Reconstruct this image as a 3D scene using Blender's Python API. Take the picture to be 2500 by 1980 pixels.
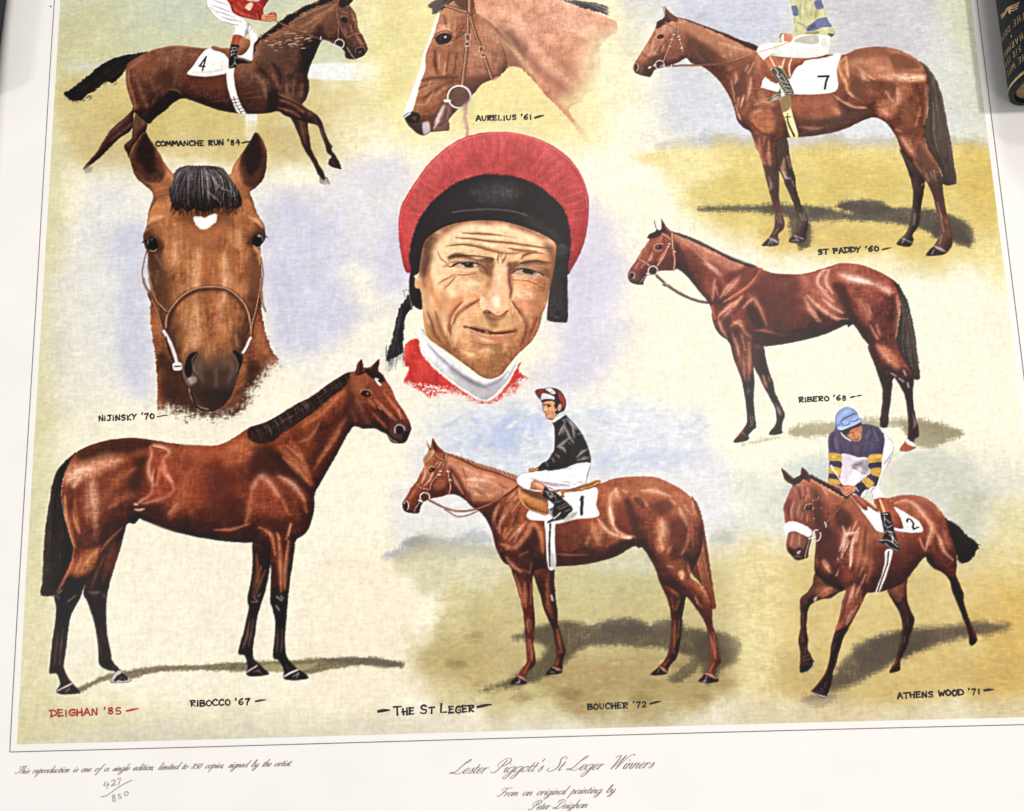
import bpy, math, random
import numpy as np
from mathutils import Matrix, Vector
# ------------------------------------------------------------------ camera: solved from the ruled frame of the print (photo pixels below)
# ------------------------------------------------------------------ camera solved from the print's ruled frame
IMW, IMH, FPX = 2500.0, 1980.0, 1900.0          # photograph size and focal length in its pixels
RULE_W = 0.50                                    # width of the ruled frame on the print, metres
_c = np.array([IMW/2, IMH/2])
_p0 = np.array([28.0, 1834.0]); _p1 = np.array([2607.9, 1767.2])     # lower corners of the ruled frame
_v1 = np.array([857.0, -12240.0])                                    # where its two sides converge
def _ray(p): return np.array([(p[0]-_c[0])/FPX, -(p[1]-_c[1])/FPX, -1.0])   # camera axes: x right, y up, -z forward
_e2 = _ray(_v1); _e2 /= np.linalg.norm(_e2)                          # print "up" seen from the camera
_n = np.cross(_ray(_p0), _ray(_p1)); _e1 = np.cross(_n, _e2); _e1 /= np.linalg.norm(_e1)
if _e1[0] < 0: _e1 = -_e1
_e3 = np.cross(_e1, _e2)
_A = np.stack([_ray(_p0), -_ray(_p1)], 1)
_s = np.linalg.lstsq(_A, -RULE_W*_e1, rcond=None)[0]
_P0 = _ray(_p0)*_s[0]                                                # corner in camera space
ROT = np.stack([_e1, _e2, _e3], 0)                                   # camera -> print axes
CAM_POS = -ROT @ _P0
_T = ROT @ np.eye(3)
def plane(pts):
    """photo pixels -> metres on the print (x right, y up, from the frame's lower left corner)"""
    p = np.atleast_2d(np.asarray(pts, float))
    r = np.stack([(p[:,0]-_c[0])/FPX, -(p[:,1]-_c[1])/FPX, -np.ones(len(p))], 1) @ ROT.T
    k = -CAM_POS[2]/r[:,2]
    return CAM_POS[:2] + r[:,:2]*k[:,None]

SC = bpy.context.scene
for o in list(bpy.data.objects): bpy.data.objects.remove(o)
cam = bpy.data.cameras.new('camera'); camo = bpy.data.objects.new('camera', cam); SC.collection.objects.link(camo)
cam.sensor_fit = 'HORIZONTAL'; cam.sensor_width = 36.0; cam.lens = FPX/IMW*36.0; cam.clip_start = .01; cam.clip_end = 50
_m = Matrix.Identity(4)
for i in range(3):
    for j in range(3): _m[i][j] = ROT[i][j]
    _m[i][3] = CAM_POS[i]
camo.matrix_world = _m; SC.camera = camo
# indoor light: an even room glow, four ceiling lamps and one added front fill
W = bpy.data.worlds.new('World'); SC.world = W; W.use_nodes = True
W.node_tree.nodes['Background'].inputs[0].default_value = (.965,.985,1.0,1); W.node_tree.nodes['Background'].inputs[1].default_value = .34
def lamp(name, loc, target, power, size, colr):
    l = bpy.data.lights.new(name,'AREA'); l.energy = power; l.shape = 'DISK'; l.size = size; l.color = colr
    o = bpy.data.objects.new(name, l); SC.collection.objects.link(o); o.location = loc
    o.rotation_euler = (Vector(target)-Vector(loc)).to_track_quat('-Z','Y').to_euler(); return o
lamp('ceiling_lamp', (.80,.39,1.64), (.3,.1,0), 13.2, .07, (1,.965,.91))
lamp('ceiling_lamp.001', (.50,.98,1.65), (.3,.1,0), 5.2, .14, (1,.97,.93))
lamp('ceiling_lamp.002', (.30,1.75,1.45), (.3,.1,0), 10.0, .4, (1,.97,.93))
lamp('ceiling_lamp.003', (-.85,-.15,1.45), (.2,.1,0), 4.6, .22, (1,.97,.93))
lamp('added_front_fill', (.62,-.85,1.25), (.4,.0,0), 3.0, .5, (1,.97,.93))  # added fill from front right to brighten the lower right, no known source
SC.view_settings.view_transform = 'Standard'; SC.view_settings.look = 'None'; SC.view_settings.gamma = 1; SC.view_settings.exposure = 0
SC.view_settings.use_curve_mapping = False

PAINT_GAIN, BOOK_DX, BOOK_DY = .91, 0.0062, -0.0014

# ------------------------------------------------------------------ a small paint engine: the printed picture in print space
PITCH = RULE_W/1200.0
X0, X1 = plane([(46,1815)])[0][0], plane([(2589,1749)])[0][0]
Y0, Y1 = plane([(44,1816.5)])[0][1], plane([(1300,-128)])[0][1]
NX, NY = int(round((X1-X0)/PITCH))+1, int(round((Y1-Y0)/PITCH))+1
PXS = 1200/2580.0                                # raster cells per photo pixel
rng = np.random.default_rng(7)
FR = [(0.0,0.0,1.0)]
def frame(x0, y0, s): FR[0] = (x0, y0, s)
def ras(pts):
    x0,y0,s = FR[0]
    p = np.asarray(pts, float)[:, :2]/s + (x0, y0)
    q = plane(p)
    return np.stack([(q[:,0]-X0)/PITCH, (Y1-q[:,1])/PITCH], 1)
def sc(w): return np.asarray(w, float)/FR[0][2]*PXS
def cr(p, closed=False, n=6):
    p = np.asarray(p, float)
    if len(p) < 3 and not closed: 
        t = np.linspace(0,1,n+1)[:,None]; return p[0]*(1-t)+p[-1]*t
    if closed: q = np.concatenate([p[-1:], p, p[:2]])
    else: q = np.concatenate([2*p[:1]-p[1:2], p, 2*p[-1:]-p[-2:-1]])
    out = []
    for i in range(1, len(q)-2):
        a,b,c,d = q[i-1],q[i],q[i+1],q[i+2]
        t = (np.arange(n)/n)[:,None]
        out.append(.5*((2*b)+(c-a)*t+(2*a-5*b+4*c-d)*t*t+(3*b-a-3*c+d)*t**3))
    if not closed: out.append(q[-2:-1])
    return np.concatenate(out)
def up(a, h, w):
    y = np.linspace(0, a.shape[0]-1.001, h); x = np.linspace(0, a.shape[1]-1.001, w)
    yi = y.astype(int); xi = x.astype(int); fy = (y-yi); fx = (x-xi)
    fy = (fy*fy*(3-2*fy))[:,None]; fx = (fx*fx*(3-2*fx))[None]
    A=a[np.ix_(yi,xi)];B=a[np.ix_(yi,xi+1)];C_=a[np.ix_(yi+1,xi)];D=a[np.ix_(yi+1,xi+1)]
    return (A*(1-fx)+B*fx)*(1-fy)+(C_*(1-fx)+D*fx)*fy
def noise(cx, cy):
    """smooth noise, feature size cx by cy cells, range about -1..1"""
    return up(rng.uniform(-1,1,(max(2,int(NY/cy)+2), max(2,int(NX/cx)+2))), NY, NX).astype(np.float32)
def box(a, r):
    r = max(1, int(round(r)))
    for ax in (0,1):
        p = np.pad(a, [(r+1,r) if k==ax else (0,0) for k in range(2)], mode='edge')
        c = np.cumsum(p, axis=ax, dtype=np.float64)
        n = a.shape[ax]
        a = (np.take(c, range(2*r+1, 2*r+1+n), ax)-np.take(c, range(0, n), ax))/(2*r+1)
    return a
def blur(a, r):
    for _ in range(3): a = box(a, r*.6)
    return a
N_F = (rng.normal(0,1,(NY,NX))*.5).astype(np.float32)
N_V = noise(1.6, 6); N_H = noise(6, 1.6); N_2 = noise(3,3); N_M = noise(9,9); N_L = noise(28,28); N_XL = noise(80,80); N_B = noise(16,20)
WEAVE = (.55*N_V+.55*N_H+.45*N_F).astype(np.float32)
CANV = np.zeros((NY,NX,3), np.float32)
IDS = np.zeros((NY,NX), np.int16)
ID_INFO = [('background', None, None)]
def col(c): return np.asarray(c, np.float32)
def _bbox(p, pad):
    x0 = max(0,int(np.floor(p[:,0].min()-pad))); x1 = min(NX,int(np.ceil(p[:,0].max()+pad))+1)
    y0 = max(0,int(np.floor(p[:,1].min()-pad))); y1 = min(NY,int(np.ceil(p[:,1].max()+pad))+1)
    return x0,x1,y0,y1
def _segs(D, x0, y0, p, r, pad):
    H,W = D.shape
    for i in range(len(p)-1):
        a,b = p[i],p[i+1]; ra,rb = r[i],r[i+1]; m = max(ra,rb)+pad
        xa=max(0,int(min(a[0],b[0])-m-x0)); xb=min(W,int(max(a[0],b[0])+m-x0)+2)
        ya=max(0,int(min(a[1],b[1])-m-y0)); yb=min(H,int(max(a[1],b[1])+m-y0)+2)
        if xa>=xb or ya>=yb: continue
        X = np.arange(xa,xb)[None]+x0-a[0]; Y = np.arange(ya,yb)[:,None]+y0-a[1]
        d = b-a; L = max(d@d,1e-9)
        t = np.clip((X*d[0]+Y*d[1])/L,0,1)
        v = np.hypot(X-t*d[0], Y-t*d[1])-(ra+(rb-ra)*t)
        np.minimum(D[ya:yb,xa:xb], v, out=D[ya:yb,xa:xb])
def smooth(t): t = np.clip(t,0,1); return t*t*(3-2*t)
_P = [0]
def poly_mask(pts, soft=1.0, rough=0.0, spline=True, n=5):
    """(x0,y0,alpha) of a closed shape; soft and rough in raster cells"""
    p = ras(pts)
    if spline: p = cr(p, True, n)
    pad = soft*1.5+rough*2+2+_P[0]*1.6
    x0,x1,y0,y1 = _bbox(p, pad)
    if x0>=x1 or y0>=y1: return None
    D = np.full((y1-y0,x1-x0), 1e3)
    q = np.concatenate([p,p[:1]])
    _segs(D, x0, y0, q, np.zeros(len(q)), pad)
    inside = np.zeros(D.shape, bool)
    X = np.arange(x0,x1)
    for i in range(len(p)):
        a,b = q[i],q[i+1]
        if a[1]==b[1]: continue
        ylo,yhi = (a[1],b[1]) if a[1]<b[1] else (b[1],a[1])
        r0=max(y0,int(np.ceil(ylo))); r1=min(y1,int(np.ceil(yhi)))
        if r0>=r1: continue
        yy = np.arange(r0,r1); xc = a[0]+(yy-a[1])/(b[1]-a[1])*(b[0]-a[0])
        inside[r0-y0:r1-y0] ^= X[None] < xc[:,None]
    s = np.where(inside,-D,D)
    if rough: s = s + rough*WEAVE[y0:y1,x0:x1]
    if _P[0]: s = s + _P[0]*(.9*N_L+.5*N_M+.5*N_XL)[y0:y1,x0:x1]
    return x0,y0,smooth(.5-s/(2*soft)).astype(np.float32)
def line_mask(pts, w, soft=.8, rough=0.0, spline=True, n=5, taper=False):
    p = ras(pts)
    w = np.broadcast_to(np.asarray(w,float), (len(p),)) if np.ndim(w)==0 or len(np.atleast_1d(w))==len(p) else np.interp(np.linspace(0,1,len(p)), np.linspace(0,1,len(w)), w)
    r = sc(w)/2
    if taper: r = r*np.sin(np.linspace(.12,math.pi-.12,len(p)))**.6
    if spline and len(p)>1:
        m = cr(np.concatenate([p, r[:,None]],1), False, n); p, r = m[:,:2], np.maximum(m[:,2],0.05)
    pad = soft*1.5+rough*2+2
    x0,x1,y0,y1 = _bbox(p, pad+r.max())
    if x0>=x1 or y0>=y1: return None
    D = np.full((y1-y0,x1-x0), 1e3)
    _segs(D, x0, y0, p, r, pad)
    if rough: D = D + rough*WEAVE[y0:y1,x0:x1]
    return x0,y0,smooth(.5-D/(2*soft)).astype(np.float32)
CLIP = [None]
def clip(m=None): CLIP[0] = m
def lay(m, c, a=1.0, tex=0.0):
    """lay colour c through mask m"""
    if m is None: return
    x0,y0,al = m; h,w = al.shape
    al = al*a
    if CLIP[0] is not None: al = al*CLIP[0][y0:y0+h,x0:x0+w]
    if tex: al = np.clip(al*(1+tex*WEAVE[y0:y0+h,x0:x0+w]),0,1)
    al = al[...,None]
    t = CANV[y0:y0+h,x0:x0+w]
    t += (col(c)-t)*al
def fill(pts, c, a=1.0, soft=2.0, rough=0.0, tex=0.0, spline=True):
    if a < .9 and soft >= 9: _P[0] = .55*sc(soft); soft = soft*1.5
    m = poly_mask(pts, max(.6,sc(soft)), rough, spline); _P[0] = 0
    lay(m, c, a, tex)
def line(pts, w, c, a=1.0, soft=1.6, rough=0.0, tex=0.0, spline=True, taper=False):
    lay(line_mask(pts, w, max(.55,sc(soft)), rough, spline, taper=taper), c, a, tex)
_SR = np.random.default_rng(21)
def strokes(items, c, a=.6, soft=8, w=10, tex=.35):
    """loaded-brush strokes: a soft body and two drier bristle tracks"""
    for it in items:
        p = np.asarray(it, float)
        line(p, w*2.9, c, a*.34, soft*2.2, .35, tex, True, True)
        line(p, w*1.35, c, a*.62, soft*1.5, .35, tex, True, True)
        for _ in range(2):
            q = p+_SR.normal(0, w*.28, 2)+_SR.normal(0, w*.08, p.shape)
            line(q, w*.55, np.asarray(c,float)+_SR.normal(0,12), a*.30, max(2,soft*.8), .5, .7, True, True)
def hairs(ga, gb, n, w, cols, a=.7, jit=4, soft=1.6, seed=1, k0=(0,.25), k1=(.75,1)):
    """n fine strokes between two guide curves"""
    R = np.random.default_rng(seed)
    A = cr(np.asarray(ga,float),False,8); B = cr(np.asarray(gb,float),False,8)
    t = np.linspace(0,1,14)
    ia = np.stack([np.interp(t,np.linspace(0,1,len(A)),A[:,k]) for k in (0,1)],1)
    ib = np.stack([np.interp(t,np.linspace(0,1,len(B)),B[:,k]) for k in (0,1)],1)
    for i in range(n):
        f = R.uniform(0,1); g = np.clip(f+R.normal(0,.06),0,1)
        tt = np.linspace(0,1,14)[:,None]
        q = ia*(1-(f*(1-tt)+g*tt))+ib*(f*(1-tt)+g*tt)
        lo = R.uniform(*k0); hi = R.uniform(*k1)
        i0,i1 = int(lo*13), max(int(hi*13), int(lo*13)+3)
        q = q[i0:i1+1]+R.normal(0,jit,2)*np.array([1,1])
        line(q[::2] if len(q)>5 else q, w*R.uniform(.5,1.4), cols[R.integers(len(cols))], a*R.uniform(.5,1), soft, 0, .3, True, True)
class Fig:
    """one printed figure: builds its mask, is painted, and keeps its id"""
    def __init__(s, name, label=None, parent=None):
        s.id = len(ID_INFO); ID_INFO.append((name, label, parent)); s.m = np.zeros((NY,NX), np.float32)
    def add(s, pts, soft=1.6, rough=.5, spline=True):
        m = poly_mask(pts, max(.95,sc(soft)), rough*.5, spline)
        if m: x0,y0,a = m; h,w = a.shape; s.m[y0:y0+h,x0:x0+w] = np.maximum(s.m[y0:y0+h,x0:x0+w], a)
        return s
    def addl(s, pts, w, soft=1.6, rough=.4):
        m = line_mask(pts, w, max(.6,sc(soft)), rough)
        if m: x0,y0,a = m; h,w_ = a.shape; s.m[y0:y0+h,x0:x0+w_] = np.maximum(s.m[y0:y0+h,x0:x0+w_], a)
        return s
    def cut(s, pts, soft=1.6, rough=.4):
        m = poly_mask(pts, max(.6,sc(soft)), rough)
        if m: x0,y0,a = m; h,w = a.shape; s.m[y0:y0+h,x0:x0+w] *= 1-a
        return s
    def fade(s, pts, soft=40):
        return s.cut(pts, soft, 2.5)
    def dry(s, pts, soft=60):
        """let the figure run out in dry brushwork over the canvas threads"""
        m = poly_mask(pts, max(.6,sc(soft)), 0)
        if m:
            x0,y0,a = m; h,w = a.shape; n = (WEAVE+.7*N_2+.5*N_M)[y0:y0+h,x0:x0+w]
            s.m[y0:y0+h,x0:x0+w] *= np.where(a>.01, np.clip((1.05-1.6*a+.42*n*np.minimum(1,3*a))*1.05,0,1), 1)
        return s
    def box(s, pad=3):
        ys = np.where(s.m.max(1)>.01)[0]; xs = np.where(s.m.max(0)>.01)[0]
        return max(0,xs[0]-pad), min(NX,xs[-1]+pad+1), max(0,ys[0]-pad), min(NY,ys[-1]+pad+1)
    def mark(s): IDS[s.m>.5] = s.id; return s
    def solid(s, ramp, light=(-.25,-.9), scales=(3,8,18), gain=1.0, tex=.10, bias=0.0, rim=.36):
        """lay a rounded base: ramp is colours from shade to light"""
        x0,x1,y0,y1 = s.box(); m = s.m[y0:y1,x0:x1]
        t = np.zeros(m.shape)
        mp = np.pad(m, 60)
        for r in scales:
            b = blur(mp, r); gy,gx = np.gradient(b); k = r*1.3
            t += (gx*light[0]+gy*light[1])[60:-60,60:-60]*-k/len(scales)*2
        if len(ramp) >= 5: bias -= .04
        t = .5+bias+.42*np.tanh(gain*t/.42) - rim*np.clip(1-blur(mp,2.2)[60:-60,60:-60],0,1) + tex*(.5*N_2+.7*N_M+.5*WEAVE+.9*N_B)[y0:y1,x0:x1]
        r_ = np.asarray(ramp, float); xs = np.linspace(0,1,len(ramp))
        c = np.stack([np.interp(np.clip(t,0,1), xs, r_[:,k]) for k in range(3)],-1)
        T = CANV[y0:y1,x0:x1]; T += (c-T)*m[...,None]
        s.mark(); clip(s.m); return s

# ------------------------------------------------------------------ the painted ground of the picture (washes of colour, canvas grain)
def patch(pts, c, a=.9, soft=60, var=14, nz=None, tex=.25, rough=3.0):
    """a soft wash whose colour varies; soft in photo-frame units"""
    _P[0] = .42*max(.8, sc(soft))
    m = poly_mask(pts, max(.8, sc(soft)), rough)
    _P[0] = 0
    if m is None: return
    x0,y0,al = m; h,w = al.shape; s = np.s_[y0:y0+h,x0:x0+w]
    n = (.5*N_L[s]+.35*N_M[s]+.45*N_H[s] if nz is None else nz[s])
    al = np.clip(al*a*(1+tex*(WEAVE[s]+.6*N_M[s])),0,1)[...,None]
    t = CANV[s]; t += (np.asarray(c,np.float32)+n[...,None]*var-t)*al
def dabs(pts, n, length, w, cols, a=.5, ang=0, spread=.25, seed=3, soft=3):
    """short brush strokes scattered over a region"""
    R = np.random.default_rng(seed); p = np.asarray(pts,float); lo,hi = p.min(0),p.max(0)
    k = 0
    while k < n:
        q = R.uniform(lo,hi); ins = False
        for i in range(len(p)):
            a0,b0 = p[i],p[(i+1)%len(p)]
            if (a0[1]>q[1])!=(b0[1]>q[1]) and q[0] < a0[0]+(q[1]-a0[1])/(b0[1]-a0[1])*(b0[0]-a0[0]): ins = not ins
        k += 1
        if not ins: continue
        th = ang+R.normal(0,spread); L = length*R.uniform(.4,1.3); d = np.array([math.cos(th),math.sin(th)])*L/2
        c = np.asarray(cols[R.integers(len(cols))],float)+R.normal(0,5)
        line([q-d, q+R.normal(0,L*.05,2), q+d], w*R.uniform(.5,1.4), c, a*R.uniform(.4,1), soft, 0, .5, True, True)
frame(0,0,.8628)                                  # measured on a 2157-pixel-wide view of the photograph
CANV[:] = (248,241,218)
CANV += (N_L*2.5+N_XL*3)[...,None]
# olive edge on the left, broad tints
patch([(-20,-200),(150,-200),(140,500),(110,1000),(92,1600),(-20,1600)], (212,204,156), .95, 40, 6)
patch([(60,-200),(230,-200),(190,500),(160,1000),(120,1400),(60,1600)], (232,226,186), .3, 70, 6)
patch([(30,1240),(110,1250),(140,1420),(400,1480),(800,1500),(800,1600),(20,1600)], (232,222,180), .55, 60, 6)
patch([(30,1490),(260,1490),(300,1590),(30,1590)], (214,205,158), .8, 50, 6)
patch([(260,1520),(1000,1500),(2200,1465),(2200,1540),(260,1590)], (216,208,186), .75, 28, 6)
patch([(300,1540),(700,1545),(700,1580),(300,1580)], (200,200,178), .5, 18, 6)
patch([(700,1180),(860,1150),(900,1400),(820,1470),(640,1480)], (246,228,200), .5, 60, 6)
# sky and turf behind the galloping horse
patch([(100,-200),(760,-200),(800,60),(770,160),(140,180)], (200,202,168), .95, 60, 12)
patch([(240,-200),(620,-200),(600,20),(300,40)], (194,204,184), .7, 50, 10)
patch([(110,60),(240,40),(220,200),(130,260)], (206,200,146), .6, 50, 8)
patch([(640,-30),(800,-30),(800,60),(700,70)], (226,226,206), .6, 30, 8)
dabs([(120,-60),(760,-60),(760,130),(120,150)], 260, 26, 4, [(178,186,146),(206,208,170),(196,190,140),(188,204,186)], .27, 0, .8, 1)
patch([(140,165),(760,160),(760,330),(600,350),(380,330),(250,370),(165,330)], (208,188,124), .82, 44, 10)
patch([(190,190),(560,190),(560,260),(300,280)], (204,182,104), .6, 30, 12)
patch([(170,260),(330,240),(330,340),(180,340)], (196,174,110), .5, 34, 12)
patch([(560,280),(730,260),(720,330),(600,345)], (190,168,112), .45, 20, 14)
patch([(735,150),(800,150),(790,300),(720,330)], (240,226,176), .5, 40, 8)
dabs([(160,200),(740,200),(740,330),(200,335)], 320, 24, 4, [(176,150,84),(216,194,126),(196,174,98),(224,206,150),(160,138,84)], .27, 0, .5, 2)
fill([(150,136),(245,134),(240,152),(150,152)], (206,212,196), .75, 10, 1.5, .4)
fill([(650,135),(840,136),(840,166),(648,165)], (238,244,242), .95, 4, 1, .2)
fill([(770,120),(850,120),(850,180),(770,180)], (246,240,206), .85, 22, 2, .2)
fill([(520,238),(541,238),(537,292),(518,292)], (244,246,246), .97, 4, .8, .15)
# behind the horse's head in profile
patch([(760,-200),(1420,-200),(1350,60),(1260,300),(1050,270),(940,300),(820,300),(770,140)], (240,226,164), .9, 50, 10)
patch([(800,-60),(900,-60),(900,120),(840,220),(800,200)], (226,212,140), .55, 40, 12)
patch([(960,150),(1160,150),(1200,260),(980,280)], (232,214,142), .65, 40, 10)
patch([(1260,-100),(1420,-100),(1400,100),(1310,260),(1250,200)], (246,240,206), .7, 40, 6)
patch([(690,250),(830,270),(830,420),(720,420)], (248,238,206), .6, 50, 6)
# sky, trees and turf behind the standing horse at upper right
patch([(1340,-200),(2120,-200),(2120,280),(1440,300),(1380,160)], (212,212,210), .93, 60, 14)
patch([(1380,-60),(1640,-60),(1640,90),(1480,80)], (196,200,222), .75, 46, 16)
patch([(1740,-60),(1950,-60),(1930,120),(1760,110)], (198,196,206), .8, 40, 16)
patch([(1400,130),(1520,170),(1640,300),(1440,290)], (206,208,224), .7, 40, 12)
patch([(1980,-60),(2120,-60),(2130,220),(2060,240),(2010,80)], (212,212,178), .85, 36, 12)
patch([(1985,120),(2080,120),(2080,280),(2000,280)], (216,220,206), .6, 30, 10)
dabs([(1360,-60),(2040,-60),(2040,260),(1420,260)], 320, 30, 7, [(190,196,222),(226,226,226),(202,200,212),(220,222,214)], .28, .2, .7, 4, 5)
patch([(1560,240),(1960,230),(1960,300),(1560,300)], (222,226,238), .6, 24, 8)
patch([(1430,290),(1560,284),(1640,280),(1760,292),(1900,286),(2050,290),(2060,312),(1430,312)], (188,189,204), .85, 8, 12)
for i,(x,y,r) in enumerate([(1484,288,15),(1510,292,12),(1748,284,15),(1774,290,12),(1850,296,10),(1560,296,9),(2010,296,11),(1460,300,8),(2040,300,10)]):
    patch([(x-r,y+12),(x-r*.8,y-r*.4),(x,y-r),(x+r*.8,y-r*.4),(x+r,y+12)], (172,176,192), .6, 6, 18, None, .5)
patch([(1430,314),(2095,312),(2110,420),(2110,520),(2000,560),(1700,540),(1560,500),(1480,440)], (216,192,108), .93, 40, 12)
patch([(1400,316),(2090,312),(2092,352),(1420,352)], (228,206,126), .75, 12, 10)
patch([(1400,316),(1500,316),(1520,420),(1440,440)], (246,234,180), .7, 40, 8)
patch([(1720,340),(2060,340),(2080,400),(1760,400)], (206,176,84), .5, 34, 12)
patch([(1480,380),(1720,380),(1760,440),(1500,450)], (204,182,88), .6, 26, 14)
patch([(2040,330),(2110,330),(2125,540),(2060,520)], (212,178,86), .5, 34, 14)
patch([(1620,470),(1960,480),(1940,520),(1660,525)], (206,174,92), .6, 18, 16)
patch([(2040,500),(2150,500),(2157,620),(2090,600)], (240,226,160), .7, 40, 8)
dabs([(1430,330),(2090,330),(2110,510),(1560,510)], 520, 24, 4, [(188,158,64),(226,206,124),(206,178,84),(176,150,74),(230,212,140)], .27, 0, .35, 5)
patch([(1470,440),(1560,432),(1700,430),(1800,446),(1840,436),(1960,440),(2040,470),(2046,516),(1990,500),(1880,470),(1700,462),(1620,448)], (64,56,48), .95, 7, 12)
patch([(1760,432),(1800,420),(1850,424),(1880,440),(1850,452),(1790,448)], (58,50,44), .95, 6, 8)
patch([(1980,462),(2020,474),(2046,516),(2000,508),(1960,496)], (58,48,40), .92, 6, 8)
patch([(1660,450),(1700,452),(1710,512),(1680,520)], (60,50,38), .9, 6, 8)
# lilac vignettes
patch([(190,400),(280,380),(320,470),(330,640),(320,830),(240,800),(150,640)], (228,227,226), .8, 60, 8)
patch([(240,500),(320,500),(325,800),(270,800)], (198,200,222), .8, 38, 10)
patch([(110,620),(200,600),(220,820),(120,840)], (222,220,214), .5, 40, 8)
patch([(540,420),(700,440),(740,560),(740,700),(640,760),(570,700)], (202,201,225), .9, 50, 12)
patch([(700,360),(850,330),(860,520),(820,620),(700,520)], (218,215,230), .8, 50, 8)
patch([(560,560),(640,540),(660,720),(600,740)], (202,202,224), .55, 30, 10)
patch([(330,240),(560,260),(560,330),(340,330)], (206,182,110), .5, 20, 12)
dabs([(180,420),(330,420),(330,820),(180,820)], 90, 34, 8, [(200,202,222),(240,238,230),(216,216,226)], .28, 1.5, .15, 6, 6)
dabs([(560,400),(820,400),(780,740),(580,740)], 150, 34, 8, [(196,198,222),(236,234,236),(214,212,230),(248,243,230)], .28, 1.5, .15, 7, 6)
patch([(1190,440),(1300,480),(1320,700),(1260,820),(1140,850),(1160,700)], (212,208,228), .88, 54, 8)
patch([(1200,560),(1260,560),(1240,760),(1180,800)], (206,200,220), .6, 30, 8)
patch([(880,420),(880,600),(820,640),(780,560)], (202,200,224), .8, 40, 8)
patch([(600,760),(720,740),(820,700),(840,860),(700,860)], (238,234,232), .5, 50, 8)
# sky behind the mounted horse at the centre
patch([(860,960),(900,860),(1020,840),(1160,830),(1300,830),(1420,850),(1500,900),(1530,1040),(1540,1150),(1400,1160),(900,1160),(830,1080)], (228,228,230), .85, 50, 8)
patch([(960,900),(1060,860),(1130,880),(1200,920),(1150,990),(1000,1000),(940,960)], (206,214,232), .7, 30, 18)
patch([(1180,900),(1340,850),(1460,890),(1480,960),(1340,1000),(1240,990)], (218,221,233), .7, 34, 14)
patch([(1000,930),(1090,870),(1150,900),(1080,950)], (168,186,226), .5, 14, 16, None, .9)
patch([(1220,960),(1330,940),(1440,950),(1420,985),(1240,992)], (188,200,228), .45, 14, 16, None, .9)
dabs([(900,860),(1500,850),(1520,1000),(900,1010)], 330, 26, 9, [(184,198,230),(236,238,240),(246,245,240),(206,212,232),(166,184,224),(222,220,230),(248,246,238)], .6, 0, .5, 8, 4)
patch([(1440,1000),(1530,960),(1560,1120),(1500,1150)], (226,224,232), .6, 40, 8)
patch([(812,1168),(850,1152),(880,1134),(960,1140),(1020,1150),(1050,1158),(1050,1174),(830,1176)], (168,174,192), .9, 8, 12, None, .4)
patch([(960,1142),(985,1122),(1015,1120),(1040,1142)], (172,178,194), .7, 8, 10)
patch([(842,1150),(862,1134),(892,1134),(900,1154)], (140,146,164), .8, 7, 14, None, .5)
patch([(1500,1128),(1540,1124),(1560,1140),(1500,1142)], (176,186,202), .7, 8, 10)
patch([(860,1176),(1060,1172),(1300,1165),(1520,1150),(1580,1220),(1620,1330),(1600,1440),(1500,1490),(1100,1500),(960,1490),(890,1430),(900,1330),(960,1260)], (194,178,118), .88, 52, 14)
patch([(860,1178),(1060,1174),(1040,1250),(900,1240)], (216,212,178), .75, 26, 10)
patch([(1130,1180),(1420,1170),(1420,1250),(1150,1270)], (194,186,134), .7, 28, 10)
patch([(1260,1180),(1420,1170),(1410,1200),(1270,1205)], (208,208,186), .6, 16, 8)
patch([(1540,1200),(1640,1240),(1640,1420),(1580,1440)], (222,206,150), .8, 36, 12)
patch([(910,1330),(1060,1300),(1060,1440),(930,1460)], (178,156,98), .6, 40, 14)
patch([(1180,1380),(1480,1370),(1520,1470),(1200,1500)], (160,136,82), .75, 34, 18)
patch([(930,1250),(980,1230),(1000,1330),(930,1340)], (210,196,140), .6, 24, 12)
dabs([(900,1250),(1580,1230),(1600,1440),(920,1490)], 620, 24, 5, [(158,136,78),(206,186,126),(186,164,98),(140,120,76),(196,160,104),(214,200,148)], .3, 0, .4, 9)
for i,(x,y,r) in enumerate([(960,1400,22),(1010,1440,18),(1100,1470,24),(1200,1460,26),(1290,1440,22),(1350,1470,24),(1420,1400,20),(1530,1440,22),(1150,1400,18),(1000,1340,20),(1220,1500,16),(1380,1440,20),(1490,1470,18),(1270,1410,18)]):
    patch([(x-r,y),(x,y-r*.45),(x+r,y),(x,y+r*.45)], [(138,114,70),(168,130,84),(150,128,78)][i%3], .7, 8, 16, None, .6)
patch([(1080,1340),(1180,1310),(1240,1316),(1340,1324),(1480,1330),(1556,1350),(1550,1400),(1500,1390),(1400,1368),(1280,1360),(1220,1372),(1160,1420),(1050,1452),(1010,1456),(1100,1420),(1150,1372),(1130,1352)], (72,60,42), .92, 8, 12)
patch([(1250,1318),(1300,1304),(1340,1308),(1370,1326),(1300,1334)], (70,60,48), .9, 8, 8)
patch([(1380,1320),(1410,1306),(1440,1318),(1420,1340)], (76,64,52), .85, 8, 8)
patch([(1480,1348),(1550,1346),(1560,1366),(1520,1410),(1490,1440)], (66,54,38), .88, 8, 10)
patch([(1410,1428),(1450,1400),(1490,1370),(1470,1410),(1430,1440)], (76,64,42), .8, 5, 8)
for s_ in range(46):
    x = 1180+rng.uniform(0,300); y = 1478+rng.uniform(0,26)
    line([(x,y),(x+rng.uniform(10,26),y+rng.normal(0,1))], 2.5, (178,156,100), .6, 2)
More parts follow.
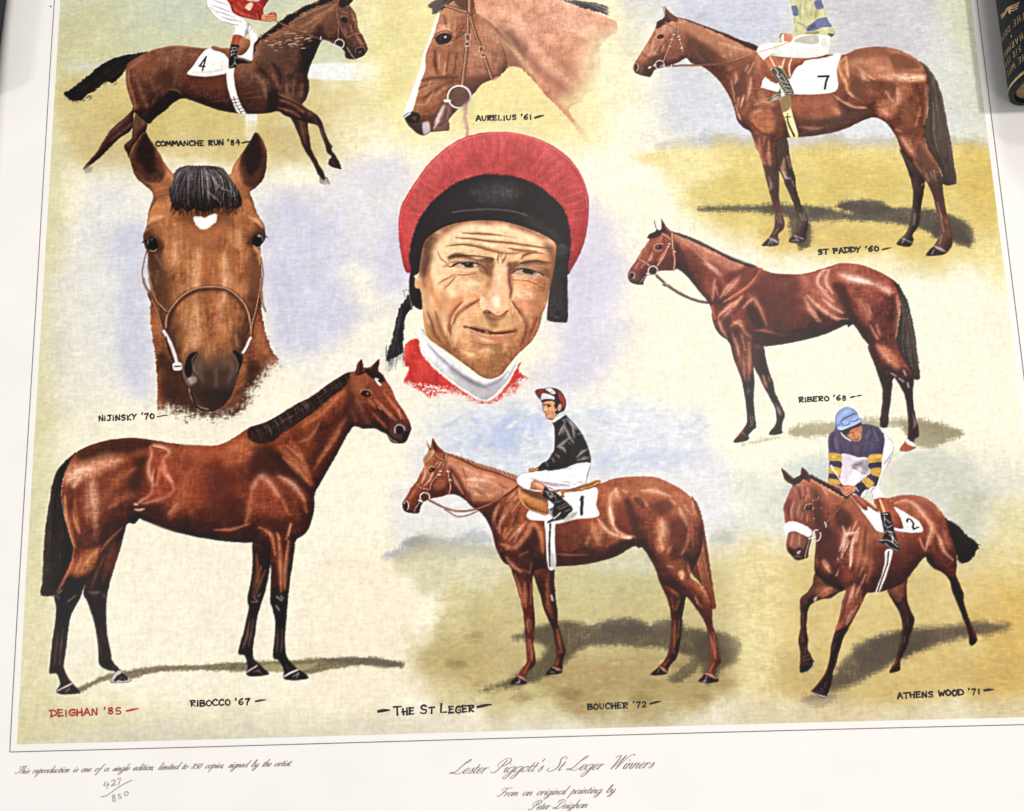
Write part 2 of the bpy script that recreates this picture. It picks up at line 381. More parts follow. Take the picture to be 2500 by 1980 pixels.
# sky and ground behind the trotting horse
patch([(1640,1010),(1760,950),(1850,930),(2050,980),(2157,1000),(2220,1200),(1900,1230),(1640,1160)], (212,212,194), .85, 40, 10)
patch([(1560,1000),(1660,990),(1660,1120),(1570,1130)], (216,218,206), .8, 36, 8)
patch([(1650,980),(1740,960),(1740,1040),(1660,1060)], (196,206,204), .75, 26, 10)
patch([(1880,960),(2040,980),(2100,1040),(2060,1140),(1960,1120)], (200,204,194), .7, 30, 12)
patch([(2010,1040),(2070,1050),(2060,1140),(2000,1120)], (178,176,140), .6, 26, 14)
patch([(1600,1180),(1760,1150),(2000,1160),(2230,1150),(2230,1480),(2000,1500),(1700,1500),(1600,1420)], (206,180,108), .9, 50, 12)
patch([(1560,1160),(1640,1150),(1660,1300),(1640,1460),(1560,1440)], (232,216,158), .75, 36, 10)
patch([(2060,1260),(2200,1200),(2230,1460),(2080,1470)], (212,174,88), .75, 44, 16)
patch([(2090,1060),(2200,1060),(2200,1220),(2090,1200)], (228,212,150), .6, 36, 10)
patch([(1640,1380),(1760,1400),(1760,1490),(1640,1480)], (190,160,98), .6, 26, 16)
patch([(1900,1400),(2140,1380),(2140,1450),(1900,1470)], (200,164,92), .5, 34, 16)
dabs([(1620,1200),(2200,1190),(2200,1470),(1640,1490)], 560, 26, 6, [(190,152,76),(224,198,128),(206,172,94),(172,138,78),(230,206,142),(216,172,80)], .27, 0, .4, 10)
dabs([(1600,960),(2150,980),(2150,1190),(1620,1190)], 200, 30, 9, [(190,198,194),(224,222,204),(206,204,170),(232,226,200)], .28, .3, .8, 11, 6)
patch([(1740,1450),(1790,1380),(1860,1340),(1960,1320),(2080,1312),(2130,1318),(2080,1340),(2000,1352),(1900,1390),(1800,1440)], (74,60,46), .92, 9, 12)
patch([(1800,1360),(1880,1336),(1960,1340),(1920,1380),(1820,1400)], (66,54,44), .7, 8, 8)
patch([(1690,1470),(1740,1462),(1760,1478),(1710,1492)], (110,92,72), .8, 5, 8)
patch([(1600,1470),(1900,1490),(2220,1462),(2220,1520),(1600,1540)], (220,204,166), .7, 22, 10)
# cast shadows of the two unridden horses
patch([(1660,912),(1700,890),(1860,882),(1940,884),(2030,910),(1990,918),(1900,900),(1800,916),(1700,922)], (156,147,114), .88, 7, 12)
patch([(1900,890),(1960,888),(2024,912),(1960,940),(1920,930)], (138,128,96), .88, 7, 12)
patch([(1560,938),(1600,926),(1640,920),(1620,930)], (184,176,146), .7, 4, 8)
CANV_BG = None

# ---- dark bay horse galloping right, jockey in red, number 4 (upper left)
h = Fig('printed_horse', 'dark bay horse galloping right with a jockey in red, number 4 cloth, upper left')
G=(130,0,2.696); HD=(480,0,4.902); B=(140,90,4.314)
tail = Fig('tail', None, h.id); frame(*B)
tail.add([(960,170),(860,180),(720,205),(600,240),(500,290),(420,350),(340,420),(250,490),(150,570),(80,610),(120,650),(170,690),(260,680),(340,620),(440,560),(520,490),(600,500),(700,400),(760,320),(860,240)], 6, 2)
tail.solid([(22,16,18),(34,26,28),(58,46,46)], (-.3,-.9), gain=.5)
hairs([(900,180),(600,250),(350,430),(100,610)], [(860,240),(650,420),(400,580),(180,700)], 90, 11, [(20,14,16),(70,58,58),(44,34,34),(14,10,12)], .6, 8, 4, 17)
clip()
R_ = np.random.default_rng(8)
for i in range(70):
    a_=R_.uniform(0,1); x=85+a_*280; y=625+a_*20+R_.uniform(-10,90)*(1-abs(a_-.4)); line([(x+22,y-14),(x,y)], 7, (50,40,42), .7, 4)
for i in range(26):
    x=470+R_.uniform(0,160); y=440+R_.uniform(0,90); line([(x+24,y-18),(x,y)], 7, (40,30,30), .7, 4)
far = Fig('far_legs', None, h.id)
far.add([(840,800),(960,760),(960,900),(940,1000),(880,1060),(840,1140),(790,1240),(770,1290),(740,1230),(712,1170),(730,1130),(790,1080),(800,1000)], 4)
frame(*G); far.add([(1540,740),(1660,720),(1680,860),(1700,980),(1740,1060),(1790,1160),(1780,1185),(1750,1160),(1700,1060),(1650,980),(1610,880),(1570,790)], 3)
far.solid([(44,26,24),(70,44,36),(108,72,54)], gain=.7)
fill([(545,740),(620,740),(625,820),(560,870),(545,900)], (128,80,58), .6, 14, 0, .3)
strokes([[(1620,780),(1640,860),(1660,940)],[(1640,780),(1670,880)]], (120,78,60), .6, 8, 18)
frame(*G)
h.add([(620,350),(680,328),(760,310),(840,306),(980,320),(1160,330),(1300,330),(1315,310),(1350,270),(1420,200),(1510,130),(1600,70),(1680,30),(1740,5),(1780,-30),(1850,-80),(1900,-110),(1930,-60),(1960,-80),(1975,0),(1950,30),(1985,80),(2000,130),(2010,190),(2040,240),(2065,300),(2068,330),(2035,370),(1980,388),(1940,385),(1920,370),(1920,340),(1890,310),(1840,285),(1780,262),(1750,300),(1720,370),(1690,440),(1675,500),(1685,540),(1680,610),(1660,660),(1640,690),(1700,730),(1750,770),(1770,810),(1790,870),(1820,940),(1840,960),(1835,990),(1870,1040),(1895,1100),(1890,1112),(1840,1100),(1812,1080),(1815,1050),(1830,1030),(1800,1000),(1790,960),(1760,880),(1740,830),(1680,810),(1600,785),(1520,760),(1480,735),(1400,748),(1280,752),(1180,745),(1080,725),(980,690),(900,660),(850,655),(800,680),(740,735),(680,780),(640,820),(600,800),(540,750),(530,840),(500,880),(440,920),(380,980),(320,1040),(260,1090),(215,1120),(212,1105),(250,1060),(300,1000),(340,930),(380,870),(430,820),(490,770),(530,715),(510,650),(490,580),(484,500),(490,440),(530,400)], 2.6, .6)
h.solid([(40,24,22),(66,40,32),(96,58,44),(120,76,56),(146,96,72)], (-.2,-.95), (5,14,28), .9, .16, .05)
frame(*HD)
# mane
clip(); fill([(650,560),(760,450),(850,380),(960,300),(1040,220),(1100,180),(1200,140),(1300,70),(1440,30),(1560,-60),(1700,-120),(1720,-40),(1560,40),(1420,90),(1250,180),(1100,280),(950,370),(820,450),(740,520),(700,600),(660,700)], (30,20,18), .95, 10, 1.6)
for i in range(60):
    t_=i/59; x=760+t_*900; y=470-t_*480-20*math.sin(t_*6); line([(x+30,y+20),(x,y),(x-30+R_.uniform(-10,10),y-16+R_.uniform(-12,12))], 10, [(24,16,14),(54,40,34),(18,12,10)][i%3], .8, 5)
clip(h.m)
fill([(1100,300),(1300,180),(1560,60),(1680,40),(1660,200),(1500,330),(1300,400),(1100,420)], (128,82,58), .65, 40, 0, .3)
strokes([[(1120,280),(1350,150),(1600,50)],[(1250,330),(1450,200),(1620,100)],[(1380,330),(1500,220)]], (176,122,92), .55, 14, 34)
fill([(1240,560),(1440,440),(1500,480),(1400,740),(1330,860),(1250,760)], (30,18,18), .8, 34, 0, .3)
fill([(740,560),(1000,480),(1220,560),(1200,760),(1000,860),(760,780)], (92,64,52), .6, 60, 0, .3)
strokes([[(900,760),(980,860),(1000,1000)],[(1130,900),(1180,1100)],[(1240,780),(1220,980)],[(780,840),(880,960)]], (40,24,22), .65, 18, 44)
strokes([[(700,880),(800,1000),(840,1180)],[(920,900),(980,1040)],[(1160,960),(1150,1140)],[(1260,1000),(1250,1160)],[(640,860),(680,960)],[(1080,1020),(1090,1120)]], (140,106,82), .5, 20, 50)
fill([(860,1100),(980,1080),(960,1320),(820,1360),(840,1200)], (38,22,24), .7, 30, 0, .3)
fill([(460,1100),(760,1080),(820,1340),(600,1370),(500,1240)], (86,48,36), .6, 40, 0, .3)
strokes([[(560,1130),(760,1090)],[(600,1180),(800,1160)]], (130,78,58), .5, 10, 26)
strokes([[(980,1120),(1100,1180),(1280,1270)],[(1000,1200),(1150,1240),(1280,1340)],[(980,1290),(1120,1330),(1240,1400)]], (150,96,66), .65, 10, 32)
strokes([[(990,1160),(1180,1240),(1340,1340)],[(1000,1250),(1180,1330)]], (44,26,24), .65, 9, 26)
for i in range(46):
    x=R_.uniform(780,1400); y=R_.uniform(390,620)-(.12*(x-1000)); line([(x,y),(x+R_.uniform(14,50),y+R_.uniform(-4,4))], 9, (206,170,152), R_.uniform(.3,.8), 4)
strokes([[(1050,405),(1170,400)],[(860,545),(920,540)],[(1110,530),(1190,520)],[(1290,480),(1370,440)],[(1180,460),(1270,450)]], (240,216,204), .75, 5, 13)
# head
fill([(1520,260),(1660,140),(1680,260),(1660,440),(1560,460),(1480,380)], (112,66,46), .7, 40, 0, .2)
fill([(1440,330),(1500,300),(1560,440),(1640,500),(1520,480)], (60,34,28), .7, 24)
fill([(1700,100),(1840,90),(1900,220),(1960,400),(2030,560),(1900,580),(1780,460),(1700,300)], (112,70,50), .5, 30, 0, .2)
strokes([[(1850,130),(1890,240),(1920,340)],[(1900,400),(1960,500),(2010,560)],[(1760,330),(1790,400)],[(1740,130),(1800,160)],[(1840,300),(1860,380)]], (186,130,100), .6, 10, 26)
strokes([[(1700,200),(1720,320),(1780,440)],[(1800,440),(1860,520)],[(1880,260),(1860,340)]], (54,32,28), .65, 12, 30)
fill([(1725,225),(1770,200),(1805,235),(1790,270),(1745,255)], (22,14,14), .92, 7); line([(1715,215),(1760,185),(1800,200)], 11, (150,100,78), .6, 5)
fill([(1880,570),(2000,550),(2045,590),(1990,690),(1890,690),(1860,640)], (66,44,42), .85, 14); fill([(1905,600),(1930,570),(2000,580),(2010,620),(1960,640),(1920,640)], (20,12,14), .95, 6); line([(1900,620),(1915,575),(1990,560),(2020,600)], 11, (150,116,108), .75, 5); fill([(1930,620),(1970,610),(1960,640)], (150,104,98), .7, 7)
fill([(1780,680),(1850,620),(1900,690),(1840,708)], (40,26,26), .85, 8); line([(1800,570),(1850,650),(1890,692)], 12, (196,170,158), .75, 5); line([(1780,560),(1840,650)], 10, (34,20,20), .8, 5)
for p_ in ([(1690,115),(1750,75),(1830,80)],[(1665,100),(1690,300),(1690,470)],[(1690,230),(1740,370),(1800,460)],[(1800,455),(1880,410),(1960,400)]): line(p_, 19, (92,52,40), .9, 5); line(np.asarray(p_)+(4,-4), 7, (196,144,116), .8, 4)
clip()
ring=[(1708+55*math.cos(t),525+55*math.sin(t)) for t in np.linspace(0,6.3,16)]; line(ring, 12, (214,204,196), .95, 4)
line([(930,245),(1100,330),(1300,400),(1490,465),(1640,495)], 18, (118,72,50), .95, 5); line([(940,240),(1100,322),(1300,392)], 6, (190,136,100), .7, 4); line([(1487,440),(1485,475)], 12, (236,228,218), .95, 4)
# ears
frame(*G); fill([(1880,40),(1895,-60),(1930,-20),(1925,40)], (50,32,28), 1, 5); fill([(1925,30),(1960,-50),(1972,0),(1950,28)], (60,38,32), 1, 5)
clip(h.m); frame(*B)
# quarters, barrel
line([(960,175),(1080,130),(1240,112),(1560,130)], 16, (176,106,76), .8, 6)
fill([(760,330),(900,220),(1080,200),(1100,340),(960,420),(820,480)], (132,74,50), .65, 46, 0, .3)
strokes([[(770,340),(760,480),(800,640),(830,760)],[(790,330),(900,240)]], (176,112,80), .6, 12, 30)
strokes([[(820,500),(880,620),(920,720)],[(910,480),(930,600),(960,700)],[(780,360),(790,500)]], (66,38,30), .65, 10, 26)
strokes([[(860,480),(900,600),(960,740)],[(1000,480),(1030,580)],[(1060,620),(1020,700)]], (146,90,62), .5, 16, 44)
fill([(1040,420),(1200,330),(1230,460),(1160,560),(1080,500)], (74,42,34), .65, 34, 0, .3)
fill([(1240,320),(1380,300),(1400,420),(1300,520),(1240,460)], (110,66,48), .6, 34, 0, .3)
fill([(1400,430),(1780,420),(1800,640),(1500,640),(1360,560)], (104,52,36), .6, 46, 0, .3)
fill([(960,800),(1060,700),(1160,600),(1240,570),(1300,610),(1260,680),(1160,760),(1060,840),(980,880)], (34,20,20), .85, 16, 0, .2)
fill([(1290,630),(1500,680),(1850,720),(1960,810),(1700,790),(1450,720)], (48,26,24), .8, 18, 0, .2)
strokes([[(1180,560),(1260,570),(1320,610)],[(1640,690),(1820,670)]], (140,86,64), .55, 7, 20)
fill([(800,780),(700,860),(590,960),(540,1060),(420,1220),(300,1380),(360,1400),(520,1220),(640,1090),(800,1000),(830,880)], (54,34,32), .65, 16, 0, .2)
strokes([[(780,830),(660,930),(580,1020)],[(820,900),(700,1000),(560,1110)]], (126,80,64), .6, 8, 22); strokes([[(540,1090),(420,1230),(340,1350)]], (90,66,64), .5, 8, 22)
fill([(290,1400),(340,1360),(400,1390),(350,1450)], (150,146,150), .7, 18, 2, .5)
frame(*G)
fill([(1700,740),(1770,790),(1800,900),(1850,1000),(1900,1110),(1810,1090),(1790,960),(1740,830)], (46,28,28), .75, 12, 0, .2)
strokes([[(1720,790),(1760,850),(1790,940)],[(1830,1060),(1850,1080)]], (130,98,90), .5, 5, 12)
clip()
for i in range(14): line([(1752+i*4,1165+R_.uniform(-4,10)),(1756+i*5,1190+R_.uniform(0,30))], 5, (70,60,58), .6, 3)
for i in range(12): line([(222+i*4,1108+R_.uniform(-4,10)),(214+i*4,1130+R_.uniform(0,26))], 5, (110,108,112), .6, 3)
# cloth, girth, saddle
cl = Fig('number_cloth', 'white saddle cloth with a black 4', h.id); frame(*G)
cl.add([(1035,322),(990,345),(950,400),(915,450),(886,488),(930,502),(1010,508),(1100,495),(1145,475),(1148,380),(1110,350)], 3, .3)
cl.add([(1290,190),(1330,220),(1345,260),(1320,300),(1308,400),(1240,385),(1215,370),(1280,330),(1300,260)], 3, .3)
cl.solid([(206,200,192),(232,226,218),(242,238,232)], gain=.3)
strokes([[(920,480),(1020,480),(1130,460)],[(1040,430),(1120,410)]], (190,182,176), .6, 5, 10)
for p_ in ([(1010,378),(965,440),(1000,442)],[(1008,380),(985,466)]): line(p_, 12, (30,24,26), .98, 3, spline=False)
gi = Fig('girth', 'white girth with dark lacing', h.id)
gi.add([(1150,390),(1192,420),(1190,500),(1205,600),(1235,690),(1270,752),(1220,748),(1180,670),(1152,580),(1142,480)], 3)
gi.solid([(196,186,176),(226,218,208),(236,230,222)], gain=.5)
line([(1190,640),(1205,690),(1240,750)], 7, (60,44,40), .9, 3)
for i in range(5): line([(1175+i*14,660+i*20),(1225+i*10,652+i*20)], 6, (60,44,40), .9, 3)
sd = Fig('saddle', 'brown saddle', h.id)
sd.add([(1040,318),(1060,306),(1110,318),(1160,322),(1155,380),(1135,370),(1120,345),(1060,335)], 3); sd.add([(1235,240),(1270,255),(1298,270),(1290,320),(1260,355),(1225,368),(1215,330)], 3)
sd.solid([(112,64,44),(150,92,66),(176,118,88)], gain=.6)
rd = Fig('rider', 'jockey in a red jacket and white breeches crouched over the horse', h.id); frame(*HD)
rd.add([(135,-20),(130,80),(180,150),(240,220),(320,270),(440,320),(450,400),(440,430),(420,500),(405,560),(400,640),(385,700),(390,800),(405,825),(500,800),(510,770),(650,760),(648,735),(560,700),(480,670),(510,580),(560,470),(620,400),(660,330),(640,290),(560,220),(680,240),(760,250),(860,265),(900,260),(960,230),(950,160),(900,150),(820,185),(800,120),(830,60),(870,-10),(860,-150),(780,-330),(600,-400),(420,-300),(330,-150),(200,-90)], 3, .3)
rd.solid([(136,36,30),(172,50,40),(196,70,56)], (-.3,-.8), gain=.6)
strokes([[(430,60),(480,140),(600,190),(720,220)],[(700,20),(780,80)],[(560,60),(640,120)],[(500,40),(560,110)]], (232,112,98), .5, 10, 24); strokes([[(420,20),(440,130),(520,190)],[(660,100),(740,160)],[(600,-20),(560,60)]], (110,26,26), .6, 8, 20)
fill([(580,90),(640,40),(680,60),(640,130),(600,110)], (226,204,160), .85, 9); fill([(600,-10),(760,-20),(740,20),(640,20)], (206,180,186), .8, 8)
line([(720,170),(740,240)], 10, (232,130,100), .7, 4)
fill([(135,-20),(320,-20),(400,60),(440,160),(560,220),(620,270),(640,330),(600,420),(560,470),(440,425),(450,330),(320,275),(240,220),(180,150),(130,80)], (226,222,218), 1, 5, .4)
fill([(560,215),(640,300),(640,420),(580,470),(570,400),(610,310)], (150,146,150), .8, 12, 1, .3); fill([(640,300),(700,380),(700,460),(640,470),(620,420)], (236,232,226), .9, 8)
for p_ in ([(200,10),(300,40),(400,80)],[(190,70),(300,110),(430,160)],[(220,130),(340,170),(460,220)],[(290,200),(400,240),(540,260)],[(330,260),(440,300),(500,310)],[(180,100),(260,170)]): line(p_, 12, (112,104,108), .75, 6, taper=True)
fill([(460,420),(555,440),(540,500),(520,550),(425,545),(435,480)], (160,78,48), 1, 5); strokes([[(490,440),(470,530)]], (210,130,90), .6, 8, 20); fill([(530,470),(600,440),(640,500),(620,590),(560,670),(520,680),(500,600)], (168,108,80), .9, 8, 0, .3)
fill([(405,545),(510,545),(515,600),(480,670),(560,705),(655,735),(650,762),(520,775),(500,805),(405,828),(388,790),(385,690),(400,640)], (36,28,32), 1, 4)
for p_ in ([(415,570),(500,580)],[(410,620),(490,600)],[(400,680),(460,640)],[(470,690),(560,715),(640,745)],[(460,680),(455,760),(410,810)],[(460,760),(500,800)],[(430,580),(420,660)]): line(p_, 10, (170,160,160), .8, 4)
fill([(790,180),(860,180),(940,185),(950,230),(900,255),(830,255),(780,240)], (196,128,90), 1, 5); strokes([[(820,205),(930,200)],[(830,230),(930,225)]], (110,62,44), .7, 4, 9); strokes([[(850,190),(930,190)]], (236,184,150), .6, 4, 10)
line([(905,100),(905,150)], 16, (40,30,28), .95, 4); line([(905,150),(930,190)], 22, (190,120,84), .95, 5); line([(850,270),(840,380)], 14, (196,132,84), .9, 5); line([(880,270),(875,350)], 14, (40,28,26), .9, 5); line([(910,260),(912,330)], 12, (40,28,26), .9, 5)
clip()
for f_ in (far,h,tail,cl,gi,sd,rd): f_.mark()

# ---- bay horse's head seen from the front, heart-shaped star
h = Fig('printed_horse_head', 'bay horse head seen from the front with a white heart-shaped star')
A=(230,300,4.066); L=(230,680,3.852)
nk = Fig('neck', None, h.id); frame(*L)
nk.add([(620,60),(540,300),(550,520),(580,700),(600,900),(605,1100),(605,1280),(640,1370),(740,1300),(800,1410),(900,1400),(960,1475),(1100,1440),(1250,1460),(1400,1380),(1500,1280),(1560,1140),(1700,1060),(1740,1130),(1780,1040),(1900,1060),(2000,980),(1900,900),(1760,780),(1660,640),(1610,480),(1580,330),(1480,60)], 8, 2.2)
nk.dry([(520,1300),(700,1240),(900,1290),(1300,1300),(1440,1180),(1520,1040),(1640,900),(1760,800),(2200,860),(2200,1700),(520,1700)], 170)
nk.solid([(70,40,28),(112,62,38),(146,86,54),(170,104,68)], gain=.5, tex=.22, rim=.1)
fill([(620,700),(800,800),(900,1000),(1100,1260),(1350,1240),(1400,1000),(1480,800),(1560,1000),(1500,1250),(1300,1420),(900,1420),(720,1300),(640,1100)], (66,42,34), .85, 60, 2, .35)
fill([(900,1250),(1300,1260),(1400,1380),(1100,1440),(900,1400)], (90,68,62), .6, 60, 3, .6)
strokes([[(570,250),(600,420),(640,620)],[(1560,480),(1600,640),(1680,780)],[(1530,640),(1580,820)],[(560,460),(600,700)],[(620,900),(630,1200)]], (178,104,64), .5, 20, 50)
clip(); frame(*A)
h.add([(515,95),(560,170),(640,280),(700,390),(740,450),(800,510),(900,450),(1200,440),(1340,520),(1400,400),(1500,260),(1560,160),(1605,92),(1660,150),(1710,260),(1715,400),(1680,560),(1600,650),(1550,690),(1580,780),(1620,900),(1680,1000),(1700,1080),(1700,1150),(1650,1240),(1660,1340),(1660,1600),(1640,1760),(1560,2000),(1500,2180),(1480,2350),(1440,2480),(1380,2680),(1300,2800),(1200,2860),(1100,2860),(1000,2800),(940,2660),(880,2540),(860,2440),(800,2300),(700,2040),(640,1800),(580,1600),(550,1400),(540,1300),(500,1200),(500,1110),(530,1020),(550,880),(590,760),(580,690),(500,620),(420,540),(380,430),(360,340),(390,250),(450,160)], 3, .8)
h.solid([(52,30,24),(108,62,38),(158,96,56),(186,118,72),(200,134,88)], (-.1,-.5), (6,16,34), .9, .11, .07, .9)
# forehead grain
R_ = np.random.default_rng(31)
for i in range(420):
    x=R_.uniform(620,1560); y=R_.uniform(880,2300); L_=R_.uniform(60,240)
    line([(x,y),(x+R_.normal(0,5),y+L_)], R_.uniform(10,28), [(214,148,98),(150,86,50),(188,112,66),(222,164,118),(134,76,48)][R_.integers(5)], R_.uniform(.08,.24), 12)
fill([(900,1000),(1300,1000),(1260,1250),(950,1250)], (156,90,56), .5, 60, 0, .4)
strokes([[(1030,1250),(1020,1500),(1000,1720)],[(1300,1300),(1310,1560),(1300,1760)],[(1020,1800),(1010,2000),(1000,2240)],[(1260,1800),(1250,2050)],[(1440,1080),(1450,1240)],[(820,1200),(800,1400)]], (232,172,126), .55, 26, 70)
strokes([[(1110,1320),(1130,1560),(1150,1760)],[(1220,1350),(1230,1600)],[(1220,1900),(1200,2150)],[(1400,1300),(1420,1600)]], (170,84,48), .5, 24, 60)
fill([(500,1100),(590,1000),(640,1300),(690,1600),(760,1900),(880,2400),(820,2420),(680,2040),(590,1640),(530,1300)], (74,44,34), .7, 60, 0, .5)
fill([(1690,1080),(1600,1010),(1560,1300),(1560,1600),(1500,1960),(1420,2400),(1470,2420),(1580,2000),(1660,1640),(1660,1300)], (84,50,36), .65, 60, 0, .5)
fill([(900,860),(1300,860),(1340,1000),(1100,960),(880,1000)], (104,60,38), .6, 60, 0, .5)
# cheeks in shade
fill([(550,1290),(640,1290),(700,1440),(760,1640),(740,1760),(640,1700),(570,1560)], (84,54,42), .75, 50, 0, .4)
fill([(620,1820),(700,1900),(860,2000),(850,2400),(780,2300),(690,2080)], (84,52,38), .7, 50, 0, .4)
fill([(1420,2050),(1480,2120),(1480,2350),(1420,2500),(1390,2300)], (80,50,38), .65, 40, 0, .4)
fill([(1560,1280),(1640,1300),(1640,1700),(1580,1640),(1540,1420)], (120,76,50), .6, 40, 0, .4)
strokes([[(620,1320),(680,1420)],[(640,1480),(620,1600)]], (150,112,92), .4, 14, 34)
# eyes
for ex,ey,fl in ((590,1190,1),(1625,1150,-1)):
    fill([(ex-95*fl,ey-10),(ex-60*fl,ey-80),(ex+10*fl,ey-70),(ex+90*fl,ey-20),(ex+110*fl,ey+70),(ex+30*fl,ey+90),(ex-40*fl,ey+80)], (58,36,28), .65, 26, 0, .2)
    fill([(ex-60*fl,ey-10),(ex-20*fl,ey-50),(ex+40*fl,ey-20),(ex+50*fl,ey+50),(ex,ey+90),(ex-50*fl,ey+50)], (20,13,14), .97, 7)
    line([(ex-70*fl,ey-20),(ex-40*fl,ey-75),(ex+20*fl,ey-80)], 14, (96,74,62), .7, 6); line([(ex-30*fl,ey+80),(ex+10*fl,ey+92),(ex+40*fl,ey+70)], 9, (190,160,140), .75, 5)
    line([(ex-52*fl,ey+20),(ex-40*fl,ey-30)], 9, (170,160,160), .7, 5)
fill([(1622,1112),(1655,1112),(1655,1132),(1625,1132)], (206,198,196), .6, 8); fill([(570,1160),(590,1156),(590,1172),(572,1174)], (150,140,138), .5, 7)
clip(); line([(485,1195),(520,1170)], 14, (40,26,24), .9, 6); line([(1690,1110),(1720,1140)], 12, (30,20,20), .9, 5); clip(h.m)
strokes([[(530,1020),(600,960),(700,930)],[(520,1070),(600,1010)],[(1540,930),(1620,980),(1680,1040)],[(1590,1240),(1640,1290),(1650,1400)]], (224,164,118), .65, 12, 30)
strokes([[(540,1050),(620,1000)],[(1600,1000),(1660,1060)],[(540,880),(620,770)],[(1560,1260),(1600,1320)]], (76,44,34), .65, 10, 24)
# ears
fill([(515,100),(600,230),(690,390),(705,520),(650,600),(540,580),(420,500),(375,380),(400,260)], (70,42,34), .85, 16, 0, .3)
fill([(510,130),(590,240),(620,400),(600,500),(520,480),(440,360),(450,230)], (38,24,24), .85, 26, 0, .2)
strokes([[(620,300),(690,420),(700,520)],[(420,500),(500,560)],[(660,560),(600,620)]], (140,84,58), .55, 16, 36)
fill([(1600,100),(1690,220),(1710,400),(1660,560),(1560,640),(1480,600),(1440,480),(1460,330)], (76,46,36), .85, 16, 0, .3)
fill([(1600,120),(1660,240),(1650,400),(1560,520),(1500,440),(1500,300)], (38,24,24), .85, 26, 0, .2)
strokes([[(1440,360),(1430,480),(1480,580)],[(1400,480),(1440,600)]], (176,110,72), .6, 14, 34)
fill([(600,640),(740,560),(780,620),(740,740),(600,760)], (140,80,50), .6, 30, 0, .3); strokes([[(620,680),(720,640)],[(740,500),(780,560)]], (196,128,86), .5, 14, 30)
fill([(1400,600),(1540,660),(1540,740),(1440,700)], (150,90,56), .6, 26, 0, .3)
# forelock
fl = Fig('forelock', None, h.id)
fl.add([(800,510),(840,460),(920,430),(1060,430),(1200,435),(1290,460),(1340,540),(1400,620),(1450,700),(1470,800),(1420,850),(1300,850),(1200,850),(1100,890),(1000,860),(940,890),(880,850),(830,880),(790,840),(760,760),(750,680),(780,600)], 12, 1.2)
fl.solid([(30,24,26),(46,39,41),(86,78,80)], (-.3,-.9), gain=.8)
fill([(830,470),(960,440),(1000,520),(900,620),(800,640)], (104,96,98), .5, 40, 0, .5)
hairs([(900,440),(820,600),(790,850)], [(1240,440),(1380,620),(1440,840)], 200, 13, [(24,17,18),(92,84,86),(56,47,48),(120,110,112),(38,30,30)], .5, 10, 4, 18)
strokes([[(1090,450),(1170,540),(1250,640),(1370,690)],[(1120,680),(1200,740),(1260,800)],[(860,480),(820,560)],[(940,450),(930,560)]], (150,140,142), .6, 5, 12)
clip()
for i in range(170):
    x=R_.uniform(770,1460); line([(x,R_.uniform(760,840)),(x+R_.normal(0,14),850+R_.uniform(0,80))], 9, [(44,30,28),(70,44,34),(30,22,22)][i%3], .55, 6)
clip(h.m)
clip(fl.m); R3 = np.random.default_rng(4); frame(*A)
for i in range(70):
    f_ = R3.uniform(-1,1); x0_ = 1080+f_*170; x1_ = 1100+f_*330; y1_ = R3.uniform(640,850)
    line([(x0_,R3.uniform(435,470)),((x0_+x1_)/2+f_*60,560),(x1_,y1_)], R3.uniform(4,9), [(150,142,146),(112,104,108),(24,18,20),(180,172,176)][R3.integers(4)], R3.uniform(.25,.6), 4, 0, .4, True, True)
clip(h.m)
# star
fill([(1000,942),(1045,932),(1100,948),(1165,920),(1222,915),(1222,962),(1190,1005),(1115,1056),(1080,1060),(1030,1030),(1002,985)], (246,236,230), .93, 12, 1.4)
# muzzle
frame(*L)
fill([(880,720),(980,700),(1100,760),(1320,690),(1420,760),(1430,900),(1400,1060),(1340,1200),(1150,1240),(980,1190),(910,1060),(850,900)], (84,62,52), .85, 40, 0, .3)
fill([(1000,880),(1300,860),(1340,1060),(1240,1140),(1040,1140),(980,1020)], (58,44,38), .5, 40, 0, .4)
strokes([[(880,560),(870,680)],[(920,540),(960,640)],[(1340,540),(1360,640)],[(1000,480),(1000,620)]], (206,152,112), .5, 16, 40)
for pts_ in ([(985,710),(930,700),(880,760),(860,860),(880,930),(920,920),(940,800)],[(1310,690),(1350,690),(1400,760),(1400,900),(1360,920),(1360,800)]):
    fill(pts_, (22,14,16), .95, 9)
line([(975,715),(930,770),(950,860),(985,900)], 13, (130,112,104), .65, 7); line([(1320,720),(1360,800),(1345,880)], 11, (120,104,98), .6, 7)
line([(860,740),(840,860),(880,970),(920,1010)], 16, (112,96,94), .6, 9); line([(1415,740),(1425,880),(1390,990)], 14, (112,96,94), .6, 8)
fill([(930,1030),(1140,1060),(1340,1030),(1330,1160),(1150,1235),(980,1190)], (44,33,30), .6, 40, 0, .3)
fill([(960,720),(1100,690),(1310,700),(1290,800),(1000,820)], (120,82,60), .45, 50, 0, .4)
strokes([[(1010,780),(1000,880),(1030,980)],[(1290,780),(1300,880),(1270,980)],[(1150,860),(1150,1010)]], (124,102,92), .4, 16, 34)
fill([(890,940),(960,930),(960,980),(910,995)], (160,144,142), .8, 14, 1.5, .4); fill([(1360,930),(1400,940),(1390,990),(1355,985)], (170,156,154), .8, 12, 1.5, .4)
line([(900,1040),(920,1120),(980,1200),(1080,1235)], 12, (150,136,126), .75, 6); line([(1355,1060),(1330,1140),(1260,1200)], 11, (150,136,126), .75, 6)
line([(920,1080),(980,1210),(1100,1250),(1240,1240),(1340,1150)], 16, (22,14,16), .8, 8)
clip()
